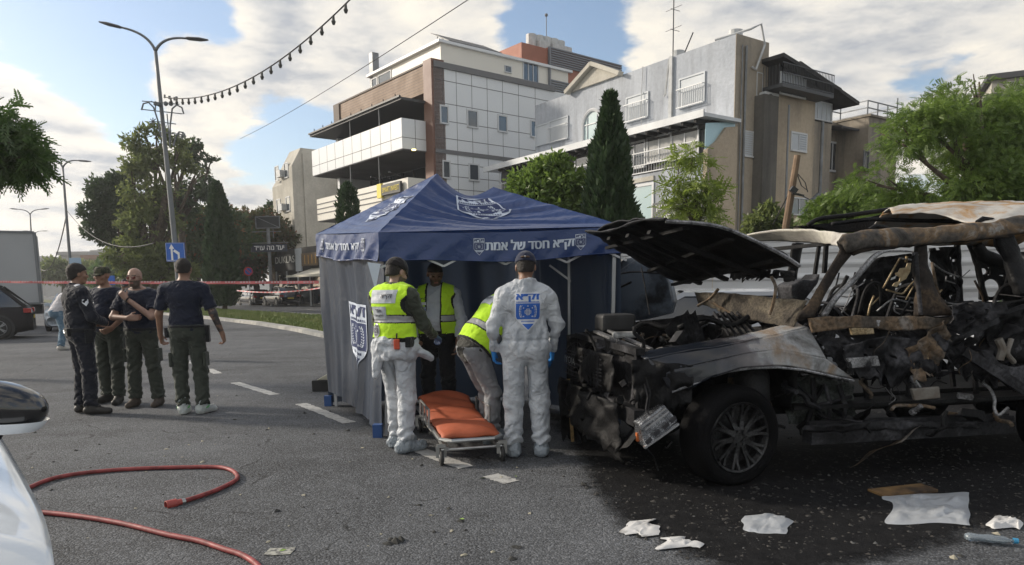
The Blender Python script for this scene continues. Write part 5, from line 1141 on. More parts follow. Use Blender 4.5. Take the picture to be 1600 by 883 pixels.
# ------------------------------------------------------------------ burnt ground and debris
def charmat():
    m = bpy.data.materials.new('charred ground'); m.use_nodes = True; nt = m.node_tree; L = nt.links.new; b = nt.nodes['Principled BSDF']
    tc = nt.nodes.new('ShaderNodeTexCoord'); n = nt.nodes.new('ShaderNodeTexNoise'); n.inputs['Scale'].default_value = 9; n.inputs['Detail'].default_value = 9; n.inputs['Roughness'].default_value = .7; L(tc.outputs['Object'], n.inputs['Vector'])
    r = nt.nodes.new('ShaderNodeValToRGB'); e = r.color_ramp.elements; e[0].position = .3; e[0].color = (.003, .003, .004, 1); e[1].position = .78; e[1].color = (.020, .020, .021, 1); L(n.outputs[0], r.inputs[0])
    v = nt.nodes.new('ShaderNodeTexVoronoi'); v.inputs['Scale'].default_value = 60; L(tc.outputs['Object'], v.inputs['Vector']); sp_ = mth(nt, 'LESS_THAN', v.outputs['Distance'], .12); mx = nt.nodes.new('ShaderNodeMixRGB'); L(mth(nt, 'MULTIPLY', sp_, .12), mx.inputs[0]); L(r.outputs[0], mx.inputs[1]); mx.inputs[2].default_value = (.12, .12, .12, 1); L(mx.outputs[0], b.inputs['Base Color'])
    b.inputs['Roughness'].default_value = .75; b.inputs['Specular IOR Level'].default_value = .15; bp = nt.nodes.new('ShaderNodeBump'); bp.inputs['Strength'].default_value = 1; bp.inputs['Distance'].default_value = .02; L(n.outputs[0], bp.inputs['Height']); L(bp.outputs[0], b.inputs['Normal'])
    # ragged soot edge: fades by a stain mask kept in the vertex attribute
    at = nt.nodes.new('ShaderNodeAttribute'); at.attribute_name = 'soot'; n2 = nt.nodes.new('ShaderNodeTexNoise'); n2.inputs['Scale'].default_value = 7; n2.inputs['Detail'].default_value = 10; n2.inputs['Roughness'].default_value = .75; L(tc.outputs['Object'], n2.inputs['Vector'])
    n3 = nt.nodes.new('ShaderNodeTexNoise'); n3.inputs['Scale'].default_value = 1.6; n3.inputs['Detail'].default_value = 6; L(tc.outputs['Object'], n3.inputs['Vector']); al = mth(nt, 'SUBTRACT', mth(nt, 'ADD', mth(nt, 'MULTIPLY', at.outputs['Fac'], 1.9), mth(nt, 'ADD', mth(nt, 'MULTIPLY', n2.outputs[0], 1.3), mth(nt, 'MULTIPLY', n3.outputs[0], 1.1))), 1.62, clamp=False); rr = nt.nodes.new('ShaderNodeMapRange'); L(al, rr.inputs[0]); rr.inputs[1].default_value = .0; rr.inputs[2].default_value = .55; L(rr.outputs[0], b.inputs['Alpha'])
    return m
M_char = charmat()
cpoly = [G(x, y) for x, y in ((840, 640), (895, 700), (915, 740), (935, 785), (975, 825), (1040, 862), (1110, 890), (1210, 905), (1330, 890), (1500, 850), (1620, 812), (1900, 800))]+[np.array([6.9, 4.2, 0]), np.array([8.6, 9.8, 0]), np.array([3, 9.8, 0]), np.array([1.2, 9.3, 0]), np.array([.7, 8.0, 0])]
q = MB(); cs_ = np.array([p[:2] for p in cpoly]); nx, ny = 110, 90; x0, x1, y0, y1 = -.3, 9., 2.9, 10.2; soot = []
def dseg(p, a, b): ab = b-a; t = np.clip(((p-a)@ab)/(ab@ab), 0, 1); return np.linalg.norm(p-a-ab*t)
for i in range(nx+1):
    for j in range(ny+1):
        p = np.array([x0+(x1-x0)*i/nx, y0+(y1-y0)*j/ny]); dd = min(dseg(p, cs_[k], cs_[(k+1) % len(cs_)]) for k in range(len(cs_))); ins_ = inside(p, cs_.tolist()); q.v.append((p[0], p[1], .005)); soot.append(max(0, min(1, .28+(dd if ins_ else -dd)*1.5)))
for i in range(nx):
    for j in range(ny):
        a = i*(ny+1)+j; 
        if max(soot[a], soot[a+1], soot[a+ny+1], soot[a+ny+2]) > 0: q.f.append((a, a+ny+1, a+ny+2, a+1)); q.mi.append(0)
bo = q.build('burnt_ground', M_char); tag(bo, kind='structure'); at = bo.data.attributes.new('soot', 'FLOAT', 'POINT'); at.data.foreach_set('value', soot)
M_ash1 = mat('charred bits', (.02, .02, .02), .8, col2=(.05, .045, .04), scale=20); M_ash2 = mat('grey ash', (.09, .09, .09), .9)
def chunk(q, c, r, g, m=None):
    k = 6; vs = []; 
    for i in range(k): a = 6.28*i/k; rr_ = r*(.5+g.random()); vs.append((c[0]+rr_*math.cos(a), c[1]+rr_*math.sin(a), c[2]+r*.2*g.random()))
    t = (c[0]+r*.3*g.normal(), c[1]+r*.3*g.normal(), c[2]+r*(.3+.7*g.random())); vs.append(t); q.add(vs, [(i, (i+1) % k, 6) for i in range(k)]+[tuple(range(k))[::-1]], m)
g_ = np.random.default_rng(3); q = MB(); k = 0
while k < 6500:
    x = g_.uniform(.3, 6.5); y = g_.uniform(3.0, 8.2)
    if not inside((x, y), cs_.tolist()): continue
    k += 1; chunk(q, (x, y, .004), min(.018, abs(g_.normal())*.006+.003), g_, 1 if g_.random() < .025 else 0)
tag(q.build('ash_debris', [M_ash1, M_ash2]), 'scattered char and ash on the ground around the burnt car', 'debris', kind='stuff')
# leaves, grit on the clean asphalt
q = MB(); g_ = np.random.default_rng(4)
for k in range(420):
    y = 3.2+abs(g_.normal())*5; x = g_.uniform(-1., 1.)*y*.7
    if inside((x, y), cs_.tolist()): continue
    r = abs(g_.normal())*.010+.004; chunk(q, (x, y, .001), r, g_, 0 if g_.random() < .6 else 1)
for px, py, r in ((617, 847, .035), (625, 845, .03), (608, 850, .03), (612, 843, .025), (720, 815, .02), (700, 795, .02), (655, 790, .018), (1040, 700, .02), (880, 745, .015), (1000, 672, .02), (860, 780, .015)): chunk(q, G(px, py), r, g_, 0)
tag(q.build('grit', [mat('grit dark', (.03, .03, .028), .9), mat('grit pale', (.30, .28, .22), .9)]), 'small stones and crumbs on the asphalt', 'grit', kind='stuff')
def leafbit(px, py, r, m): 
    q = MB(); c = G(px, py)+(0, 0, .004); a = rnd.uniform(0, 6.3); d = np.array([math.cos(a), math.sin(a), 0]); s = np.array([-d[1], d[0], 0])
    q.add([c-d*r, c+s*r*.45+(0, 0, r*.3), c+d*r+(0, 0, .003), c-s*r*.45+(0, 0, .0)], [(0, 1, 2), (0, 2, 3)]); return q.build('fallen_leaf', m)
M_lg = mat('fresh leaf', (.20, .32, .06), .6)
for (px, py, r), lb in zip(((442, 861, .022), (753, 748, .035), (722, 812, .02), (806, 745, .02)), ('bright green scrap lying on the pale square mark on the asphalt', 'green leaf near the foot of the stretcher', 'green leaf lying alone on bare asphalt below the stretcher', 'green scrap on the faded white line right of the stretcher')): tag(leafbit(px, py, r, M_lg), lb, 'leaf')
# plastic sheeting, paper, bottle, boards on the burnt ground
def crumple(name, label, cat, px0, py0, px1, py1, hgt, m, seed, outline=None, n=34, para=None):
    a = G(px0, py1); b = G(px1, py1); c = G(px0, py0); q = MB()
    t = thing(name, label, cat, (a+b)/2)
    def f(u, v):
        p = a+(b-a)*u+(c-a)*v; w = snoise(np.array([[u*1.5, v*1.2, seed]]), seed, .9, 4)[0]; e = min(1, 7*min(u, v, 1-u, 1-v)); jx = snoise(np.array([[u*.8, v*.8, seed+5.]]), seed+1, 1, 2)[0]*.06 + .07*math.sin(u*3.1+seed)*(v-.5)
        return p+np.array([jx, jx*.6, .010+hgt*(abs(w)+.7*abs(((u*2.3+v*1.4+w) % 1)-.5)+.5*abs(((u*1.1-v*2.9+w) % 1)-.5))*e])
    q.grid(f, n, n); q.build('sheet', m, t, smooth=True); return t
M_plast = fabric('white plastic sheet', (.50, .53, .57), .3, .25, bump=.4, bs=20, bd=.01)
M_paper = mat('scorched paper', (.55, .55, .55), .8, col2=(.10, .09, .08), scale=4, lo=.5, hi=.65)
crumple('plastic_sheet', 'crumpled white plastic sheet on the burnt ground at the lower right', 'sheet', 1385, 775, 1520, 822, .022, M_plast, 61)
crumple('plastic_sheet', 'torn strip of pale sheet on the burnt ground left of the big white sheet', 'sheet', 1165, 808, 1235, 835, .015, M_plast, 62, n=20)
crumple('paper', 'scorched white paper at the right edge of the burnt ground', 'paper', 1545, 812, 1596, 829, .02, M_paper, 63, n=18)
crumple('paper', 'flattened pale paper scrap at the left rim of the burnt ground', 'paper', 978, 818, 1030, 838, .015, M_paper, 64, n=16)
crumple('paper', 'small pale paper scrap at the lowest rim of the burnt ground', 'paper', 1035, 842, 1090, 860, .015, M_paper, 65, n=16)
bt = thing('plastic_bottle', 'crushed clear plastic bottle beside the scorched paper', 'bottle', G(1535, 843)); a = G(1508, 838, .035); b = G(1562, 843, .03); d = unit(b-a); L_ = .24; q = MB()
q.tube([a, a+d*.02, a+d*.07, a+d*.11, a+d*.15, a+d*.19, a+d*.22, a+d*.24], [.02, .032, .026, .033, .028, .03, .014, .013], 12, flat=.75); q.build('bottle_body', mat('clear plastic', (.45, .52, .58), .15, trans=.7), bt, smooth=True); q = MB(); q.cyl(a+d*.24, a+d*.262, .016, 12); q.build('cap', mat('blue cap', (.04, .25, .45), .4), bt)
bd = thing('board', 'scorched brown board lying behind the white sheet', 'board', G(1410, 765)); q = MB(); a = G(1368, 771, .01); b = G(1452, 762, .02); q.bar(a, b, .16, .02); q.build('plank', mat('scorched brown', (.22, .13, .05), .8, col2=(.03, .02, .015), scale=5), bd)
q = MB(); q.bar(G(1444, 676, .25), G(1492, 655, .30), .03, .02); tag(q.build('metal_strip', M_steel), 'loose bright metal strip under the wreck sill', 'strip')
# thing beside the tent
bk = thing('road_block', 'cream topped black block standing left of the tent', 'block', G(505, 611)); c = G(503, 611)+(.05, .1, 0); q = MB(); q.obox(c+(-.18, -.15, 0), (.7, 0, 0), (0, .4, 0), (0, 0, .16)); q.build('base', M_rub, bk, bevel=.01); q = MB(); q.prism([c+(-.12, -.12, .162), c+(.4, -.12, .162), c+(.4, -.12, .40), c+(.1, -.12, .28)], (0, 1, 0), .34); q.build('top', mat('cream plastic', (.5, .48, .38), .6), bk, bevel=.01)
# ------------------------------------------------------------------ burnt out car
KA = unit((.98, .17, 0)); KB = np.array([-KA[1], KA[0], 0]); KO = np.array([.86, 5.0, 0])
def K(X, Y, Z): return KO+KA*X+KB*Y+np.array([0, 0, Z])
def KY(px, py, Y):                      # point on the lengthwise plane at Y
    d = ray(px, py); t = ((KO+KB*Y-CAM) @ KB)/(d @ KB); return CAM+d*t
def loc(p): q = p-KO; return np.array([q @ KA, q @ KB, q[2]])
def burnt(name, cols, pos, rough=.75, scale=3., bump=.4, metal=.1, dist=.6, spec=.22, fine=.55):
    m = bpy.data.materials.new(name); m.use_nodes = True; nt = m.node_tree; L = nt.links.new; b = nt.nodes['Principled BSDF']
    tc = nt.nodes.new('ShaderNodeTexCoord'); n = nt.nodes.new('ShaderNodeTexNoise'); n.inputs['Scale'].default_value = scale; n.inputs['Detail'].default_value = 10; n.inputs['Roughness'].default_value = .66; n.inputs['Distortion'].default_value = dist; L(tc.outputs['Object'], n.inputs['Vector'])
    r = nt.nodes.new('ShaderNodeValToRGB'); e = r.color_ramp.elements
    while len(e) < len(cols): e.new(.5)
    for i, (c, p) in enumerate(zip(cols, pos)): e[i].position = p; e[i].color = (*c, 1)
    L(n.outputs[0], r.inputs[0]); 
    n2 = nt.nodes.new('ShaderNodeTexNoise'); n2.inputs['Scale'].default_value = scale*14; n2.inputs['Detail'].default_value = 6; L(tc.outputs['Object'], n2.inputs['Vector'])
    mx = nt.nodes.new('ShaderNodeMixRGB'); mx.blend_type = 'MULTIPLY'; mx.inputs[0].default_value = fine; L(r.outputs[0], mx.inputs[1]); r2 = nt.nodes.new('ShaderNodeValToRGB'); r2.color_ramp.elements[0].position = .35; r2.color_ramp.elements[1].position = .6; L(n2.outputs[0], r2.inputs[0]); L(r2.outputs[0], mx.inputs[2]); L(mx.outputs[0], b.inputs['Base Color'])
    L(mth(nt, 'ADD', mth(nt, 'MULTIPLY', n2.outputs[0], .3), rough-.15, clamp=True), b.inputs['Roughness']); b.inputs['Metallic'].default_value = metal; b.inputs['Specular IOR Level'].default_value = spec
    bp = nt.nodes.new('ShaderNodeBump'); bp.inputs['Strength'].default_value = bump; bp.inputs['Distance'].default_value = .01; L(n2.outputs[0], bp.inputs['Height']); L(bp.outputs[0], b.inputs['Normal']); return m
SOOT, GREY, PALE, RUST, BROWN = (.012, .012, .013), (.12, .12, .12), (.42, .40, .37), (.17, .118, .075), (.07, .052, .038)
M_soot = burnt('sooty metal', [(.004, .004, .005), (.008, .008, .009), (.03, .03, .031)], [.3, .5, .75], .6, 4, .6)
M_soot2 = burnt('sooty grey metal', [(.008, .008, .009), (.026, .026, .029), (.10, .10, .11), (.05, .038, .03)], [.32, .5, .68, .82], .6, 3, .6, .3)
M_ox = burnt('oxidised steel', [(.025, .022, .02), (.10, .085, .07), RUST, (.22, .20, .18), PALE], [.28, .42, .52, .62, .78], .8, 2.6, .5, .1)
M_roof = burnt('bleached burnt roof', [BROWN, (.34, .20, .08), PALE, (.50, .50, .47)], [.33, .45, .52, .66], .6, 1.05, .12, .1, 1.6, fine=.12)
M_head = burnt('pale burnt header', [(.16, .13, .09), PALE, (.55, .53, .46)], [.28, .42, .6], .7, 2.2, .2, .1, .4, fine=.15)
M_fend = burnt('burnt wing', [(.10, .095, .09), (.33, .34, .35), (.24, .17, .11), (.42, .42, .41)], [.33, .45, .6, .7], .55, 2.6, .12, .2, .8, fine=.25)
def edge_paint(m):                       # the paint survives at the front corner and has burnt off towards the windscreen
    nt = m.node_tree; L = nt.links.new; b = nt.nodes['Principled BSDF']; src = b.inputs['Base Color'].links[0].from_socket; tc = nt.nodes.new('ShaderNodeTexCoord'); dp = nt.nodes.new('ShaderNodeVectorMath'); dp.operation = 'DOT_PRODUCT'; dp.inputs[1].default_value = (*KA[:2], 0); L(tc.outputs['Object'], dp.inputs[0])
    n = nt.nodes.new('ShaderNodeTexNoise'); n.inputs['Scale'].default_value = 4.5; n.inputs['Detail'].default_value = 7; L(tc.outputs['Object'], n.inputs['Vector'])
    k = mth(nt, 'ADD', mth(nt, 'MULTIPLY', n.outputs[0], .6), mth(nt, 'MULTIPLY', mth(nt, 'ADD', dp.outputs['Value'], 1.72), .75))
    r = nt.nodes.new('ShaderNodeValToRGB'); e = r.color_ramp.elements; e[0].position = .42; e[0].color = (.010, .013, .020, 1); e[1].position = .72; e[1].color = (.30, .31, .32, 1); x = e.new(.5); x.color = (.035, .035, .042, 1); x = e.new(.62); x.color = (.10, .09, .095, 1); L(k, r.inputs[0])
    r2 = nt.nodes.new('ShaderNodeValToRGB'); r2.color_ramp.elements[0].position = .66; r2.color_ramp.elements[1].position = .78; L(k, r2.inputs[0])
    mx = nt.nodes.new('ShaderNodeMixRGB'); L(r2.outputs[0], mx.inputs[0]); L(r.outputs[0], mx.inputs[1]); L(src, mx.inputs[2]); L(mx.outputs[0], b.inputs['Base Color'])
    L(mth(nt, 'ADD', mth(nt, 'MULTIPLY', r2.outputs[0], .4), .24), b.inputs['Roughness']); b.inputs['Metallic'].default_value = .1; b.inputs['Specular IOR Level'].default_value = .7
edge_paint(M_fend)
M_blued = mat('glossy dark blue paint', (.012, .02, .04), .22, spec=.7, coat=.6, col2=(.008, .008, .01), scale=3.5, lo=.48, hi=.56)
M_gold = burnt('heat tinted steel', [(.10, .07, .04), (.38, .29, .17), (.50, .44, .33)], [.3, .5, .7], .5, 6, .2, .5)
M_alu = burnt('scorched aluminium', [(.05, .05, .05), (.32, .32, .33), (.45, .45, .46)], [.3, .5, .7], .45, 5, .3, .6)
M_burnrub = burnt('burnt tyre', [(.003, .003, .003), (.005, .005, .006), (.011, .011, .012)], [.3, .5, .8], .85, 5, .7, 0, spec=.12)
car = thing('burnt_car', 'burnt out dark off road car with raised bonnet and bleached roof', 'burnt car', K(2.2, .95, 0))
def sheet(name, A, B, nu, nv, m, amp=.02, seed=1, fr=1.6, solid=.004, parent=None, bulge=None, smooth=True, edge=0., holes=0):
    """ruled sheet between two polylines A and B, dented by noise"""
    A = [np.array(p) for p in A]; B = [np.array(p) for p in B]
    def pl(P_, u):
        L = [0]
        for i in range(1, len(P_)): L.append(L[-1]+np.linalg.norm(P_[i]-P_[i-1]))
        s = u*L[-1]; i = max(0, min(len(P_)-2, int(np.searchsorted(L, s)-1))); t = (s-L[i])/max(1e-9, L[i+1]-L[i]); return P_[i]+(P_[i+1]-P_[i])*t
    nrm = unit(np.cross(A[-1]-A[0], B[0]-A[0]));
    if nrm @ (CAM-A[0]) < 0: nrm = -nrm
    q = MB(); vs = []
    for i in range(nu+1):
        for j in range(nv+1):
            u, v = i/nu, j/nv
            a, b = pl(A, u), pl(B, u); vv = v
            if edge and 0 < 1: vv = v*(1-edge*abs(snoise(np.array([[u*7, 0, seed]]), seed+3, 1, 3)[0])*1.0)
            p = a+(b-a)*vv; w = snoise(np.array([p*fr]), seed, 1, 4)[0]*amp
            p = p+nrm*w
            if bulge is not None: p = p+bulge(u, v)
            vs.append(p)
    W = nv+1; fs = []
    hr = np.random.default_rng(seed+9)
    for i in range(nu):
        for j in range(nv):
            if holes and snoise(np.array([vs[i*W+j]*9.]), seed+4, 1, 2)[0] > 1-holes: continue
            fs.append((i*W+j, (i+1)*W+j, (i+1)*W+j+1, i*W+j+1))
    q.add(vs, fs); return q.build(name, m, parent or car, smooth=smooth, solid=solid)
def px(pts, Y): return [KY(x, y, Y if not hasattr(Y, '__len__') else Y[i]) for i, (x, y) in enumerate(pts)]
def dentp(name, outline, Y, th, m, parent=None, bev=.006, seed=0):
    """traced panel pressed from the outline on plane Y, thickness th away from the viewer"""
    q = MB(); P_ = px(outline, Y); q.prism(P_, KB, th); return q.build(name, m, parent or car, bevel=bev)
# --- wheels
def wheel(c, ax, rr=.37, w=.25, rim=.262, flat=.0, parent=None, name='wheel'):
    ax = unit(ax); q = MB(); n = 56
    prof = [(rim-.012, .02), (rim+.004, .0), (rim+.03, -.012), (rr-.05, -.018), (rr-.018, -.0), (rr, .035), (rr+.003, w/2), (rr, w-.035), (rr-.018, w), (rim, w-.01), (rim-.012, w-.02)]
    q.lathe(np.array(c), -ax, prof, n)
    v = np.array(q.v); v[:, 2] = np.maximum(v[:, 2], .006+.0*v[:, 2]); q.v = [tuple(p) for p in v]
    t = q.build(name, M_burnrub, parent or car, smooth=True)
    q = MB(); ref = np.array([0, 0, 1.]); e1 = unit(np.cross(ax, ref)); e2 = np.cross(ax, e1); c = np.array(c, float); P = lambda r, a, h: c+(e1*math.cos(a)+e2*math.sin(a))*r+ax*h
    q.lathe(c, -ax, [(rim, .0), (rim-.004, -.006), (rim-.018, .0), (rim-.03, .03), (rim-.035, .20), (rim-.012, .22)], 48)
    for k in range(10):
        a = 2*math.pi*k/10+.15
        for s in (-1, 1):
            a1 = a+s*.045; a2 = a+s*.13
            pts = [P(.055, a1+s*.10, -.012), P(.12, a1+s*.02, -.022), P(.19, a+s*.075, -.014), P(rim-.02, a2, -.0)]
            for i in range(3):
                q.bar(pts[i], pts[i+1], .020, .024, up=ax)
    q.lathe(c, ax, [(.0, -.03), (.075, -.03), (.078, -.006), (.06, .0), (.036, .0), (.034, -.012), (.0, -.012)], 24)
    for k in range(6): a = 2*math.pi*k/6; q.cyl(P(.055, a, -.01), P(.055, a, .014), .011, 7)
    q.lathe(c, -ax, [(0, .09), (rim-.04, .09)], 32)
    q.build('rim', M_rim, t); return t
M_rim = burnt('sooty alloy', [(.012, .012, .013), (.045, .045, .047), (.13, .13, .13)], [.3, .5, .75], .42, 5, .2, .6)
wheel(K(.80, -.03, .362), KA*.22-KB*.975, rr=.372)
wheel(K(3.72, -.02, .37), -KB); wheel(K(.86, 1.93, .37), KB); wheel(K(3.72, 1.93, .37), KB)
# --- left wing (fender)
top = px([(1008, 563), (1050, 553), (1100, 545), (1160, 535), (1210, 525), (1262, 512)], [.05, .03, .03, .04, .06, .1])
midl = px([(1030, 582), (1065, 575), (1110, 565), (1165, 552), (1215, 546), (1290, 560)], -.03)
bot = px([(1045, 607), (1083, 606), (1112, 590), (1160, 574), (1230, 571), (1334, 592)], [-.02, -.04, -.05, -.05, -.04, .0])
sheet('front_wing', top, midl, 40, 8, [M_fend], .006, 3, 2.2); 
sheet('front_wing', midl, bot, 40, 8, [M_fend], .006, 3, 2.2)
sheet('wing_shoulder', [p+KB*.16+np.array([0, 0, .03]) for p in top], top, 36, 5, [M_fend], .008, 5, 3)
# arch lip, liner, inner structure behind the wheel
arch = px([(1050, 612), (1068, 606), (1090, 598), (1112, 588), (1140, 580), (1175, 575), (1215, 574), (1255, 578), (1300, 588), (1334, 595)], -.035)
q = MB(); q.tube(arch, .010, 6); q.build('arch_lip', M_alu, car)
lin = [p+KB*.02 for p in arch]; sheet('arch_liner', lin, [p+KB*.75 for p in lin], 30, 10, M_soot, .02, 11, 3)
fw = px([(1232, 592), (1262, 585), (1300, 594), (1334, 600)], .22); fb = px([(1232, 662), (1262, 664), (1300, 666), (1338, 664)], .22)
sheet('inner_sill', fw, fb, 30, 22, burnt('inner rust', [(.02, .022, .02), (.07, .08, .075), (.15, .16, .15), (.22, .2, .16)], [.3, .45, .6, .75], .7, 5, .8, .3), .05, 13, 4)
for i, (a, b, r) in enumerate((((1270, 590), (1262, 660), .02), ((1288, 600), (1295, 655), .015), ((1310, 600), (1318, 662), .02), ((1240, 640), (1330, 620), .014), ((1245, 600), (1285, 650), .012))):
    q = MB(); q.tube([KY(*a, .15), KY((a[0]+b[0])/2+6, (a[1]+b[1])/2, .12), KY(*b, .15)], r, 6); q.build('bracket', M_soot2, car)
q = MB(); q.bar(K(1.35, .0, .33), K(3.1, .02, .33), .12, .09); q.bar(K(1.35, .0, .42), K(3.1, .05, .40), .05, .06); q.build('sill', M_soot2, car)
sheet('sill_edge', [K(1.3, -.05, .43), K(2.0, -.06, .44), K(2.6, -.04, .40), K(3.1, .0, .42)], [K(1.3, -.05, .37), K(2.0, -.07, .36), K(2.6, -.06, .33), K(3.1, -.02, .34)], 30, 4, M_soot2, .04, 15, 5, edge=.6)
q = MB()
for y in (.45, 1.45): q.bar(K(.2, y, .50), K(4.7, y, .52), .09, .14)
for x in (.35, 1.5, 2.6, 4.2): q.bar(K(x, .45, .47), K(x, 1.45, .47), .09)
q.build('chassis_frame', M_soot, car)
q = MB(); q.obox(K(1.3, .1, .52), KA*3.3, KB*1.7, (0, 0, .03)); q.build('floor', M_soot, car)
q = MB()
for x in (.86, 3.72): q = MB(); q.tube([K(x, .12, .37), K(x, 1.8, .37)], .045, 8); q.ball(K(x, .85, .37), .14, 10); q.build('axle', M_soot, car)
# --- radiator front, bumper, grille
FX = -.02
def fsheet(name, y0, y1, z0, z1, m, amp=.03, seed=1, x=0, nu=24, nv=12, edge=0, tilt=0., holes=0): return sheet(name, [K(x+tilt, y0, z1), K(x+tilt-.06, (y0+y1)/2, z1), K(x+tilt, y1, z1)], [K(x, y0, z0), K(x-.08, (y0+y1)/2, z0), K(x, y1, z0)], nu, nv, m, amp, seed, 3, .006, edge=edge, holes=holes)
fsheet('bumper_skin', .25, 1.92, .22, .60, M_soot, .05, 21, -.04, 30, 12, .25)
fsheet('grille_panel', .55, 1.85, .62, .93, M_soot, .03, 22, .02, 30, 12, .2)
fsheet('radiator', .35, 1.6, .45, .98, M_soot2, .012, 23, .16)
q = MB()
for i in range(7): z = .66+i*.036; q.tube([K(-.01-.02*math.sin(y_*1.6), .75+y_, z+.01*math.sin(y_*5+i)) for y_ in np.linspace(0, 1.1, 9)], .007, 5)
for i in range(12): y = .8+i*.09; q.bar(K(-.03, y, .64), K(-.02, y, .9), .008)
q.build('grille_slats', M_soot2, car)
q = MB(); v, f = text_mesh('IYOIA', .01); Wt = np.ptp(v[:, 0]); q.add([K(-.075, 1.52-x/Wt*.36, .80+y*.085) for x, y, _z in v], f); q.build('grille_letters', mat('worn silver letters', (.30, .31, .32), .4, .5), car)
q = MB(); q.bar(K(.06, .05, .52), K(.06, 1.9, .52), .08, .12); q.bar(K(.1, .15, .99), K(.1, 1.85, 1.0), .07, .05); q.bar(K(.24, .25, .97), K(.24, 1.75, .99), .05, .03); q.bar(K(.1, .15, .5), K(.1, .2, 1.0), .05); q.bar(K(.1, 1.8, .5), K(.1, 1.8, 1.0), .05); q.build('radiator_support', M_soot2, car)
q = MB(); q.bar(KY(931, 518, 1.45), KY(1010, 551, .35), .05, .02); q.bar(KY(945, 514, 1.45), KY(1018, 546, .4), .03, .02); q.build('cross_member', M_alu, car)
sheet('corner_skin', [K(-.02, .02, .95), K(.2, -.03, .93), K(.42, -.05, .90)], [K(.03, .05, .55), K(.25, .0, .52), K(.42, -.04, .62)], 20, 16, M_soot, .05, 24, 4, edge=.3)
sheet('far_wing', [K(.0, 1.92, 1.0), K(.4, 1.95, 1.05), K(.8, 1.95, 1.08), K(1.3, 1.93, 1.1)], [K(.0, 1.9, .55), K(.4, 1.96, .7), K(.8, 1.97, .82), K(1.3, 1.95, .5)], 24, 8, M_soot, .03, 25, 3)
sheet('lower_valance', [K(-.03, .3, .30), K(-.08, 1., .30), K(-.04, 1.9, .32)], [K(.02, .3, .12), K(-.03, 1., .15), K(0, 1.9, .14)], 24, 6, M_soot, .03, 26, 4, edge=.5)
sheet('hanging_panel', px([(870, 590), (905, 610), (935, 640)], 1.7), px([(878, 690), (905, 700), (930, 690)], 1.6), 14, 14, M_soot, .05, 27, 4, edge=.3)
# --- headlamp hanging on its wires
hl = [KY(1000, 663, -.08), KY(1038, 632, -.08), KY(1060, 658, -.1), KY(1008, 701, -.1)]
q = MB(); q.prism(hl, KB, .16); H_ = q.build('headlight', burnt('melted chrome', [(.04, .04, .045), (.25, .26, .28), (.55, .56, .58)], [.3, .5, .7], .25, 12, .5, .8), car, bevel=.012)
q = MB()
for (x0, y0) in ((1007, 690), (1020, 678), (1034, 667), (1045, 657)):
    c = [KY(x0+dx, y0+dy, -.115) for dx, dy in ((0, 0), (9, -8), (12, -3), (4, 5))]; q.prism(c, -KB, .008)
q.build('light_unit', mat('dark lens', (.03, .03, .035), .15, coat=.8), H_)
q = MB(); q.bar(KY(1006, 700, -.115), KY(1060, 662, -.115), .03, .015); q.bar(KY(1002, 668, -.115), KY(1040, 638, -.115), .012, .012); q.bar(KY(1008, 672, -.115), KY(1045, 643, -.115), .008, .012); q.build('chrome_trim', mat('chrome', (.6, .61, .63), .2, .9), H_)
q = MB(); q.tube([KY(1007, 600, -.02), KY(1012, 620, -.03), KY(1009, 640, -.05), KY(1015, 648, -.07)], .007, 5); q.tube([KY(1009, 590, -.02), KY(1016, 615, -.03), KY(1012, 645, -.05)], .005, 5); q.tube([KY(1010, 700, -.05), KY(1022, 715, -.04), KY(1028, 735, 0)], .006, 5); q.tube([KY(1050, 690, -.08), KY(1042, 700, -.06), KY(1046, 695, -.06)], .006, 5); q.build('wires', M_soot2, car)
q = MB(); a = KY(995, 690, .0); q.obox(a, KA*.05, KB*.03, (0, 0, .06)); q.build('reflector', mat('orange plastic', (.45, .12, .03), .4), car)
stick = thing('wooden_stick', 'thin yellow wooden stick leaning on the front of the burnt car', 'stick', K(-.05, 1.75, 0)); q = MB(); q.bar(KY(891, 592, 1.72)-KA*.02, KY(903, 690, 1.55)-KA*.05, .028, .012); q.build('batten', mat('raw pine', (.42, .28, .10), .7, col2=(.12, .08, .04), scale=12), stick)
# --- engine bay
g_ = np.random.default_rng(77)
def junk(name, n, X, Y, Z, ms, seed, s=1.):
    g = np.random.default_rng(seed)
    for k in range(n):
        c = K(g.uniform(*X), g.uniform(*Y), g.uniform(*Z)); q = MB(); t = g.random(); m = ms[g.integers(len(ms))]
        if t < .3:
            p = [c]; d = unit(g.normal(size=3)*(1, 1, .5))
            for i in range(5): d = unit(d+g.normal(size=3)*.5); p.append(p[-1]+d*g.uniform(.03, .09)*s)
            q.tube(smooth_path(p, 4), g.uniform(.006, .02)*s, 7)
        elif t < .62:
            a = unit(g.normal(size=3)*(1, 1, .3)); b = unit(np.cross(a, [0, 0, 1.])+.15*g.normal(size=3)); z = np.cross(a, b); q.obox(c, a*g.uniform(.04, .17)*s, b*g.uniform(.03, .11)*s, z*g.uniform(.02, .07)*s)
        elif t < .82:
            a = unit(g.normal(size=3)); r = g.uniform(.015, .05)*s; L = g.uniform(.03, .1)*s; q.lathe(c, a, [(0, 0), (r, 0), (r, L*.3), (r*.7, L*.35), (r*.75, L), (0, L)], 12)
        else:
            a = g.normal(size=3)*.07*s; b = g.normal(size=3)*.07*s; q.grid(lambda u, v: c+a*u*2+b*v*2+np.array([0, 0, .02*math.sin(u*5+v*7)]), 6, 6)
        q.build(name, m, car, bevel=.003 if .3 <= t < .62 else 0)
MJ = [M_soot, M_soot, M_soot2, M_soot2, M_ox]
junk('engine_part', 46, (.2, 1.15), (.2, 1.7), (.66, .93), MJ, 101, 1.15)
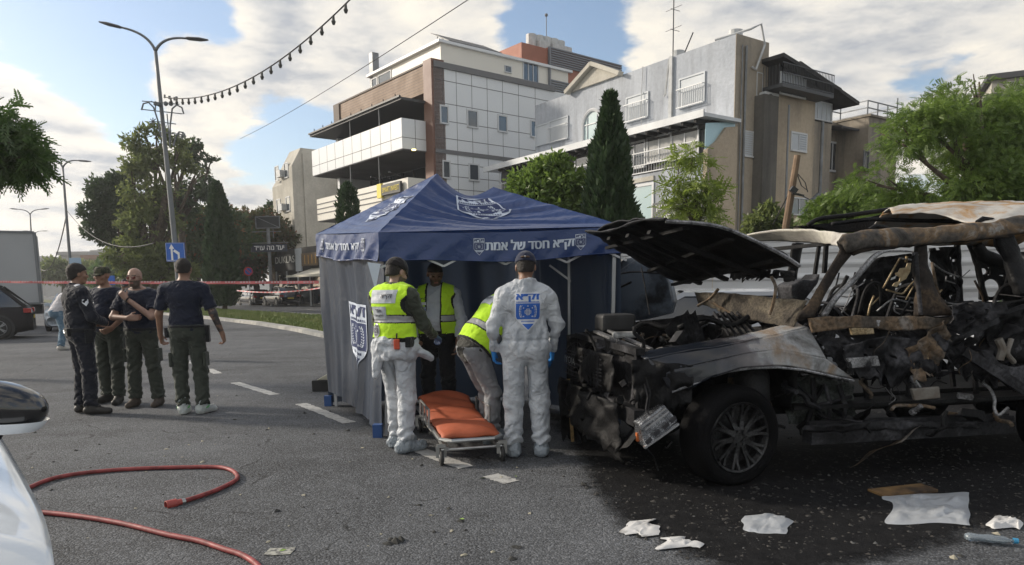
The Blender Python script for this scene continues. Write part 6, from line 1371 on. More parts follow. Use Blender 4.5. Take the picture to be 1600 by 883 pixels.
junk('loose_fitting', 16, (.0, .4), (.15, 1.85), (.5, .98), [M_soot, M_soot2, M_soot], 102, .9)
def boxp(name, c, X, Y, Z, m, bev=.012, **k): q = MB(); q.obox(K(*c), KA*X, KB*Y, np.array([0, 0, Z])); return q.build(name, m, k.get('parent', car), bevel=bev)
boxp('engine_block', (.35, .55, .55), .7, .75, .30, M_soot, .03); boxp('engine_cover', (.42, .65, .84), .5, .5, .05, M_soot, .03)
q = MB(); 
for i in range(4): q.lathe(K(.45+i*.13, .72, .88), (0, 0, 1), [(0, 0), (.03, 0), (.028, .04), (.012, .05), (0, .05)], 10)
for i in range(6): q.tube([K(.42+i*.1, .55, .84), K(.42+i*.1, .42, .88), K(.4+i*.1, .35, .80)], .022, 8)
q.build('intake_manifold', M_soot2, car)
q = MB(); q.obox(KY(941, 520, 1.35), KA*.32, KB*.26, np.array([0, 0, .16])); q.build('air_filter_box', mat('grey melted plastic', (.05, .05, .052), .6, var=.4, scale=6), car, bevel=.03)
q = MB(); a = KY(962, 529, .95); q.obox(a, KA*.20, KB*.12, np.array([0, 0, .05])); q.build('coolant_tank', mat('white melted plastic', (.45, .46, .46), .5, col2=(.15, .15, .15), scale=10), car, bevel=.02)
q = MB()
for px_, py_, Y_ in ((1120, 505, .45), (1150, 500, .7)): q.tube(smooth_path([KY(px_-60, py_+8, Y_), KY(px_-20, py_-8, Y_), KY(px_+20, py_+4, Y_), KY(px_+50, py_-10, Y_)], 5), .022, 8)
q.tube(smooth_path([KY(990, 515, 1.0), KY(1010, 505, 1.0), KY(1040, 512, .9), KY(1060, 500, .9)], 5), .025, 8); q.build('hose', M_soot, car, smooth=True)
q = MB()
for i in range(5): q.bar(KY(1115+i*9, 488, .55), KY(1140+i*11, 524, .35), .012, .02)
q.build('wiper_links', M_soot2, car)
q = MB(); q.lathe(K(1.0, .2, .78), (0, 0, 1), [(.14, -.3), (.13, 0), (.10, .06), (.05, .08), (0, .08)], 20); q.build('strut_tower', M_soot, car, smooth=True)
q = MB(); q.lathe(K(1.0, 1.7, .78), (0, 0, 1), [(.14, -.3), (.13, 0), (.10, .06), (.05, .08), (0, .08)], 20); q.build('strut_tower', M_soot, car, smooth=True)
# cowl and firewall
sheet('cowl', [KY(1084, 457, 1.75), KY(1130, 457, 1.2), KY(1180, 462, .7), KY(1262, 470, .2)], [KY(1092, 474, 1.7), KY(1135, 490, 1.1), KY(1190, 503, .55), KY(1240, 512, .15)], 34, 12, burnt('burnt cowl', [(.02, .018, .016), (.07, .06, .05), (.14, .12, .09), (.28, .27, .25)], [.3, .45, .6, .8], .8, 4, .5, .1), .018, 31, 3.5)
sheet('firewall', [K(1.32, .1, 1.08), K(1.32, 1.8, 1.1)], [K(1.3, .1, .5), K(1.3, 1.8, .5)], 20, 10, M_soot, .04, 32, 3)
q = MB(); q.tube(smooth_path([KY(1090, 478, 1.3), KY(1110, 466, 1.2), KY(1122, 452, 1.1)], 5), .014, 6); q.tube([KY(1108, 470, 1.0), KY(1160, 500, .7)], .012, 6); q.build('wiper_arm', M_ox, car)
# --- bonnet, thrown open
hN = [KY(1250, 416, .02), KY(1222, 398, .02), KY(1170, 372, .0), KY(1130, 356, .0), KY(1092, 349, .0), KY(1040, 346, .05)]      # near edge rear->front
hF = [KY(1066, 446, 1.9), KY(1052, 440, 1.9), KY(1030, 428, 1.9), KY(1000, 410, 1.88), KY(960, 388, 1.85), KY(916, 366, 1.8)]      # far edge rear->front
def hb(u, v): return np.array([0, 0, .05*math.sin(math.pi*v)*(.5+.5*u)])
sheet('bonnet', hN, hF, 44, 34, burnt('burnt bonnet underside', [(.006, .006, .007), (.014, .014, .016), (.03, .03, .034)], [.3, .5, .8], .55, 3, .5, .2), .022, 41, 1.8, .012, bulge=hb)
q = MB(); e = [h for h in hN]+[hF[-1]]; q.tube(smooth_path(hN, 6), .014, 6); q.build('bonnet_edge', M_alu, car)
fr_ = [hN[-1]+(hF[-1]-hN[-1])*t+np.array([0, 0, .015+.02*math.sin(t*7)]) for t in np.linspace(0, 1, 14)]
q = MB(); q.tube(fr_, [.018+.008*math.sin(i*1.7) for i in range(14)], 6, flat=.6); q.build('bonnet_lip', M_soot2, car)
q = MB()
for t in (.25, .5, .75):
    a = hN[-1]+(hF[-1]-hN[-1])*t; b = hN[0]+(hF[0]-hN[0])*t; q.bar(a-(0, 0, .03)+(b-a)*.06, b-(0, 0, .04)+(a-b)*.05, .07, .03)
for s in (.2, .5, .85):
    i = s*5; k0 = int(i); a = hN[k0]+(hN[k0+1]-hN[k0])*(i-k0); b = hF[k0]+(hF[k0+1]-hF[k0])*(i-k0); q.bar(a-(0, 0, .03)+(b-a)*.04, b-(0, 0, .03), .05, .025)
q.build('bonnet_frame', M_soot, car)
sheet('torn_liner', [KY(1140, 420, .8), KY(1175, 415, .6), KY(1210, 420, .4), KY(1246, 425, .2)], [KY(1142, 436, .8), KY(1165, 444, .6), KY(1205, 438, .4), KY(1240, 446, .2)], 30, 10, M_soot, .04, 43, 5, edge=.6, holes=.25)
q = MB(); q.tube([KY(1002, 418, 1.2), KY(1008, 450, 1.15), KY(1015, 492, 1.1)], .006, 5); q.build('bonnet_stay', M_soot2, car)
q = MB(); q.tube(smooth_path([KY(1205, 432, .3), KY(1212, 450, .3), KY(1207, 478, .3), KY(1202, 492, .3)], 5), .012, 6); q.build('hinge', M_ox, car)
# --- cabin frame (near side)
GY = .13
A_l = [(1307, 379), (1312, 391), (1293, 422), (1262, 476), (1246, 492)]; A_r = [(1331, 398), (1315, 417), (1300, 443), (1281, 476), (1272, 497)]
def strip(name, Lp, Rp, Y, m, depth=.09, seed=1, amp=.006, n=24, bow=.02):
    A = px(Lp, Y); B = px(Rp, Y); return sheet(name, A, B, n, 6, m, amp, seed, 5, depth, bulge=lambda u, v: -KB*bow*math.sin(math.pi*v))
M_pil = burnt('burnt pillar', [(.012, .011, .010), (.035, .028, .024), (.10, .07, .045), (.16, .15, .14)], [.3, .48, .64, .8], .75, 3, .5, .1)
strip('front_pillar', A_l, A_r, [GY+.02, GY+.02, GY, .06, .03], M_pil, .07, 51)
C_t = [(1307, 378), (1341, 369), (1380, 367), (1428, 366), (1463, 363), (1523, 357), (1570, 350), (1600, 343), (1680, 334), (1800, 335)]
C_b = [(1331, 398), (1362, 392), (1395, 388), (1428, 384), (1463, 381), (1510, 378), (1558, 372), (1600, 363), (1680, 360), (1800, 365)]
C_m = [(a[0]*.52+b[0]*.48, a[1]*.52+b[1]*.48) for a, b in zip(C_t, C_b)]
strip('roof_rail', C_m, C_b, [GY+.035]*10, M_pil, .05, 152, .012, 60, .0)  # lower half darker, upper half paler: the rail's lit top put into colour
strip('roof_rail', C_t, C_m, [GY+.03]*10, burnt('burnt rail lit top', [(.03, .027, .025), (.11, .10, .09), (.22, .15, .09), (.34, .33, .31)], [.34, .45, .53, .60], .65, 1.8, .3, .1, 1.6, fine=.4), .07, 52, .014, 50, .012)
strip('centre_pillar', [(1431, 384), (1428, 399), (1436, 453), (1438, 493)], [(1449, 382), (1451, 415), (1463, 453), (1492, 493)], [GY+.02, GY+.02, .08, .05], M_pil, .07, 53, .012)
strip('rear_pillar', [(1556, 370), (1572, 410), (1584, 440), (1594, 462)], [(1584, 367), (1598, 400), (1612, 435), (1625, 462)], [GY+.02, GY+.02, .08, .05], M_soot, .07, 54, .012)
df_ = smooth_path([KY(x, y, .05+.06*(1-(y-390)/100)) for x, y in ((1281, 493), (1303, 462), (1331, 434), (1352, 409), (1366, 396), (1382, 391), (1420, 392), (1430, 396))], 4)
door = sheet('door_frame', df_, [p+KA*.035-np.array([0, 0, .012]) for p in df_], 40, 2, M_alu, .002, 55, 4, .03)
strip('door_frame', [(1426, 393), (1429, 424), (1435, 492)], [(1434, 395), (1436, 424), (1442, 492)], [.11, .08, .05], M_soot2, .03, 56, .003)
sheet('door_beltline', px([(1262, 497), (1330, 494), (1400, 495), (1470, 497), (1490, 496)], 0.02), px([(1268, 520), (1330, 512), (1400, 516), (1450, 514), (1490, 502)], 0.01), 40, 8, M_ox, .014, 57, 4, .03)
sheet('door_inner', px([(1275, 518), (1340, 512), (1400, 512), (1470, 512)], 0.08), px([(1290, 560), (1340, 600), (1400, 610), (1470, 575)], 0.06), 40, 24, M_soot2, .05, 58, 5, edge=.3, holes=.12)
sheet('door_skin', px([(1320, 540), (1380, 525), (1440, 530), (1478, 512)], -.03), px([(1325, 585), (1385, 620), (1440, 600), (1470, 560)], -.05), 34, 20, M_soot2, .06, 59, 3.2, edge=.4, holes=.1)
sheet('torn_panel', px([(1418, 545), (1450, 520), (1478, 500)], -.06), px([(1430, 600), (1455, 590), (1482, 540)], -.08), 20, 16, M_ox, .06, 60, 4, edge=.3)
sheet('crumpled_door', px([(1478, 478), (1520, 470), (1560, 476), (1620, 465)], .0), px([(1470, 560), (1510, 600), (1560, 610), (1620, 590)], -.06), 50, 40, M_soot2, .11, 61, 3.4, edge=.3, holes=.06)
sheet('crumpled_quarter', px([(1540, 480), (1600, 465), (1700, 460), (1850, 470)], -.02), px([(1545, 560), (1600, 585), (1700, 600), (1850, 610)], -.04), 50, 30, M_soot, .07, 62, 3, edge=.2)
sheet('rear_arch', px([(1530, 545), (1580, 575), (1640, 560), (1750, 560)], -.10), px([(1540, 565), (1600, 610), (1650, 590), (1750, 600)], -.12), 30, 8, M_soot2, .04, 63, 4, edge=.4)
q = MB(); q.bar(KY(1506, 548, -.1), KY(1604, 612, -.2), .035, .07); q.bar(KY(1495, 530, -.08), KY(1560, 500, -.1), .02, .04); q.bar(KY(1540, 500, -.05), KY(1600, 478, -.1), .02, .03); q.build('torn_rail', M_soot2, car)
q = MB(); a = KY(1556, 545, -.05)
q.tube(smooth_path([KY(1560, 530, -.08), KY(1566, 545, -.09), KY(1562, 562, -.08)], 5), .03, 8); q.tube(smooth_path([KY(1580, 530, -.08), KY(1574, 552, -.1), KY(1584, 566, -.08)], 5), .02, 8); q.build('bare_ribs', mat('bleached metal', (.22, .21, .19), .6, col2=(.12, .10, .08), scale=9), car)
junk('torn_scrap', 26, (1.7, 3.6), (-.12, .12), (.30, .85), [M_soot, M_soot2, M_ox, M_alu], 103, 1.1)
junk('cabin_scrap', 34, (1.4, 4.0), (.3, 1.7), (.62, 1.15), [M_soot, M_soot2, M_soot, M_soot], 104, .9)
# white and gold scrap inside the door
for i, (pts, Y, m) in enumerate((([(1425, 608), (1468, 604), (1470, 622), (1430, 626)], -.08, mat('bleached metal', (.4, .4, .4))), ([(1425, 545), (1465, 552), (1462, 575), (1428, 570)], -.05, M_gold), ([(1370, 500), (1390, 500), (1392, 512), (1372, 514)], -.01, M_alu), ([(1330, 512), (1365, 512), (1367, 522), (1332, 524)], -.01, M_gold), ([(1325, 560), (1372, 556), (1376, 572), (1328, 576)], -.05, M_alu))):
    q = MB(); q.prism(px(pts, Y), KB, .03); q.build('bent_bracket', m, car, bevel=.006)
# far side frame
FY = 1.78
strip('front_pillar', [(1238, 380), (1230, 430), (1220, 476)], [(1256, 380), (1246, 430), (1240, 476)], FY, M_soot, .06, 64)
q = MB(); q.bar(KY(1280, 382, 1.6), KY(1273, 430, 1.6), .03); q.bar(KY(1291, 382, 1.6), KY(1288, 427, 1.6), .035); q.build('hanging_strip', M_soot, car)
strip('centre_pillar', [(1492, 376), (1492, 420), (1495, 478)], [(1501, 376), (1503, 420), (1506, 478)], FY, M_soot, .06, 65)
strip('rear_pillar', [(1508, 376), (1525, 420), (1536, 470)], [(1522, 376), (1534, 420), (1545, 470)], FY, M_soot, .06, 66)
# rear quarter inner panel with round openings (far side)
q = MB(); c1 = (1549, 450, 13.5, 14.5); c2 = (1537, 426, 6, 5)
def ring(cx, cy, rx, ry, k, outer):  # sector fan between circle and square cell
    n = 24
    for i in range(n):
        a, b = 2*math.pi*i/n, 2*math.pi*(i+1)/n
        def sq(t): c, s = math.cos(t), math.sin(t); m_ = max(abs(c)/outer[0], abs(s)/outer[1]); return (cx+c/m_, cy+s/m_)
        q.add([KY(cx+rx*math.cos(a), cy+ry*math.sin(a), FY), KY(cx+rx*math.cos(b), cy+ry*math.sin(b), FY), KY(*sq(b), FY), KY(*sq(a), FY)], [(0, 1, 2, 3)])
ring(1549, 450, 13.5, 14, 0, (18, 20)); ring(1537, 424, 6, 5, 0, (8, 6)); 
for pts in ([(1545, 430), (1545, 416), (1560, 405), (1575, 408), (1590, 430), (1590, 472), (1567, 472), (1567, 430)], [(1529, 418), (1522, 405), (1528, 400), (1545, 405), (1560, 405), (1545, 418)], [(1567, 472), (1531, 470), (1531, 476), (1590, 476)]): q.poly([KY(x, y, FY) for x, y in pts])
q.build('quarter_panel', M_soot, car, solid=.02)
strip('far_window_frame', [(1525, 380), (1536, 395), (1560, 405), (1590, 412)], [(1520, 385), (1530, 403), (1558, 414), (1590, 422)], FY, M_soot, .05, 67)
sheet('far_beltline', px([(1236, 476), (1330, 478), (1420, 480), (1500, 478), (1640, 472)], FY), px([(1240, 520), (1330, 520), (1420, 520), (1500, 520), (1640, 520)], FY), 30, 6, M_soot, .02, 68, 3)
# --- roof
def ln(P_, Y): return px(P_, Y)
hdY = [1.75, 1.35, .95, .55, .2]
sheet('roof_header', ln([(1167, 366), (1207, 359), (1250, 357), (1293, 361), (1330, 367)], [1.78, 1.4, 1.0, .6, .2]), ln([(1181, 374), (1231, 376), (1279, 379), (1300, 382), (1310, 385)], [1.78, 1.4, .9, .5, .15]), 40, 8, M_head, .006, 71, 2.4, .012)
FRY = 1.7
sheet('far_roof_rail', px([(1229, 355), (1290, 350), (1360, 339), (1383, 334), (1440, 333), (1510, 338)], FRY), px([(1279, 358), (1310, 364), (1340, 362), (1380, 356), (1440, 350), (1510, 352)], FRY), 30, 5, M_soot, .01, 72, 3, .05)
q = MB(); q.tube(smooth_path([KY(1262, 352, 1.62), KY(1282, 342, 1.62), KY(1330, 336, 1.62), KY(1385, 328, 1.62), KY(1410, 326, 1.62)], 6), .022, 7, flat=1.); q.tube(smooth_path([KY(1300, 350, 1.0), KY(1360, 343, 1.0), KY(1430, 345, 1.0), KY(1500, 346, 1.0)], 6), .02, 6); q.build('roof_rack', M_soot, car, smooth=True)
dt = [(1378, 336), (1402, 330), (1440, 324), (1487, 318.5), (1523, 317), (1600, 318), (1700, 322)]; db = [(1394, 337), (1440, 333), (1482, 338), (1506, 346), (1530, 353), (1575, 349), (1700, 338)]
sheet('roof_panel', ln(dt, [1.3, 1.25, 1.2, 1.2, 1.2, 1.3, 1.4]), ln(db, [.9, .8, .65, .45, .25, .17, .17]), 60, 24, M_roof, .02, 73, 1.5, .008, bulge=lambda u, v: np.array([0, 0, .05*math.sin(math.pi*v)]))
sheet('roof_panel', ln(dt, [1.3, 1.25, 1.2, 1.2, 1.2, 1.3, 1.4]), [K(2.9, 1.75, 1.80), K(3.3, 1.76, 1.82), K(3.7, 1.76, 1.83), K(4.2, 1.76, 1.83), K(4.7, 1.76, 1.80)], 30, 8, M_roof, .015, 74, 1.5, .008)
sheet('roof_flange', px([(1335, 368), (1380, 366), (1428, 364), (1463, 361), (1520, 354)], GY+.05), px([(1345, 366), (1380, 360), (1428, 357), (1463, 355), (1516, 351)], .45), 30, 4, M_ox, .008, 75, 4, .006)
for x, y in ((1373, 360), (1541, 348)):
    q = MB(); c = KY(x, y, .3); q.tube([c-KA*.08, c-KA*.03+(0, 0, .03), c+KA*.05+(0, 0, .02), c+KA*.09], .022, 7); q.build('melted_mount', M_soot, car)
q = MB(); q.bar(K(1.95, .2, 1.79), K(1.95, 1.75, 1.79), .07, .03); q.bar(K(2.75, .2, 1.82), K(2.75, 1.75, 1.83), .06, .03); q.build('roof_bow', M_soot, car)
# rear end (mostly outside the photograph)
sheet('tailgate', [K(4.75, .1, 1.75), K(4.8, .95, 1.78), K(4.75, 1.8, 1.75)], [K(4.9, .1, .45), K(4.95, .95, .45), K(4.9, 1.8, .45)], 16, 12, M_soot2, .04, 76, 2, holes=.2)
# --- seats and cabin metalwork
sheet('seat_shell', px([(1345, 418), (1374, 402), (1405, 398), (1434, 396)], 1.25), px([(1318, 490), (1350, 492), (1400, 492), (1440, 492)], 1.2), 30, 24, M_soot, .05, 191, 4, edge=.12, holes=.06)
sheet('seat_shell', px([(1452, 388), (1475, 386), (1498, 386)], 1.2), px([(1462, 478), (1485, 480), (1503, 480)], 1.2), 24, 24, M_soot, .05, 192, 4, edge=.15, holes=.06)
def seat(x, y, yaw=0):
    q = MB(); s = .44
    P = lambda a, b, z: K(x+a, y+b, z)
    back = smooth_path([P(.40, .02, .85), P(.50, .0, 1.2), P(.56, .06, 1.42), P(.56, s-.06, 1.42), P(.50, s, 1.2), P(.40, s-.02, .85)], 5); q.tube(back, .016, 7); q.tube([P(.0, .02, .82), P(.42, .02, .80), P(.42, s-.02, .80), P(.0, s-.02, .82), P(.0, .02, .82)], .016, 7)
    for z in (.95, 1.05, 1.15, 1.25, 1.35): q.tube([P(.43+(z-.9)*.25, .03, z), P(.46+(z-.9)*.25, s/2, z-.02), P(.43+(z-.9)*.25, s-.03, z)], .006, 5)
    for k in range(6): q.tube([P(.05+k*.06, .03, .81), P(.05+k*.06, s/2, .78), P(.05+k*.06, s-.03, .81)], .005, 5)
    for dy in (.1, s-.1): q.cyl(P(.57, dy+.05, 1.42), P(.6, dy+.05, 1.56), .008, 6); q.bar(P(0, dy-.05, .8), P(.05, dy-.05, .55), .03); q.bar(P(.42, dy-.05, .8), P(.42, dy-.05, .55), .03)
    return q.build('seat_frame', M_soot2, car)
seat(2.0, .25); seat(2.0, 1.15); seat(3.0, .25); seat(3.0, 1.1)
q = MB(); q.tube([K(1.55, .2, 1.02), K(1.5, .9, 1.05), K(1.55, 1.7, 1.02)], .045, 8)
q.tube([K(1.55, .5, 1.0), K(1.8, .5, 1.13)], .03, 8); c = K(1.85, .5, 1.15); ax = unit(KA*.9+np.array([0, 0, .45])); e1 = KB; e2 = np.cross(ax, e1); q.tube([c+(e1*math.cos(t)+e2*math.sin(t))*.18 for t in np.linspace(0, 2*math.pi, 25)], .011, 7)
for t in (0.3, 2.2, 4.2): q.bar(c, c+(e1*math.cos(t)+e2*math.sin(t))*.18, .02, .008)
q.build('steering_wheel', M_soot2, car)
sheet('dash_beam', [K(1.45, .15, 1.12), K(1.42, .9, 1.15), K(1.45, 1.7, 1.12)], [K(1.5, .15, .8), K(1.5, .9, .75), K(1.5, 1.7, .8)], 20, 8, M_soot, .05, 81, 4, holes=.1)
z6 = lambda x, y: (1380+x/4.204, 310+y/4.204); z5 = lambda x, y: (1160+x/4.204, 310+y/4.204)
q = MB(); q.prism(px([z6(*p) for p in ((185, 425), (178, 480), (150, 530), (120, 545), (90, 582), (60, 575), (75, 555), (105, 545), (112, 520), (85, 505), (80, 490), (100, 485), (112, 460), (150, 455), (160, 425))], .5), KB, .006); q.build('seat_plate', mat('fire bleached steel', (.60, .50, .32), .5, .3, col2=(.30, .2, .1), scale=14), car)
for i, (pts, r, m, Y) in enumerate((([(110, 395), (60, 480), (0, 590)], .013, M_gold, .5), ([(20, 600), (120, 628), (160, 590), (215, 530)], .012, M_gold, .5), ([(150, 665), (222, 535)], .010, M_gold, .5), ([(-40, 740), (60, 665), (150, 680), (240, 690)], .012, M_alu, .45), ([(120, 760), (165, 690), (185, 650)], .018, M_soot2, .4), ([(110, 395), (160, 400), (185, 405)], .012, M_alu, .5), ([(155, 380), (150, 420)], .018, M_gold, .5), ([(330, 430), (400, 480), (495, 515)], .013, M_alu, .7), ([(410, 540), (475, 560)], .009, M_alu, .7), ([(415, 510), (410, 545)], .009, M_alu, .7), ([(475, 480), (475, 560)], .012, M_soot2, .7), ([(360, 660), (460, 695), (600, 690)], .014, M_alu, .3), ([(350, 640), (385, 600)], .011, M_gold, .5), ([(515, 520), (570, 470)], .006, M_soot2, 1.0), ([(430, 690), (590, 680)], .02, M_soot, .4), ([(545, 700), (590, 680)], .02, M_soot, .4), ([(600, 540), (650, 640), (660, 700)], .018, M_pil, 1.6), ([(-60, 640), (-85, 700), (-100, 770)], .014, M_gold, .5), ([(320, 420), (345, 560), (370, 640)], .018, M_ox, .35), ([(75, 700), (75, 740), (110, 760)], .009, M_alu, .4))):
    q = MB(); q.tube(smooth_path([KY(*z6(*p), Y) for p in pts], 3) if len(pts) > 2 else [KY(*z6(*p), Y) for p in pts], r*.62, 7); q.build('cabin_bar', m, car, smooth=True)
for i, (pts, r, m, Y) in enumerate((([(640, 770), (690, 680), (720, 610), (800, 555)], .008, M_alu, .5), ([(510, 770), (560, 680), (640, 600), (690, 510)], .03, M_soot, .9), ([(640, 720), (700, 775)], .008, M_alu, .5), ([(850, 535), (900, 600), (940, 640)], .02, M_soot, .5), ([(760, 770), (800, 620), (850, 560), (900, 570), (910, 700)], .02, M_soot, .45), ([(850, 700), (900, 650)], .010, M_gold, .5), ([(180, 690), (175, 740), (200, 770)], .012, M_soot, .6))):
    q = MB(); q.tube(smooth_path([KY(*z5(*p), Y) for p in pts], 5) if len(pts) > 2 else [KY(*z5(*p), Y) for p in pts], r*.6, 7); q.build('cabin_bar', m, car, smooth=True)
q = MB(); q.prism(px([z5(*p) for p in ((320, 570), (400, 530), (470, 540), (520, 490), (500, 560), (430, 650), (400, 690), (330, 690))], 1.0), KB, .25); q.build('instrument_cluster', M_soot2, car, bevel=.02)
# far front door standing open beyond the bonnet
dpl = [(898, 480), (903, 466), (925, 450), (944, 436), (958, 416), (975, 402), (1000, 398), (1030, 408), (1046, 440), (1052, 470), (1046, 490), (1005, 500), (950, 506), (912, 500)]
dY = [7.75+(.9-.9*(x-898)/154.) for x, y in dpl]
q = MB(); P_ = [D(x, y, yy) for (x, y), yy in zip(dpl, dY)]; nn_ = unit(np.cross(P_[9]-P_[0], (0, 0, 1.))); nn_ = nn_ if nn_[1] > 0 else -nn_; q.prism(P_, nn_, .10)
dr = q.build('open_door', mat('sooty glossy door', (.11, .135, .17), .28, spec=.6, col2=(.012, .012, .014), scale=2.4, lo=.45, hi=.6), car, bevel=.02)
q = MB(); q.tube(smooth_path([D(952, 443, 8.22), D(966, 449, 8.12), D(986, 441, 8.0)], 4), .022, 7, flat=.6); q.build('door_handle', M_soot, dr)
q = MB(); q.tube(smooth_path([D(944, 436, 8.28), D(985, 425, 8.02), D(1040, 428, 7.72)], 4), .012, 6); q.build('door_crease', M_soot2, dr)
sheet('bay_wall', [K(.1, 1.75, 1.02), K(.6, 1.72, 1.12), K(1.3, 1.7, 1.18)], [K(.1, 1.75, .6), K(.6, 1.72, .6), K(1.3, 1.7, .6)], 20, 8, M_soot, .03, 93, 3)
junk('bay_fitting', 40, (.15, 1.25), (.3, 1.7), (.86, 1.04), [M_soot, M_soot, M_soot2, M_soot2, M_ox, M_soot], 105, .95)
junk('nose_scrap', 26, (-.06, .25), (.2, 1.8), (.35, .95), [M_soot, M_soot, M_soot2], 106, .9)
junk('arch_scrap', 18, (1.15, 1.75), (.1, .5), (.35, .8), [M_soot, M_soot2, M_soot2], 107, 1.1)

g_ = np.random.default_rng(501)
for i in range(34):                      # burnt wiring hanging and trailing through the wreck
    X, Y, Z = (g_.uniform(.05, 1.2), g_.uniform(.1, 1.6), g_.uniform(.85, 1.05)) if i < 20 else (g_.uniform(1.6, 3.8), g_.uniform(-.1, .3), g_.uniform(.5, 1.0)); p = [K(X, Y, Z)]; d = unit(g_.normal(size=3))
    for k in range(6): d = unit(d+g_.normal(size=3)*.7+np.array([0, 0, -.12])); p.append(p[-1]+d*.07)
    q = MB(); q.tube(smooth_path(p, 3), g_.uniform(.0025, .005), 4); q.build('burnt_wire', [M_soot2, M_ox, M_alu][i % 3], car)
# ------------------------------------------------------------------ people: one smooth-blended surface per body, clothes as surfaces of their own
class Field:
    def __init__(s, lo, hi, h):
        s.lo = np.array(lo, float); s.h = h; s.n = np.ceil((np.array(hi)-s.lo)/h).astype(int)+1
        s.f = np.full(s.n, .08, np.float32)
    def _sl(s, a, b, m):
        i0 = np.maximum(0, np.floor((np.minimum(a, b)-m-s.lo)/s.h).astype(int)); i1 = np.minimum(s.n, np.ceil((np.maximum(a, b)+m-s.lo)/s.h).astype(int)+1)
        if (i1 <= i0).any(): return None, None
        sl = tuple(slice(i0[k], i1[k]) for k in range(3)); g = np.stack(np.meshgrid(*[np.arange(i0[k], i1[k])*s.h+s.lo[k] for k in range(3)], indexing='ij'), -1).astype(np.float32); return sl, g
    def cone(s, a, b, ra, rb, k=.02, side=None, fs=1., flat=(0, 0), sub=False):
        a = np.array(a, float); b = np.array(b, float); sl, g = s._sl(a, b, max(ra, rb)*max(1, fs)+.075)
        if sl is None: return s
        ab = b-a; L2 = max(ab @ ab, 1e-9); L = math.sqrt(L2); p = g-a; t = (p @ ab)/L2; tc = np.clip(t, 0, 1)
        q = p-t[..., None]*ab; r = ra+(rb-ra)*tc
        if side is not None: sd = unit(side); c = q @ sd; q = q+(c*(1/fs-1))[..., None]*sd
        lat = np.linalg.norm(q, axis=-1); ax = np.maximum(-t, t-1)*L; axp = np.maximum(ax, 0)
        d = np.sqrt(lat**2+axp**2)-r
        if flat[0] or flat[1]:
            cut = np.full(d.shape, -9.); 
            if flat[0]: cut = np.maximum(cut, -t*L)
            if flat[1]: cut = np.maximum(cut, (t-1)*L)
            d = np.maximum(np.where(((t < 0) & bool(flat[0])) | ((t > 1) & bool(flat[1])), lat-r, d), cut)
        s._mix(sl, d, k, sub); return s
    def ell(s, c, r, k=.02, rot=None, sub=False):
        c = np.array(c, float); r = np.array(r, float); m = max(r); sl, g = s._sl(c, c, m+.07)
        if sl is None: return s
        p = g-c
        if rot is not None: p = p @ np.array(rot)
        q = np.linalg.norm(p/r, axis=-1); q2 = np.linalg.norm(p/(r*r), axis=-1); d = q*(q-1)/np.maximum(q2, 1e-6); s._mix(sl, d, k, sub); return s
    def _mix(s, sl, d, k, sub):
        d = np.clip(d, -1, .08).astype(np.float32); f = s.f[sl]
        if sub: s.f[sl] = np.maximum(f, -d); return
        if k > 0: h = np.clip(.5+.5*(f-d)/k, 0, 1); s.f[sl] = f+(d-f)*h-k*h*(1-h)
        else: s.f[sl] = np.minimum(f, d)
    def grid(s): return np.stack(np.meshgrid(*[np.arange(s.n[k])*s.h+s.lo[k] for k in range(3)], indexing='ij'), -1)
    def disp(s, fn, band=.03):
        m = np.abs(s.f) < band; idx = np.argwhere(m); p = idx*s.h+s.lo; s.f[m] += fn(p).astype(np.float32); return s
    def clip(s, fn):                      # keep where fn(p) < 0
        m = s.f < .06; idx = np.argwhere(m); p = idx*s.h+s.lo; s.f[m] = np.maximum(s.f[m], fn(p)); return s
    def mesh(s):
        f = s.f; f = np.pad(f, 1, constant_values=.08); lo = s.lo-s.h; sg = f < 0; n = np.array(f.shape)
        c = np.zeros(n-1, np.int8)
        for dx in (0, 1):
            for dy in (0, 1):
                for dz in (0, 1): c += sg[dx:n[0]-1+dx, dy:n[1]-1+dy, dz:n[2]-1+dz]
        act = (c > 0) & (c < 8); idx = np.argwhere(act); vid = -np.ones(n-1, np.int64); vid[act] = np.arange(len(idx))
        acc = np.zeros((len(idx), 3)); cnt = np.zeros(len(idx))
        cor = [(0, 0, 0), (1, 0, 0), (0, 1, 0), (1, 1, 0), (0, 0, 1), (1, 0, 1), (0, 1, 1), (1, 1, 1)]
        for a, b in ((0, 1), (2, 3), (4, 5), (6, 7), (0, 2), (1, 3), (4, 6), (5, 7), (0, 4), (1, 5), (2, 6), (3, 7)):
            A, B = np.array(cor[a]), np.array(cor[b]); fa = f[tuple((idx+A).T)]; fb = f[tuple((idx+B).T)]; m = (fa < 0) != (fb < 0)
            t = np.where(m, fa/np.where(m, fa-fb, 1), 0); acc[m] += (A+(B-A)*t[:, None])[m]; cnt[m] += 1
        V = (idx+acc/np.maximum(cnt, 1)[:, None])*s.h+lo; F = []
        for ax in range(3):
            u, v = (ax+1) % 3, (ax+2) % 3; sl0 = [slice(None)]*3; sl1 = [slice(None)]*3; sl0[ax] = slice(0, n[ax]-1); sl1[ax] = slice(1, n[ax]); s0 = sg[tuple(sl0)]; s1 = sg[tuple(sl1)]
            e = np.argwhere(s0 != s1); ok = (e[:, u] > 0) & (e[:, v] > 0) & (e[:, u] < n[u]-1) & (e[:, v] < n[v]-1); e = e[ok]; ins = s0[tuple(e.T)]
            du = np.zeros(3, int); du[u] = 1; dv = np.zeros(3, int); dv[v] = 1
            q = np.stack([vid[tuple((e-du-dv).T)], vid[tuple((e-dv).T)], vid[tuple(e.T)], vid[tuple((e-du).T)]], 1); q[~ins] = q[~ins][:, ::-1]; F.append(q)
        return V, np.concatenate(F)
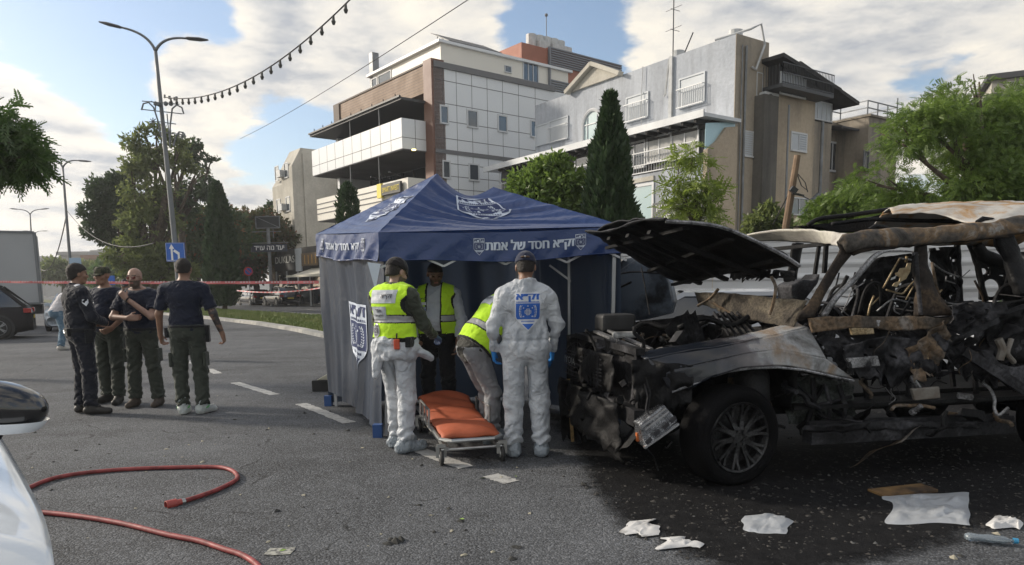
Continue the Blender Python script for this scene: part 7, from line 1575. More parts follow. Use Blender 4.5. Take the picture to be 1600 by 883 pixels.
def smooth_mesh(V, F, it=1):
    for _ in range(it):
        A = np.zeros_like(V); c = np.zeros(len(V))
        for i in range(4): np.add.at(A, F[:, i], V[F[:, (i+1) % 4]]+V[F[:, (i-1) % 4]]); np.add.at(c, F[:, i], 2)
        V = V*.45+.55*A/np.maximum(c, 1)[:, None]
    return V
BV = {}
def surf(name, fld, mats_, parent, pick=None, sm=1, key=None):
    V, F = fld.mesh(); 
    if sm: V = smooth_mesh(V, F, sm)
    me = bpy.data.meshes.new(name); me.from_pydata(V.tolist(), [], F.tolist()); ms = mats_ if isinstance(mats_, (list, tuple)) else [mats_]
    for m in ms: me.materials.append(m)
    if pick is not None: c = V[F].mean(1); me.polygons.foreach_set('material_index', np.asarray(pick(c), int))
    me.polygons.foreach_set('use_smooth', [True]*len(F)); me.update(); o = link(bpy.data.objects.new(name, me)); o.parent = parent
    if key: BV[key] = BVHTree.FromPolygons([tuple(v) for v in V], [tuple(f) for f in F])
    return o
def decal(key, o, right, up, out, off=.004):
    o = np.array(o, float); right = unit(right); up = unit(up); out = unit(out); t = BV[key]
    def fn(x, y, l=0): 
        p = o+right*x+up*y; h = t.ray_cast(Vector(p+out*.5), Vector(-out)); 
        q = np.array(h[0]) if h[0] is not None else p
        return q+out*(off+l*.0018)
    return fn
SKIN = {}
def skinmat(name, c): 
    m = mat('skin '+name, c, .5, var=.12, scale=18, spec=.35); m.node_tree.nodes['Principled BSDF'].inputs['Subsurface Weight'].default_value = .06; return m
SK1 = skinmat('light', (.34, .215, .165)); SK2 = skinmat('tan', (.27, .155, .105)); SK3 = skinmat('brown', (.20, .115, .08))
M_beard = mat('stubble', (.10, .075, .06), .8); M_eye = mat('eye', (.03, .02, .015), .2); M_lip = mat('lips', (.28, .12, .10), .5); M_hair = mat('short dark hair', (.018, .014, .012), .75, bump=.6, bscale=90); M_hairg = mat('greying hair', (.10, .09, .085), .8, bump=.6, bscale=90)
def cloth(name, c, **k): return fabric(name, c, k.pop('rough', .85), k.pop('tr', 0.0), k.pop('bump', .8), sheen=k.pop('sheen', .2), spec=.25, bs=k.pop('bs', 11), bd=k.pop('bd', .035))
def folds(amp, f, seed, zs=1.6, extra=None):
    def fn(p):
        q = p*np.array([1, 1, zs]); w = snoise(q, seed, f, 3); w2 = 1-np.abs(snoise(q*1.7+3, seed+7, f, 2))*2; r = amp*(.6*w+.4*w2)
        return -r if extra is None else -r-extra(p)
    return fn
def person(label, loc_, rz, skin, J=None, head=(0, 0), H=1.75, hand_curl=(.5, .5), face=True, beard=False, ears=True, legs=True, arms=True, group=None, gloves=None, slim=1.0, belly=0., bald=True):
    """J overrides joints (right handed, facing +y); builds the body mesh and returns a dict for dressing it"""
    s = H/1.75; j = dict(pel=(0, 0, .96), waist=(0, 0, 1.08), chest=(0, .0, 1.32), neck=(0, -.01, 1.47), head=(0, .03, 1.635), shL=(-.185, -.01, 1.425), shR=(.185, -.01, 1.425), elL=(-.25, -.03, 1.13), elR=(.25, -.03, 1.13),
         wrL=(-.26, .05, .89), wrR=(.26, .05, .89), hpL=(-.09, 0, .92), hpR=(.09, 0, .92), knL=(-.11, .02, .50), knR=(.11, .02, .50), anL=(-.12, -.02, .09), anR=(.12, -.02, .09), hdL=(0, .1, -1), hdR=(0, .1, -1), pnL=(1, 0, 0), pnR=(-1, 0, 0), toeL=(-.05, 1, 0), toeR=(.05, 1, 0))
    if J: j.update(J)
    for k_ in ('shL', 'shR'): j[k_] = (j[k_][0]*.97, j[k_][1], j[k_][2]-.022)
    for k_ in j:
        j[k_] = np.array(j[k_], float)*(s if k_[:2] not in ('hd', 'pn', 'to') else 1)
    t = thing('person', label, 'person', loc_, group, rz)
    pts = np.array([j[k] for k in ('pel', 'neck', 'head', 'shL', 'shR', 'elL', 'elR', 'wrL', 'wrR', 'knL', 'knR', 'anL', 'anR')]); lo = pts.min(0)-.22; hi = pts.max(0)+.22; lo[2] = max(lo[2], -.03)
    F = Field(lo, hi, .0072); B = dict(j=j, s=s, lo=lo, hi=hi, t=t, slim=slim, belly=belly)
    torso(F, B, 0); 
    for sd in 'LR':
        F.cone(j['sh'+sd], j['el'+sd], .048*s, .040*s, .03); F.cone(j['el'+sd], j['wr'+sd], .040*s, .027*s, .02)
        F.cone(j['hp'+sd], j['kn'+sd], .080*s, .056*s, .03); F.cone(j['kn'+sd], j['an'+sd], .054*s, .036*s, .02); F.cone(j['an'+sd], j['an'+sd]+unit(j['toe'+sd])*.12+(0, 0, -.05), .035, .03, .02)
    F.cone(j['neck'], j['head']-(0, .012, .06), .056*s, .052*s, .02)
    # head
    yaw, pit = head; cy, sy = math.cos(yaw), math.sin(yaw); cp, sp_ = math.cos(pit), math.sin(pit)
    Rz_ = np.array([[cy, -sy, 0], [sy, cy, 0], [0, 0, 1]]); Rx_ = np.array([[1, 0, 0], [0, cp, -sp_], [0, sp_, cp]]); HR = Rz_ @ Rx_; hc = j['head']; hp_ = lambda x, y, z: hc+HR @ (np.array([x, y, z])*s)
    F.ell(hp_(0, -.012, .028), (.076*s, .096*s, .088*s), .02, HR); F.ell(hp_(0, .03, -.03), (.060*s, .066*s, .078*s), .025, HR); F.cone(hp_(-.022, .062, -.086), hp_(.022, .062, -.086), .024*s, .024*s, .02)
    F.cone(hp_(0, .088, .018), hp_(0, .104, -.022), .008*s, .014*s, .010); F.ell(hp_(-.012, .095, -.028), (.009, .010, .007), .006); F.ell(hp_(.012, .095, -.028), (.009, .010, .007), .006)
    F.cone(hp_(-.045, .074, .030), hp_(.045, .074, .030), .012, .012, .010)
    for sx in (-1, 1): F.ell(hp_(sx*.032, .096, .006), (.015, .012, .010), 0, HR, sub=True); F.ell(hp_(sx*.032, .082, .006), (.013, .012, .010), .002, HR); F.ell(hp_(sx*.045, .062, -.02), (.024, .026, .024), .01, HR)
    F.cone(hp_(-.020, .090, -.055), hp_(.020, .090, -.055), .007, .007, .006); F.cone(hp_(-.018, .088, -.066), hp_(.018, .088, -.066), .008, .008, .006)
    if ears:
        for sx in (-1, 1): F.ell(hp_(sx*.080, -.005, -.005), (.010, .021, .032), .008, HR)
    # hands
    for sd, sx in (('L', -1), ('R', 1)):
        w = j['wr'+sd]; d = unit(j['hd'+sd]); pn = unit(j['pn'+sd]-d*(j['pn'+sd] @ d)); ac = np.cross(d, pn)*sx*1.0   # towards the thumb
        cu = hand_curl[0 if sd == 'L' else 1]; kn = [w+d*.085*s+ac*o_ for o_ in (.030, .010, -.010, -.029)]
        F.cone(w, w+d*.03, .026*s, .030*s, .02, pn, .72)
        for q_ in kn: F.cone(w+d*.015+(q_-w-d*.085*s)*.6, q_, .020, .0135, .012)
        for q_, ln_ in zip(kn, (.072, .080, .075, .060)):
            a1 = .25+cu*.9; d1 = unit(d*math.cos(a1)+pn*math.sin(a1)); p1 = q_+d1*ln_*.5; a2 = a1+.2+cu*1.1; d2 = unit(d*math.cos(a2)+pn*math.sin(a2)); p2 = p1+d2*ln_*.5; F.cone(q_, p1, .0100, .0092, .004); F.cone(p1, p2, .0092, .0080, .004)
        b0 = w+d*.022+ac*.022; b1 = b0+unit(d*.62+ac*.75+pn*.35)*.048; b2 = b1+unit(d*.85+ac*.25+pn*.4)*.036; F.cone(b0, b1, .014, .011, .01); F.cone(b1, b2, .011, .009, .004)
    def pick(c):
        q = (c-hc) @ HR/s; m = np.zeros(len(c), int); near = (np.abs(q[:, 0]) < .09) & (np.abs(q[:, 2]) < .14) & (q[:, 1] > -.02)
        if face:
            eye = near & (np.abs(np.abs(q[:, 0])-.032) < .014) & (np.abs(q[:, 2]-.006) < .0075) & (q[:, 1] > .07); m[eye] = 1
            br = near & (np.abs(np.abs(q[:, 0])-.034) < .020) & (np.abs(q[:, 2]-.032) < .006) & (q[:, 1] > .06); m[br] = 3
            lp = near & (np.abs(q[:, 0]) < .022) & (np.abs(q[:, 2]+.060) < .010) & (q[:, 1] > .085); m[lp] = 2
            if beard: bd_ = near & (q[:, 2] < -.032) & (q[:, 1] > .0) & ~lp; m[bd_] = 3
        if gloves is not None:
            for sd in 'LR':
                d = unit(j['hd'+sd]); w = j['wr'+sd]; r = c-w; m[(r @ d > -.05) & (np.linalg.norm(r, axis=1) < .24)] = 4
        return m
    surf('body', F, [skin, M_eye, M_lip, M_beard, gloves or skin], t, pick, 1, label+'|body')
    B.update(HR=HR, hc=hc, hp_=hp_, label=label); return B
def torso(F, B, inf, z0=None, z1=None):
    j, s = B['j'], B['s']; sl_ = B['slim']; sh = j['shR']-j['shL']; X = unit(sh); i = inf; pel, wa, ch, nk = j['pel'], j['waist'], j['chest'], j['neck']
    F.cone(pel-X*.065*s, pel+X*.065*s, .112*s*sl_+i, .112*s*sl_+i, .05); F.cone(pel, wa, .118*s*sl_+i, .112*s*sl_+i, .05, X, 1.28)
    F.cone(wa, ch, .112*s*sl_+i+B['belly']*.2, .118*s+i, .05, X, 1.30)
    if B['belly']: F.ell(wa+unit(np.cross((0, 0, 1.), X))*B['belly']+(ch-wa)*.2, (.15*s+i, .12*s+B['belly']*.5+i, .16), .05)
    F.cone(ch, (ch+nk)/2, .122*s+i, .105*s+i, .05, X, 1.36); F.cone(ch-X*.085*s+(nk-ch)*.25, ch+X*.085*s+(nk-ch)*.25, .095*s+i, .095*s+i, .05)
    a, b = j['shL'], j['shR']; F.cone(a+X*.03, b-X*.03, .052*s+i, .052*s+i, .05); F.cone(nk+unit(j['head']-nk)*.015, a, .050*s+i*.5, .048*s+i, .04); F.cone(nk+unit(j['head']-nk)*.015, b, .050*s+i*.5, .048*s+i, .04)
def shirt(B, m, inf=.016, sleeve=.55, hem=.90, amp=.008, seed=1, long=False, name='shirt', h=.0085, collar=False, pick=None, mats=None, key=None, loose=1., f=5., tail=None):
    j, s = B['j'], B['s']; F = Field(B['lo'], B['hi'], h); torso(F, B, inf)
    for sd in 'LR':
        a, e, w = j['sh'+sd], j['el'+sd], j['wr'+sd]
        if long: F.cone(a, e, .058*s+inf*.6*loose, .050*s+inf*.5*loose, .03); F.cone(e, e+(w-e)*.95, .050*s+inf*.5*loose, .036*s+inf*.4*loose, .02, flat=(0, 1))
        else: b = a+(e-a)*min(1, sleeve*1.3); F.cone(a, b, .058*s+inf*.5, .062*s+inf*.6, .03, flat=(0, 1))
    if collar: F.cone(j['neck']-(0, 0, .02), j['neck']+(0, .012, .045), .068*s, .062*s, .01, flat=(0, 1))
    ex = None
    F.disp(folds(amp, f, seed)); F.clip(lambda p: hem*s-p[:, 2]+.012*np.sin(p[:, 0]*30+p[:, 1]*20)*0)
    nk = j['neck']; up = unit(j['head']-nk)
    F.clip(lambda p: ((p-nk) @ up)-(.055 if collar else .028)*s)
    return surf(name, F, mats or [m], B['t'], pick, 1, key or B['label']+'|shirt')
def trousers(B, m, inf=.012, waist=1.03, amp=.011, seed=2, h=.0088, cuff=.06, wide=1., name='trousers', stack=.012, mats=None, pick=None):
    j, s = B['j'], B['s']; F = Field(B['lo'], B['hi'], h); pel = j['pel']; X = unit(j['hpR']-j['hpL']); i = inf
    F.cone(pel-X*.068*s, pel+X*.068*s, .118*s*B['slim']+i, .118*s*B['slim']+i, .04); F.cone(pel, j['waist'], .124*s*B['slim']+i, .118*s*B['slim']+i, .04, X, 1.26)
    for sd in 'LR':
        hp_, k_, a_ = j['hp'+sd], j['kn'+sd], j['an'+sd]; e = a_+unit(k_-a_)*(-.045+cuff); F.cone(hp_, k_, (.088*s+i)*wide**.5, (.066*s+i)*wide, .03); F.cone(k_, e, (.066*s+i)*wide, (.060*s+i)*wide, .02, flat=(0, 1))
    an = (j['anL'][2]+j['anR'][2])/2
    def ex(p):
        z = p[:, 2]; r = stack*np.sin(z*75+3*np.sin(p[:, 0]*25)+2*np.sin(p[:, 1]*30))*np.exp(-((z-(an+.06))/.10)**2); zk = (j['knL'][2]+j['knR'][2])/2; return r*.8+.6*stack*np.sin(z*60+4*p[:, 0]*9+p[:, 1]*22)*np.exp(-((z-zk)/.09)**2)
    F.disp(folds(amp, 4.5, seed, 1.2, ex)); F.clip(lambda p: p[:, 2]-waist*s)
    return surf(name, F, mats or [m], B['t'], pick, 1, B['label']+'|trousers')
def shoes(B, m, L=.17, bootie=False, names='shoe', sole=None, hgt=.0):
    j = B['j']
    for sd in 'LR':
        a = j['an'+sd]; d = unit(j['toe'+sd]*(1, 1, 0)); F = Field(a+(-.26, -.26, -.12), a+(.26, .26, .2), .007); g = a*1; g[2] = max(.0, a[2]-.09)
        z0 = g[2]; r = .047 if not bootie else .056
        F.cone(g-d*.045+(0, 0, .05), g+d*L+(0, 0, .035), r, r*.86, .02, np.cross(d, (0, 0, 1)), 1.0); F.cone(g+(0, 0, .06), g-d*.01+(0, 0, .14+hgt), .052 if not bootie else .064, .050 if not bootie else .058, .03, flat=(0, 1)); F.cone(g+d*L*.5+(0, 0, .05), g+(0, 0, .10), .04, .045, .03)
        if bootie: F.disp(folds(.012, 9, 31, 1.3))
        F.clip(lambda p: z0+.004-p[:, 2])
        o = surf(names, F, [m, sole or m], B['t'], (lambda c: (c[:, 2] < z0+.028)) if sole else None, 1)
def hair(B, m, inf=.008, line=.045, back=-.07, name='hair'):
    hp_, HR, s, hc = B['hp_'], B['HR'], B['s'], B['hc']; F = Field(hc-.16, hc+.16, .006); F.ell(hp_(0, -.014, .028), ((.076+inf)*s, (.096+inf)*s, (.088+inf)*s), .01, HR); F.ell(hp_(0, -.04, -.03), (.068*s, .065*s, .07*s), .02, HR)
    def cut(p):
        q = (p-hc) @ HR/s; lim = np.interp(q[:, 1], [-.12, -.06, -.01, .02, .06, .1], [back, back+.01, -.02, .03, line+.01, line+.02]); return lim-q[:, 2]
    F.clip(cut); F.disp(lambda p: snoise(p, 5, 30, 2)*.002); return surf(name, F, m, B['t'])
def cap(B, m, brim=.07, back=False, patrol=False, inf=.012, name='cap', strap=False):
    hp_, HR, s, hc = B['hp_'], B['HR'], B['s'], B['hc']; F = Field(hc-.2, hc+.2, .006); F.ell(hp_(0, -.012, .035), ((.078+inf)*s, (.099+inf)*s, (.092+inf)*s), .01, HR)
    F.clip(lambda p: (.030-((p-hc) @ HR/s)[:, 2]))
    if patrol: F.clip(lambda p: ((p-hc) @ HR/s)[:, 2]-.112)
    F.disp(lambda p: snoise(p, 5, 12, 2)*.0015)
    c = surf(name, F, m, B['t']); q = MB(); pts = []
    top_ = lambda a, r, z: hp_(math.sin(a)*.078*r, .02+math.cos(a)*.072*r+.0, z)
    A = [tuple(hp_(math.sin(a)*.088, -.012+math.cos(a)*.11, .032)) for a in np.linspace(-1.05, 1.05, 13)]; Bq = [tuple(hp_(math.sin(a)*.086, -.012+math.cos(a)*.11+brim*math.cos(a*1.35)**.7, .020-.012*math.cos(a)+.0)) for a in np.linspace(-1.05, 1.05, 13)]
    for i in range(12): q.add([A[i], A[i+1], Bq[i+1], Bq[i]], [(0, 1, 2, 3)])
    o = q.build('brim', m, c, smooth=True, solid=.004, raw=True)
    if strap:
        q = MB(); P_ = [tuple(hp_(math.sin(a)*.086, -.014-math.cos(a)*.112, .052+.006*math.cos(a))) for a in np.linspace(-.42, .42, 9)]; q.tube(P_, .008, 6); q.build('strap', mat('brown strap', (.10, .06, .04), .7), c, raw=True); q = MB(); q.ball(hp_(0, -.128, .058), .009, 8); q.build('buckle', M_steel, c, raw=True)
    q = MB(); q.ball(hp_(0, -.012, .14 if not patrol else .114), .008, 6, sz=.5); q.build('button', m, c, raw=True)
    return c
def vest(B, key='vest', inf=.034, hem=.93, colr=None, open_front=False, h=.0085, amp=.006, seed=4):
    j, s = B['j'], B['s']; F = Field(B['lo'], B['hi'], h); torso(F, B, inf); F.disp(folds(amp, 5, seed))
    for sd in 'LR': a, e = j['sh'+sd], j['el'+sd]; X = unit(j['shR']-j['shL'])*(1 if sd == 'R' else -1); F.cone(a+X*.035-(0, 0, .06), a+X*.3-(0, 0, .06), .10*s, .10*s, 0, sub=True); F.cone(a+X*.055+(0, 0, .02), a+X*.4+(0, 0, .02), .09, .09, 0, sub=True)
    F.cone(j['neck'], j['neck']+(0, .0, .2), .072, .085, 0, sub=True)
    ch, pl_ = j['chest'], j['pel']; up = unit(j['neck']-pl_); base = j['pel']+up*(hem-.96)*s
    F.clip(lambda p: (base-p) @ up)
    if open_front:
        Y = unit(np.cross(up, unit(j['shR']-j['shL']))); X = unit(j['shR']-j['shL'])
        def cf(p): r = p-ch; f_ = r @ Y; x = np.abs(r @ X-.01); return np.where(f_ > 0, .072+.03*np.clip(-(r @ up), -.1, .3)*0-x+.0, -1.)
        F.clip(cf)
    def pick(c):
        z = (c-base) @ up; m = np.zeros(len(c), int); b0 = .155*s; m[(z > b0) & (z < b0+.055)] = 1; m[((z > b0-.012) & (z <= b0)) | ((z >= b0+.055) & (z < b0+.064))] = 2; m[z < .02] = 2
        X = unit(j['shR']-j['shL'])
        for sd, sg in (('L', -1), ('R', 1)):
            r = c-(j['sh'+sd]+X*sg*.035-np.array([0, 0, .06])); r = r-np.outer(r @ X, X); dd = np.linalg.norm(r, axis=1); xx = (c-ch) @ X*sg; m[(dd < .118*s) & (xx > .12)] = 2
        if open_front: 
            Y = unit(np.cross(up, X)); r = c-ch; m[(r @ Y > 0) & (np.abs(r @ X-.01) < .088)] = 2
        return m
    return surf('vest', F, [M_neon, M_refl, M_black], B['t'], pick, 1, B['label']+'|vest')
M_neon = cloth('neon yellow fabric', (.50, .80, .035), bump=.4, tr=.0); M_refl = mat('reflective band', (.42, .43, .44), .4, .3, var=.2, scale=10); M_black = cloth('black fabric', (.015, .016, .018)); M_greypatch = mat('grey print patch', (.40, .43, .47), .6); M_ink = mat('dark print', (.03, .03, .05), .7)
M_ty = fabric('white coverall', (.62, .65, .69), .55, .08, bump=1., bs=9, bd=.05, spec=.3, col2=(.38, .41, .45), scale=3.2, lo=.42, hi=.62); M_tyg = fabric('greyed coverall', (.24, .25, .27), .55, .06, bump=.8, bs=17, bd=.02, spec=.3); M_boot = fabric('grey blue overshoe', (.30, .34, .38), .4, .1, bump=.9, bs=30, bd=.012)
M_glove = mat('blue nitrile', (.015, .16, .45), .4); M_gloved = mat('dull blue nitrile', (.05, .09, .20), .45); M_blueprint = mat('blue print', (.02, .11, .45), .6); M_wprint = mat('white print', (.6, .62, .66), .6)
def boxp2(B, name, P_, m, parent=None): q = MB(); q.prism(P_[0], P_[1], P_[2]); return q.build(name, m, parent or B['t'], bevel=.006, raw=True)
def lbox(B, name, c, sx, sy, sz, m, rot=0, parent=None, bev=.008):
    q = MB(); q.box(c, sx, sy, sz, rot); return q.build(name, m, parent or B['t'], bevel=bev, raw=True)
def belt(B, m, z=1.0, r=.018, key='|trousers'):
    F = Field(B['lo'], B['hi'], .009); torso(F, B, .026); F.clip(lambda p: np.abs(p[:, 2]-z*B['s'])-r); return surf('belt', F, m, B['t'])
def text_on(B, key, s, fn, w, h, m, name, bold=.02, cx=0, cy=0):
    q = MB(); dense_text(q, s, lambda x, y, l: fn(x, y, l+.3), w, h, 0, bold, cx, cy); return q.build(name, m, B['t'], raw=True)
def patch_on(B, fn, x0, x1, y0, y1, m, name, n=8, ell=False):
    q = MB(); 
    if ell:
        c = (x0+x1)/2, (y0+y1)/2; k = 24
        for ri in range(4):
            for i in range(k):
                P2_ = [fn(c[0]+(x1-x0)/2*r_/4*math.cos(6.2832*a/k), c[1]+(y1-y0)/2*r_/4*math.sin(6.2832*a/k)) for r_, a in ((ri, i), (ri+1, i), (ri+1, i+1), (ri, i+1))]; q.add(P2_, [(0, 1, 2, 3)])
    else:
        for i in range(n):
            for k in range(n): q.add([fn(x0+(x1-x0)*a/n, y0+(y1-y0)*b/n) for a, b in ((i, k), (i+1, k), (i+1, k+1), (i, k+1))], [(0, 1, 2, 3)])
    return q.build(name, m, B['t'], smooth=True, raw=True)
def face_to(px_, py_=None): pass
def yaw_away(deg): return R(deg)

# ---- A: worker in the full white coverall, back to the camera
pA = (.12, 6.12, 0)
B = person('man in white coverall with big blue shield on his back and navy cap', pA, R(3), SK2, J=dict(shL=(-.20, -.01, 1.41), shR=(.20, -.01, 1.40), elL=(-.275, -.02, 1.13), elR=(.275, .03, 1.13), wrL=(-.27, .05, .93), wrR=(.245, .16, .92), knL=(-.105, .02, .50), knR=(.12, .02, .50), anL=(-.115, .02, .09), anR=(.13, .0, .09), head=(.01, .035, 1.63)), head=(-.1, -.25), gloves=M_glove, hand_curl=(.45, .6))
def suit(B, m, amp=.008, seed=12, wz=1.02, upper=True, legw=1.1, hood=True, h=.0085, top=None, name='coverall'):
    j, s = B['j'], B['s']; F = Field(B['lo'], B['hi'], h); X = unit(j['shR']-j['shL']); i = .028; pel = j['pel']
    if upper:
        torso(F, B, i-.010)
        for sd in 'LR': a, e, w = j['sh'+sd], j['el'+sd], j['wr'+sd]; F.cone(a, e, .070*s, .058*s, .03); F.cone(e, e+(w-e)*1.0, .058*s, .042*s, .03, flat=(0, 1))
        if hood: F.cone(j['neck']-(0, .0, .03), j['neck']+(0, .0, .065), .092, .082, .02, X, 1.15, flat=(0, 1)); F.cone(j['neck']-(0, .0, .03), j['neck']+(0, .0, .085), .058, .064, 0, sub=True) 
    F.cone(pel-X*.08*s, pel+X*.08*s, .122*s+i*.2, .122*s+i*.2, .05); F.cone(pel, j['waist'], .126*s+i*.2, .112*s+i*.2, .05, X, 1.28)
    for sd in 'LR': hp_, k_, a_ = j['hp'+sd], j['kn'+sd], j['an'+sd]; F.cone(hp_-(0, 0, .04), k_, .102*s*legw**.5, .078*s*legw, .03); F.cone(k_, a_+unit(k_-a_)*.03, .080*s*legw, .070*s*legw, .03, flat=(0, 1))
    def ex(p):
        z = p[:, 2]/s; w = .010*np.sin(p[:, 0]*70+5*np.sin(z*4))*np.exp(-((z-wz)/.07)**2)-.012*np.exp(-((z-wz)/.012)**2)
        w = w+.010*np.sin(z*70+3*np.sin(p[:, 0]*22)+2*np.sin(p[:, 1]*19))*np.exp(-((z-.17)/.09)**2)+.006*np.sin(z*58+p[:, 0]*30)*np.exp(-((z-.47)/.10)**2)
        w = w+.008*np.sin(z*55+p[:, 1]*20)*(np.abs(p[:, 0]) > .2*s)*np.exp(-((z-1.1)/.14)**2)+.005*np.sin(p[:, 0]*38+3*np.sin(z*6))*(z > .55)
        w = w-.02*np.exp(-(p[:, 0]/.012)**2)*(z < .80)
        return w
    F.disp(folds(amp, 3.6, seed, .55, ex), .035)
    if top is not None: F.clip(lambda p: p[:, 2]-top)
    return surf(name, F, [m], B['t'], None, 1, B['label']+'|suit')
suit(B, M_ty, amp=.007)
q = MB(); F0 = decal(B['label']+'|suit', (.0, 0, 1.26), (1, 0, 0), (0, 0, 1), (0, -1, 0), .006); 
shield(q, lambda x, y, l: F0(x*.215+.012, y*.235, l), navy=0, white=1); em = q.build('back_print', [M_blueprint, M_wprint], B['t'], raw=True)
shoes(B, M_boot, .15, True, 'overshoe'); cap(B, cloth('navy cap cloth', (.025, .03, .055)), brim=.07, strap=True); hair(B, M_hair, .004, .03)
# ---- B: worker in neon vest, seen from behind left, coverall rolled to the waist
pB = (-1.04, 6.42, 0)
B = person('worker in neon vest and dark sleeves with white coverall rolled to his waist', pB, R(-28), SK1, J=dict(elR=(.24, .10, 1.15), wrR=(.20, .32, 1.03), hdR=(-.1, 1, -.3), pnR=(-.4, 0, -1), elL=(-.24, .08, 1.15), wrL=(-.16, .31, 1.02), hdL=(.2, 1, -.4), pnL=(.4, 0, -1), shL=(-.19, -.02, 1.42), shR=(.19, .0, 1.42), head=(0, .05, 1.61), neck=(0, .01, 1.46), anL=(-.10, .10, .09), anR=(.11, -.06, .09), knL=(-.10, .10, .5), knR=(.11, .0, .5), toeL=(.25, 1, 0), toeR=(.35, 1, 0)), head=(-.25, -.42), H=1.745, gloves=M_gloved, hand_curl=(.6, .5), beard=True)
shirt(B, cloth('dark olive cloth', (.045, .052, .04)), long=True, inf=.014, hem=.95, amp=.010, seed=8, collar=True, name='long_sleeve_shirt')
suit(B, M_ty, upper=False, top=1.0*.99, seed=15, legw=1.0, name='coverall_legs', amp=.008)
F = Field(B['lo'], B['hi'], .0085)
for zz_, rr_, k_ in ((.985, .05, 0), (.93, .056, 1), (.88, .045, 2)):
    for i in range(16):
        a, b = 6.283*i/16, 6.283*(i+1)/16; F.cone((.155*math.cos(a), .125*math.sin(a)-.01, zz_+.018*math.sin(3*a+k_*2)), (.155*math.cos(b), .125*math.sin(b)-.01, zz_+.018*math.sin(3*b+k_*2)), rr_*(1+.25*math.sin(a*2+k_)), rr_*(1+.25*math.sin(b*2+k_)), .02)
F.cone((.17, .05, .93), (.27, .16, .84), .045, .03, .03); F.cone((-.15, -.07, .9), (-.16, -.09, .74), .05, .035, .03); F.cone((-.10, -.12, .88), (-.12, -.15, .70), .05, .03, .03); F.disp(folds(.010, 6.5, 44, .8)); surf('rolled_coverall', F, M_ty, B['t'])
vest(B, hem=1.02, inf=.032); K_ = B['label']+'|vest'
fn = decal(K_, (.0, 0, 1.22), (1, 0, 0), (0, 0, 1), (0, -1, 0), .005)
patch_on(B, fn, -.15, .12, .12, .235, M_greypatch, 'print_patch'); patch_on(B, fn, -.14, .03, -.02, .09, M_greypatch, 'print_patch'); patch_on(B, lambda x, y: fn(x, y, 0), -.15, -.05, -.185, -.055, M_refl, 'emblem_patch', ell=True)
f1 = lambda x, y, l=0: fn(x, y, 2+l); text_on(B, K_, heb('זק״א'), f1, .11, .045, M_ink, 'print', cx=.03, cy=.175); text_on(B, K_, heb('איתור'), f1, .07, .028, M_ink, 'print', cx=-.055, cy=.055); text_on(B, K_, heb('חילוץ והצלה'), f1, .11, .024, M_ink, 'print', cx=-.055, cy=.012)
q = MB(); shield(q, lambda x, y, l: fn(x*.065-.10, y*.075-.12, l+1), navy=0, white=1); q.build('small_emblem', [M_ink, M_greypatch], B['t'], raw=True)
lbox(B, 'radio', (.13, -.155, .985), .05, .03, .09, mat('red orange radio', (.50, .07, .03), .5), .5); q = MB(); q.cyl((.13, -.155, 1.03), (.13, -.15, 1.08), .007, 6); q.build('radio_aerial', M_black, B['t'], raw=True)
lbox(B, 'belt_pouch', (.20, -.06, 1.0), .05, .10, .09, M_black, .2); belt(B, M_black, 1.02, .03)
shoes(B, M_boot, .19, True, 'overshoe'); cap(B, cloth('black cap cloth', (.015, .013, .014)), brim=.03); hair(B, M_hair, .004, .03)
# ---- C: man in open vest over white shirt, facing the camera
pC = (-.80, 7.75, 0)
B = person('man in open neon vest over a white shirt standing inside the tent', pC, R(176), SK3, J=dict(elL=(-.27, .02, 1.12), wrL=(-.24, .12, .88), elR=(.27, .03, 1.12), wrR=(.21, .20, .95), hdR=(-.3, .8, -.6), head=(0, .05, 1.62), shL=(-.20, -.01, 1.42), shR=(.20, -.01, 1.42)), head=(.35, -.42), H=1.74, belly=.05, slim=1.06, beard=True)
M_wsh = cloth('white shirt cloth', (.42, .45, .50), bump=.5)
shirt(B, M_wsh, long=True, inf=.014, hem=.95, amp=.010, seed=9, collar=True); trousers(B, M_black, .012, 1.02); belt(B, M_black, 1.0); shoes(B, M_black, .19)
vest(B, hem=.965, inf=.03, open_front=True); K_ = B['label']+'|vest'; fn = decal(K_, (0, 0, 1.25), (-1, 0, 0), (0, 0, 1), (0, 1, 0), .005); f1 = lambda x, y, l=0: fn(x, y, 2+l)
patch_on(B, fn, -.145, -.085, .035, .065, M_wprint, 'flag_patch'); q = MB(); shield(q, lambda x, y, l: fn(x*.05-.115, y*.055-.02, l), navy=0, white=1); q.build('small_emblem', [M_blueprint, M_wprint], B['t'], raw=True); text_on(B, K_, heb('זק״א'), f1, .06, .022, M_ink, 'print', cx=-.115, cy=.10)
q = MB(); q.tube([(.02, .17, 1.0), (.025, .18, .93)], .006, 5); q.tube([(.035, .17, 1.0), (.045, .18, .94)], .005, 5); q.build('keys', M_steel, B['t'], raw=True)
hair(B, M_hair, .006, .03)
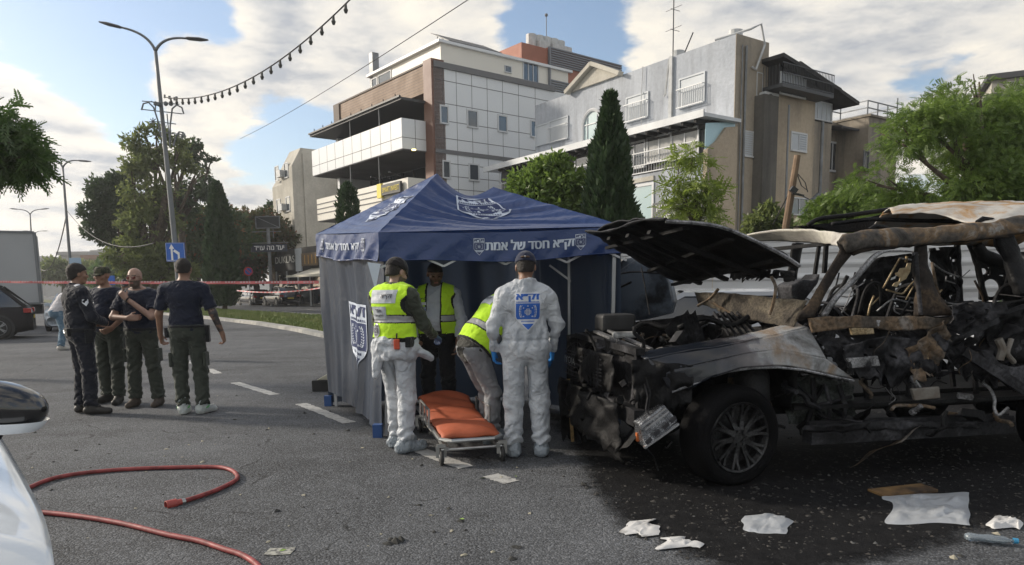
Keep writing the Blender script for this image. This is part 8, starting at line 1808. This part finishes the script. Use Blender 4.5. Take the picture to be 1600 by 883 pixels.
# ---- D: bending worker in vest
pD = (-.13, 6.8, 0)
B = person('worker bending forward in neon vest and grey coverall trousers beside the stretcher', pD, R(-62), SK2, J=dict(pel=(0, -.26, .90), waist=(0, -.18, 1.02), chest=(0, .0, 1.20), neck=(0, .14, 1.34), head=(0, .29, 1.37), shL=(-.18, .09, 1.32), shR=(.18, .09, 1.32), elL=(-.22, .25, 1.06), elR=(.22, .25, 1.06), wrL=(-.12, .45, .78), wrR=(.12, .45, .78), hpL=(-.09, -.26, .89), hpR=(.09, -.26, .89), knL=(-.11, -.08, .49), knR=(.12, -.12, .49), anL=(-.12, -.06, .09), anR=(.13, -.14, .09), hdL=(0, .3, -1), hdR=(0, .3, -1)), head=(0, -1.0), gloves=M_glove, hand_curl=(.7, .7))
shirt(B, cloth('dark olive cloth 2', (.05, .05, .045)), long=True, inf=.014, hem=.3, amp=.010, seed=18, name='long_sleeve_shirt')
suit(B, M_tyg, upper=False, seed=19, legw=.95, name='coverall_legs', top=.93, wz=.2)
vest(B, hem=.965, inf=.046); K_ = B['label']+'|vest'; fn = decal(K_, B['j']['waist']+np.array([0, .05, .0]), (0, 1, .35), (0, -.35, 1), (1, 0, 0), .005)
fb = decal(K_, B['j']['waist']+np.array([0, .1, .1]), (1, 0, 0), (0, 1, .45), (0, -.45, 1), .005); patch_on(B, fb, -.11, .11, .03, .14, M_greypatch, 'print_patch'); f1 = lambda x, y, l=0: fb(x, y, 2+l); text_on(B, K_, heb('זק״א'), f1, .1, .04, M_ink, 'print', cx=0, cy=.09)
fs_ = decal(K_, B['j']['waist']+np.array([0, .02, .02]), (0, -1, 0), (0, 0, 1), (-1, 0, 0), .005); patch_on(B, fs_, -.10, -.01, -.05, .06, M_refl, 'emblem_patch', ell=True); q = MB(); shield(q, lambda x, y, l: fs_(x*.055-.055, y*.06+.005, l+1), navy=0, white=1); q.build('small_emblem', [M_ink, M_greypatch], B['t'], raw=True)
shoes(B, M_boot, .15, True, 'overshoe'); cap(B, cloth('dark cap cloth', (.02, .02, .03)), brim=.05); hair(B, M_hair)
# ---- officers
M_uni = cloth('dark police cloth', (.014, .016, .024)); M_tee = cloth('dark navy tee', (.013, .017, .032)); M_cargo = cloth('grey green cargo cloth', (.045, .052, .042)); M_bshoe = mat('black boots', (.02, .018, .016), .6)
pE = (-5.18, 8.62, 0)
B = person('officer in dark police uniform standing with his back turned, leftmost of the group', pE, R(-40), SK2, J=dict(elL=(-.25, .03, 1.14), wrL=(-.15, .22, 1.05), hdL=(1, .5, 0), pnL=(0, -1, 0), elR=(.26, .05, 1.14), wrR=(.14, .24, 1.06), hdR=(-1, .4, 0), anR=(.13, .0, .09), anL=(-.1, -.02, .09), toeR=(.7, 1, 0), toeL=(-.1, 1, 0)), head=(-.1, -.12), H=1.80, belly=.03)
shirt(B, M_uni, long=True, inf=.018, hem=.93, amp=.010, seed=21, collar=True, name='uniform_shirt'); trousers(B, M_uni, .014, 1.0, cuff=.05); belt(B, M_black, .99, .028); shoes(B, M_bshoe, .19); hair(B, M_hair, .012, .04, -.085)
fn = decal(B['label']+'|shirt', B['j']['shR']+np.array([.0, 0, -.09]), (0, 1, 0), (0, 0, 1), (1, 0, 0), .005); q = MB(); q.poly([fn(x, y) for x, y in ((-.03, .03), (.03, .03), (.032, -.01), (0, -.05), (-.032, -.01))]); q.build('arm_patch', M_wprint, B['t'], raw=True)
lbox(B, 'holster', (.20, .02, .95), .05, .09, .16, M_black, .1); lbox(B, 'radio', (.10, -.16, 1.0), .05, .04, .09, M_black); q = MB(); q.tube([(-.02, -.165, 1.02), (.03, -.175, .985), (.07, -.165, 1.02)], .008, 6); q.build('handcuffs', M_steel, B['t'], raw=True)
fn = decal(B['label']+'|shirt', (0, 0, 1.46), (1, 0, 0), (0, 1, 0), (0, 0, 1), .005); patch_on(B, fn, .10, .15, -.06, .0, M_wprint, 'epaulette', 3)
pF = (-5.30, 9.45, 0)
B = person('heavy man in camouflage cap and dark t-shirt facing the camera', pF, R(165), SK2, J=dict(elL=(-.29, .0, 1.14), wrL=(-.24, .20, .98), hdL=(.5, .6, -.4), elR=(.28, .0, 1.14), wrR=(.26, .10, .93), knL=(-.12, .03, .5), anL=(-.12, .05, .09), toeL=(-.5, 1, 0), shL=(-.20, -.01, 1.42), shR=(.20, -.01, 1.42)), head=(.1, -.05), H=1.79, belly=.08, slim=1.1, beard=False)
shirt(B, M_tee, inf=.018, hem=.93, amp=.010, seed=22, sleeve=.6); trousers(B, M_cargo, .014, 1.0); shoes(B, M_bshoe, .19); cap(B, mat('camouflage cloth', (.06, .06, .035), .9, col2=(.02, .022, .015), scale=22, lo=.48, hi=.52), patrol=True, brim=.06)
fn = decal(B['label']+'|shirt', (.09, 0, 1.33), (-1, 0, 0), (0, 0, 1), (0, 1, 0), .005); patch_on(B, fn, -.045, .045, -.008, .008, M_wprint, 'chest_print', 3); patch_on(B, fn, -.03, .035, .016, .028, M_wprint, 'chest_print', 3)
pG = (-4.72, 9.15, 0)
B = person('bald bearded man in sunglasses with folded arms and hand on his chin', pG, R(182), SK1, J=dict(elR=(.285, .10, 1.14), wrR=(.03, .24, 1.13), hdR=(-1, .12, .05), pnR=(0, -1, 0), elL=(-.235, .20, 1.14), wrL=(.03, .25, 1.37), hdL=(.55, .1, .75), pnL=(.0, -1, .3), shL=(-.2, -.01, 1.42), shR=(.2, -.01, 1.42), head=(0, .055, 1.625), anL=(-.16, .0, .09), anR=(.13, .02, .09), knL=(-.13, .02, .5)), head=(-.05, -.1), H=1.765, belly=.03, beard=True, hand_curl=(.7, .3))
shirt(B, M_tee, inf=.018, hem=.93, amp=.010, seed=23, sleeve=.55); trousers(B, M_cargo, .016, 1.0, seed=6); belt(B, M_black, .98, .02); shoes(B, mat('brown boots', (.06, .045, .035), .7), .18)
hp_ = B['hp_']; q = MB()
for sx in (-1, 1):
    q.prism([hp_(sx*.008, .104, .018), hp_(sx*.055, .092, .020), hp_(sx*.058, .088, .0), hp_(sx*.040, .098, -.012), hp_(sx*.014, .106, -.008)], B['HR'] @ np.array([0, 1, 0]), .004); q.bar(hp_(sx*.056, .09, .016), hp_(sx*.082, .0, .012), .004)
q.bar(hp_(-.01, .108, .016), hp_(.01, .108, .016), .004); q.build('sunglasses', mat('red brown lens', (.12, .02, .015), .12, spec=.8), B['t'], raw=True)
q = MB(); w = B['j']['wrL']; d = unit(B['j']['elL']-w); q.tube([w+d*.02+q0*.034 for q0 in [unit(np.cross(d, (0, 0, 1.)))*math.cos(a)+unit(np.cross(d, np.cross(d, (0, 0, 1.))))*math.sin(a) for a in np.linspace(0, 6.283, 17)]], .009, 6); q.build('wristwatch', M_black, B['t'], raw=True)
for sx in (-1, 1): lbox(B, 'cargo_pocket', (sx*.20, .0, .66), .04, .15, .17, M_cargo, 0, bev=.012)
pH = (-3.84, 8.50, 0)
B = person('tall man in navy t-shirt with tattooed arm and plastic shoe covers, back turned', pH, R(6), SK2, J=dict(elL=(-.29, .0, 1.14), wrL=(-.32, .08, .90), elR=(.30, -.02, 1.14), wrR=(.37, .04, .90), shL=(-.215, -.01, 1.43), shR=(.215, -.01, 1.43), hdL=(.05, .3, -1), hdR=(.15, .2, -1), anL=(-.10, .0, .09), anR=(.115, .0, .09), toeL=(-.1, 1, 0), toeR=(.5, 1, 0)), head=(.05, -.1), H=1.84, hand_curl=(.6, .7))
shirt(B, M_tee, inf=.014, hem=.95, amp=.008, seed=24, sleeve=.62); trousers(B, M_cargo, .014, 1.02, seed=7); belt(B, M_black, 1.0, .016); shoes(B, fabric('clear plastic cover', (.52, .56, .56), .2, .3, bump=1, bs=40, bd=.015, spec=.8), .16, True, 'shoe_cover', hgt=.07); hair(B, M_hair, .007, .04, -.06)
for sd in 'LR':
    a = B['j']['an'+sd]; q = MB(); q.tube([a+np.array([.066*math.cos(t), .066*math.sin(t), -.005+.02*math.sin(t)]) for t in np.linspace(0, 6.283, 17)], .008, 5); q.build('green_band', mat('green elastic', (.10, .50, .10), .6), B['t'], raw=True)
lbox(B, 'holster', (.225, .02, .96), .045, .10, .20, M_black, .1); lbox(B, 'magazine_pouch', (-.215, .0, .98), .045, .12, .12, M_black, -.1)
for sx in (-1, 1): lbox(B, 'cargo_pocket', (sx*.195, .0, .66), .035, .15, .17, M_cargo, 0, bev=.012)
F = Field(B['lo'], B['hi'], .0072); j = B['j']; a, e, w = j['shR'], j['elR'], j['wrR']; F.cone(a+(e-a)*.7, e, .0465*1.05, .0435*1.05, .02); F.cone(e, e+(w-e)*.85, .0435*1.05, .031*1.05, .02, flat=(0, 1)); surf('tattoo_sleeve', F, mat('tattooed skin', (.20, .12, .085), .5, col2=(.05, .045, .045), scale=16, lo=.45, hi=.52), B['t'])
# man in white t-shirt bending beside the cars
pI = G(97, 547); pI[2] = 0
B = person('man in white t-shirt and ripped jeans leaning by the parked hatchback', pI, R(-55), SK1, J=dict(pel=(0, -.08, .93), waist=(0, .0, 1.05), chest=(0, .12, 1.25), neck=(0, .22, 1.36), head=(0, .33, 1.44), shL=(-.18, .17, 1.33), shR=(.18, .17, 1.33), elL=(-.28, .38, 1.40), wrL=(-.15, .52, 1.50), hdL=(.6, .2, .1), pnL=(0, -1, 0), elR=(.25, .30, 1.10), wrR=(.18, .50, 1.02), knR=(.12, .06, .5), knL=(-.12, .06, .5)), head=(0, -.5), H=1.78, belly=.05)
shirt(B, cloth('white tee cloth', (.62, .60, .62)), inf=.016, hem=.96, amp=.010, seed=25, sleeve=.6); trousers(B, mat('worn blue denim', (.10, .17, .24), .85, col2=(.25, .33, .40), scale=9, lo=.5, hi=.7), .010, 1.0); shoes(B, mat('light shoes', (.4, .38, .35), .7), .18); hair(B, M_hairg, .008, .04)
# partly hidden man behind
pJ = D(197, 455, 15.5); pJ[2] = 0
B = person('man in dark cap and dark clothes standing hidden behind the officers', pJ, R(-170), SK2, head=(.2, -.2), H=1.70)
shirt(B, M_black, long=True, inf=.016, hem=.93, amp=.01, seed=26); trousers(B, M_black, .014, 1.0); shoes(B, M_bshoe, .19); cap(B, M_black, brim=.07)
q = MB(); q.box((0, .16, 1.36), .16, .02, .10); q.build('chest_badge', mat('yellow red patch', (.50, .35, .05), .6), B['t'], raw=True)
# ------------------------------------------------------------------ vehicles
M_carglass = glassmat('car glass', (.02, .025, .03), .05); M_tyre = mat('tyre rubber', (.018, .018, .018), .8); M_rimc = mat('alloy', (.30, .31, .32), .35, .7); M_plastic = mat('black trim', (.02, .02, .022), .6)
M_red = mat('tail lamp red', (.28, .015, .012), .2, coat=.5); M_lens = mat('head lamp lens', (.5, .52, .55), .12, coat=.6); M_plate = mat('yellow plate', (.55, .42, .05), .5); M_chr = mat('chrome trim', (.55, .56, .57), .2, .9)
def paint(name, c, rough=.25): return mat(name, c, rough, coat=.8 if rough < .5 else .0, spec=.6 if rough < .5 else .25)
def vehicle(label, cat, loc_, rz, P, L=4.2, W=1.78, Hh=1.5, belt=.92, hood=.86, suv=False, name='parked_car', arch_m=None, plate=True, logo=False):
    t = thing(name, label, cat, loc_, None, rz); wb = L*.61; xf, xr = L*.5-L*.205, -L*.5+L*.19; gnd = .20 if suv else .16
    ws0, ws1, rr1, rr0 = L*.24, L*.06, -L*.33, -L*.47   # windscreen base, roof front, roof rear, rear glass base
    st = np.linspace(-1, 1, 41); q = MB(); rows = []
    def topz(x):
        return np.interp(x, [-L/2, -L/2+.06, rr0, ws0, L*.40, L/2-.05, L/2], [belt-.25, belt-.04, belt, belt-.01, hood, hood-.10, hood-.32])
    def hw(x): u = abs(x)/(L/2); return W/2*(1-.03*u**2-.16*max(0, (u-.80)/.20)**2.4)
    for s_ in st:
        x = s_*L/2*(1-.0); z = topz(x); w = hw(x); b = gnd+.06*max(0, (abs(s_)-.85)/.15)
        half = [(0, b), (w*.80, b), (w*.95, b+.06), (w*.985, b+.22), (w, .5*(b+z)), (w*.995, z-.16), (w*.95, z-.05), (w*.80, z), (w*.45, z+.02), (0, z+.03)]
        rows.append([(x, y, zz) for y, zz in half]+[(x, -y, zz) for y, zz in half[-2:0:-1]])
    n = len(rows[0]); vs = [p for r in rows for p in r]; fs = [(i*n+j, i*n+(j+1) % n, (i+1)*n+(j+1) % n, (i+1)*n+j) for i in range(len(rows)-1) for j in range(n)]; fs += [tuple(range(n)), tuple((len(rows)-1)*n+j for j in range(n))[::-1]]
    q.add(vs, fs); body = q.build('body', P, t, smooth=True, raw=True)
    # glasshouse
    q = MB(); rf = Hh; wt = W/2*.74; wbq = W/2*.93; zb = belt-.03
    prof = [(rr0, zb, wbq*.93), (rr1, rf-.07, wt*.95), (ws1, rf-.06, wt), (ws0, zb, wbq*.95)]; sec = []
    for x, z, w in ((rr0, zb, wbq*.95), (rr0*.93, zb+.12, wbq*.90), (rr1*1.02, rf-.10, wt*.97), (rr1, rf-.07, wt*.96), (0, rf-.03, wt), (ws1, rf-.07, wt), (ws0, zb, wbq*.93)): sec.append((x, z, w))
    bx0, bx1 = rr0, ws0
    L_ = [[(x, w if z > zb+.01 else w, z) for x, z, w in sec], [(x, -w, z) for x, z, w in sec]]
    # side glass
    for sg in (1, -1): q.poly([(rr0+.10, sg*wbq, zb), (rr1+.02, sg*wt, rf-.10), (ws1-.02, sg*wt, rf-.10), (ws0-.06, sg*wbq, zb)])
    q.poly([(ws0, wbq*.9, zb), (ws1, wt*.95, rf-.06), (ws1, -wt*.95, rf-.06), (ws0, -wbq*.9, zb)]); q.poly([(rr0, wbq*.9, zb+.05), (rr1, wt*.95, rf-.08), (rr1, -wt*.95, rf-.08), (rr0, -wbq*.9, zb+.05)])
    q.build('windows', M_carglass, t, raw=True)
    q = MB(); 
    def rfn(u, v): x = rr1+(ws1-rr1)*u; y = wt*(2*v-1)*.99; return (x, y, rf-.085+.085*(1-(2*v-1)**4)*(1-.35*(2*u-1)**2))
    q.grid(rfn, 12, 12)
    for sg in (1, -1):
        for a, b, w in (((rr0, sg*wbq*.96, zb), (rr1, sg*wt*.985, rf-.08), .10), ((ws0, sg*wbq*.96, zb), (ws1, sg*wt*.985, rf-.08), .07), ((-L*.12, sg*wbq*1.0, zb), (-L*.13, sg*wt*1.0, rf-.09), .06), ((rr1, sg*wt, rf-.09), (ws1, sg*wt, rf-.09), .06)): q.bar(a, b, w, .05, up=(0, sg, .3))
    q.build('roof', P, t, smooth=False, raw=True)
    R_ = .36 if suv else .32
    for x in (xf, xr):
        for sg in (1, -1):
            y = sg*(W/2-.02); q = MB(); q.lathe((x, y-sg*.06, R_), (0, sg, 0), [(R_*1.18, 0), (R_*1.18, .075), (0, .075)], 28); q.build('wheel_arch', arch_m or M_plastic, t, raw=True)
            q = MB(); q.lathe((x, y-sg*.05, R_), (0, sg, 0), [(R_*.66, 0), (R_*.95, 0), (R_, .03), (R_, .07), (R_*.93, .092), (R_*.68, .092), (R_*.64, .08)], 28); w_ = q.build('wheel', M_tyre, t, smooth=True, raw=True)
            q = MB(); q.lathe((x, y-sg*.05, R_), (0, sg, 0), [(R_*.66, .08), (R_*.62, .092), (R_*.60, .075)], 28)
            for k in range(5):
                for o_ in (-.13, .13): a = 6.283*k/5; q.bar((x+R_*.1*math.cos(a), y+sg*.042, R_+R_*.1*math.sin(a)), (x+R_*.62*math.cos(a+o_), y+sg*.038, R_+R_*.62*math.sin(a+o_)), .035, .015, up=(0, 1, 0))
            q.build('rim', M_rimc, w_, raw=True)
    f = L/2
    for sg in (1, -1):
        q = MB(); q.obox((f-.30, sg*(W/2-.30)-.16, hood-.24), (.27, 0, -.03), (0, .32, 0), (0, 0, .13)); q.build('headlight', M_lens, t, bevel=.02, raw=True)
        q = MB(); q.obox((-f-.005, sg*(W/2-.20)-.16, belt-.22), (.22, 0, 0), (0, .32, 0), (0, 0, .15)); q.build('tail_light', M_red, t, bevel=.02, raw=True)
        q = MB(); q.obox((ws0-.22, sg*(W/2+.02)-.09, belt-.0), (.10, 0, 0), (0, .18, 0), (0, 0, .13)); q.build('mirror', P, t, bevel=.02, raw=True)
    q = MB(); q.obox((f-.10, -.50, hood-.34), (.115, 0, 0), (0, 1.0, 0), (0, 0, .15)); q.obox((f-.10, -.62, .25), (.10, 0, 0), (0, 1.24, 0), (0, 0, .15)); q.obox((-f-.01, -.7, .25), (.1, 0, 0), (0, 1.4, 0), (0, 0, .16)); q.build('bumper_trim', M_plastic, t, bevel=.02, raw=True)
    q = MB(); q.bar((-L*.3, W/2*1.004, gnd+.08), (L*.27, W/2*1.004, gnd+.08), .02, .10); q.bar((-L*.3, -W/2*1.004, gnd+.08), (L*.27, -W/2*1.004, gnd+.08), .02, .10)
    for sg in (1, -1):
        for x in (-L*.12, L*.115): q.bar((x, sg*W/2*1.001, .35), (x, sg*W/2*.985, belt-.06), .012, .008)
    q.build('door_seams', M_plastic, t, raw=True)
    if plate:
        q = MB(); q.obox((f+.012, -.26, .42), (.006, 0, 0), (0, .52, 0), (0, 0, .11)); q.build('front_plate', M_plate, t, raw=True); q = MB(); q.obox((-f-.018, -.26, .62), (.006, 0, 0), (0, .52, 0), (0, 0, .11)); q.build('rear_plate', M_plate, t, raw=True)
    if logo:
        q = MB(); c = (f+.03, 0, hood-.27); q.tube([c, (c[0], -.05, c[2]+.0), (c[0], 0, c[2]+.11), (c[0], .05, c[2]), (c[0], 0, c[2]-.11), (c[0], -.05, c[2])][1:], .014, 6); q.bar((f+.02, -.55, hood-.27), (f+.02, -.1, hood-.27), .015); q.bar((f+.02, .1, hood-.27), (f+.02, .55, hood-.27), .015); q.build('grille_emblem', M_chr, t, raw=True)
    if suv: q = MB(); [q.bar((rr1+.1, sg*wt*.9, rf+.02), (ws1-.1, sg*wt*.9, rf+.02), .03) for sg in (1, -1)]; q.build('roof_rails', M_chr, t, raw=True)
    return t
def along(v): return math.atan2(v[1], v[0])
# dark SUV at the left edge, tail to the right
c = G(16, 530); ax_ = unit((-.86, -.5, 0)); ctr = c+ax_*1.75+np.array([-.5, .86, 0])*.95
vehicle('dark grey off road estate car at the left edge seen from its rear right side', 'car', ctr, along(ax_), paint('dark grey paint', (.016, .015, .017), .6), L=4.75, W=1.87, Hh=1.72, belt=1.03, hood=1.0, suv=True)
c = G(75, 519); vehicle('pale blue white hatchback facing the camera behind the man in the white t-shirt', 'car', c+np.array([-.1, 2.2, 0]), along(unit((.38, -1, 0))), paint('pale silver blue paint', (.42, .47, .52)), L=4.1, W=1.75, Hh=1.46, logo=True)
c = G(449, 479); vehicle('dark hatchback with yellow plate parked on the far carriageway, right of the two', 'car', c+S*2.4+T*.4, along(S), paint('black paint', (.015, .017, .022)), L=4.4, W=1.85, Hh=1.62, belt=1.0, suv=True)
c = G(395, 478); vehicle('dark saloon partly behind the median cypress, left of the dark hatchback', 'car', c+S*3.0+T*1.2, along(S), paint('dark blue grey paint', (.03, .035, .045)), L=4.5, W=1.8, Hh=1.45)
vehicle('white car seen through the windows of the burnt car in front of the hoarding', 'car', (7.3, 9.4, 0), R(172), paint('white paint', (.60, .64, .70)), L=4.3, W=1.8, Hh=1.40, belt=.95, plate=False)
vehicle('silver car half hidden behind the raised bonnet near the hoarding', 'car', (2.9, 11.2, 0), R(172), paint('silver paint', (.35, .37, .40)), L=4.3, W=1.8, Hh=1.40, belt=.95, plate=False)
# box truck
tk = thing('box_truck', 'large pale grey box truck at the far left', 'truck', (-22, 29, 0), None, 0)
TR = D(57, 400, 30.); TR[2] = 0; ta = unit((-.85, -.50, 0)); tn = np.array([-ta[1], ta[0], 0]); tn = tn if tn[1] > 0 else -tn
zt_ = D(57, 363, 30)[2]; q = MB(); q.obox(TR+(0, 0, 1.0), ta*7.5, tn*2.4, (0, 0, zt_-1.0)); q.build('cargo_box', mat('truck box grey', (.36, .37, .38), .6, var=.08, scale=.5), tk, bevel=.04)
q = MB()
for z in (1.0, zt_): q.bar(TR+(0, 0, z)-tn*.01, TR+ta*7.5+(0, 0, z)-tn*.01, .08)
for u in (0, 7.5): q.bar(TR+ta*u+(0, 0, 1.0)-tn*.01, TR+ta*u+(0, 0, zt_)-tn*.01, .09)
q.build('box_edges', mat('truck edge', (.16, .17, .18), .5), tk)
q = MB(); q.obox(TR+(0, 0, .55)+tn*.5, ta*9.5, tn*1.3, (0, 0, .4)); q.build('chassis', M_plastic, tk)
q = MB(); q.obox(TR+ta*7.8+(0, 0, .6), ta*2.0, tn*2.3, (0, 0, 1.9)); cb = q.build('cab', mat('truck cab', (.40, .41, .42), .4), tk, bevel=.12); q = MB(); q.obox(TR+ta*8.2+(0, 0, 1.5)-tn*.012, ta*1.1, tn*.01, (0, 0, .7)); q.build('cab_window', M_carglass, cb)
for u in (1.4, 8.6):
    for s_ in (.0, 2.1): q = MB(); q.lathe(TR+ta*u+tn*s_+(0, 0, .48), tn, [(0, 0), (.3, 0), (.46, .02), (.48, .08), (.48, .26), (.3, .28), (0, .28)], 24); q.build('wheel', M_tyre, tk, smooth=True)
# white car in the near left corner with its black mirror
nc = thing('white_car', 'white car filling the lower left corner with a glossy black mirror', 'car', (-1.9, 1.6, 0))
M_wcar = paint('white car paint', (.72, .76, .80), .12)
dd = unit((-.46, .89, 0)); oo = np.array([-1.03, 1.10, 0]); on = np.array([dd[1], -dd[0], 0])
edge = [(85, 883), (78, 840), (66, 800), (45, 758), (24, 720), (5, 688), (-25, 640)]
ys = [1.62, 1.72, 1.85, 2.02, 2.20, 2.38, 2.7]
pe = [D(x, y, yy) for (x, y), yy in zip(edge, ys)]
pe = [pe[0]+(pe[0]-pe[1])*1.3+(0, 0, -.12)]+pe; q = MB()
pe = smooth_path(pe, 5)
def flank(u, v):
    i = u*(len(pe)-1); k0 = min(len(pe)-2, int(i)); p = pe[k0]+(pe[k0+1]-pe[k0])*(i-k0)
    # v=0.35 is the visible shoulder; below it tucks under, above it curls inward over the top
    if v < .4: t = (.4-v)/.4; return p+np.array([-.05*t-.10*t**3, 0, -.62*t])+on*(-.03*t)
    t = (v-.4)/.6; return p+np.array([-.75*t**1.25, -.05*t, .10*math.sin(min(1, t*1.3)*1.57)])
q.grid(flank, 50, 30); q.build('bodywork', M_wcar, nc, smooth=True)
q = MB(); q.tube([flank(u, .385)+np.array([.002, 0, .0]) for u in np.linspace(.17, .17, 2)]+[flank(.17, v)+np.array([.0, 0, .002]) for v in np.linspace(.39, .95, 14)], .0035, 5); q.tube([flank(.36+.05*math.sin(v*3), v)+np.array([0, 0, .004]) for v in np.linspace(.72, .98, 12)], .012, 5); q.build('panel_gap', M_plastic, nc)
mc = D(2, 636, 2.05); a_ = unit((1, .18, 0)); b_ = unit((-.18, 1, 0))
mcv = []
def mir(u, v, s=1.): 
    th = u*2*math.pi; ph = (v-.5)*math.pi; x = .150*math.cos(ph)*math.copysign(abs(math.cos(th))**.75, math.cos(th)); z = .082*math.copysign(abs(math.sin(ph))**.8, math.sin(ph)); y = .07*math.cos(ph)*math.copysign(abs(math.sin(th))**.8, math.sin(th))
    z += .0-.12*x*(1 if x > 0 else .3)*(1 if z > 0 else .2); return mc+a_*(x-.03)+b_*y+np.array([0, 0, z])
q = MB(); q.grid(mir, 36, 22); mo = q.build('mirror_housing', paint('gloss black', (.012, .012, .013), .22), nc, smooth=True)
q = MB(); q.grid(lambda u, v: mir(u, .28+v*.14)+np.array([0, 0, -.012])+(mir(u, .28+v*.14)-mc)*.03, 36, 6); q.build('mirror_cap', M_wcar, mo, smooth=True)
q = MB(); q.tube([mc+(-.05, 0, -.06), mc+(-.14, .02, -.14), mc+(-.3, .06, -.2)], [.05, .04, .05], 10); q.build('mirror_foot', M_plastic, mo, smooth=True)
# ------------------------------------------------------------------ haze
hz = MB(); hz.obox((-900, -90, -1.5), (1800, 0, 0), (0, 1500, 0), (0, 0, 60)); ho = hz.build('haze', mat('haze', (.5, .5, .5))); tag(ho, 'thin pale haze over the street', 'haze', kind='stuff')
hm_ = bpy.data.materials.new('haze air'); hm_.use_nodes = True; nt = hm_.node_tree; nt.nodes.clear(); ov = nt.nodes.new('ShaderNodeOutputMaterial'); pv = nt.nodes.new('ShaderNodeVolumePrincipled'); pv.inputs['Color'].default_value = (.86, .88, .92, 1); pv.inputs['Density'].default_value = .0007; pv.inputs['Anisotropy'].default_value = .35; nt.links.new(pv.outputs[0], ov.inputs['Volume']); ho.data.materials.clear(); ho.data.materials.append(hm_)

# ------------------------------------------------------------------ groups of like things
for nm, gr in (('street_lamp', 'double armed street lamps along the median'), ('cypress_tree', 'cypress trees'), ('flame_tree', 'feathery trees behind the burnt car'), ('street_tree', 'big street trees'), ('flowering_tree', 'red flowering street trees'), ('distant_house', 'houses far down the street'), ('parked_car', 'parked cars'), ('paper', 'paper scraps on the burnt ground'), ('plastic_sheet', 'plastic sheets on the burnt ground'), ('fallen_leaf', 'green leaves on the asphalt'), ('barrier_tape', 'barrier tapes'), ('festoon_lights', 'festoon cables')):
    L = [o for o in sc.objects if o.parent is None and o.name.split('.')[0] == nm]
    if len(L) > 1:
        for o in L: o['group'] = gr
for o in sc.objects:
    if o.name.split('.')[0] == 'person': o['group'] = 'workers at the tent' if ('worker' in o['label'] or 'coverall' in o['label'] or 'tent' in o['label']) else 'men standing in the road'
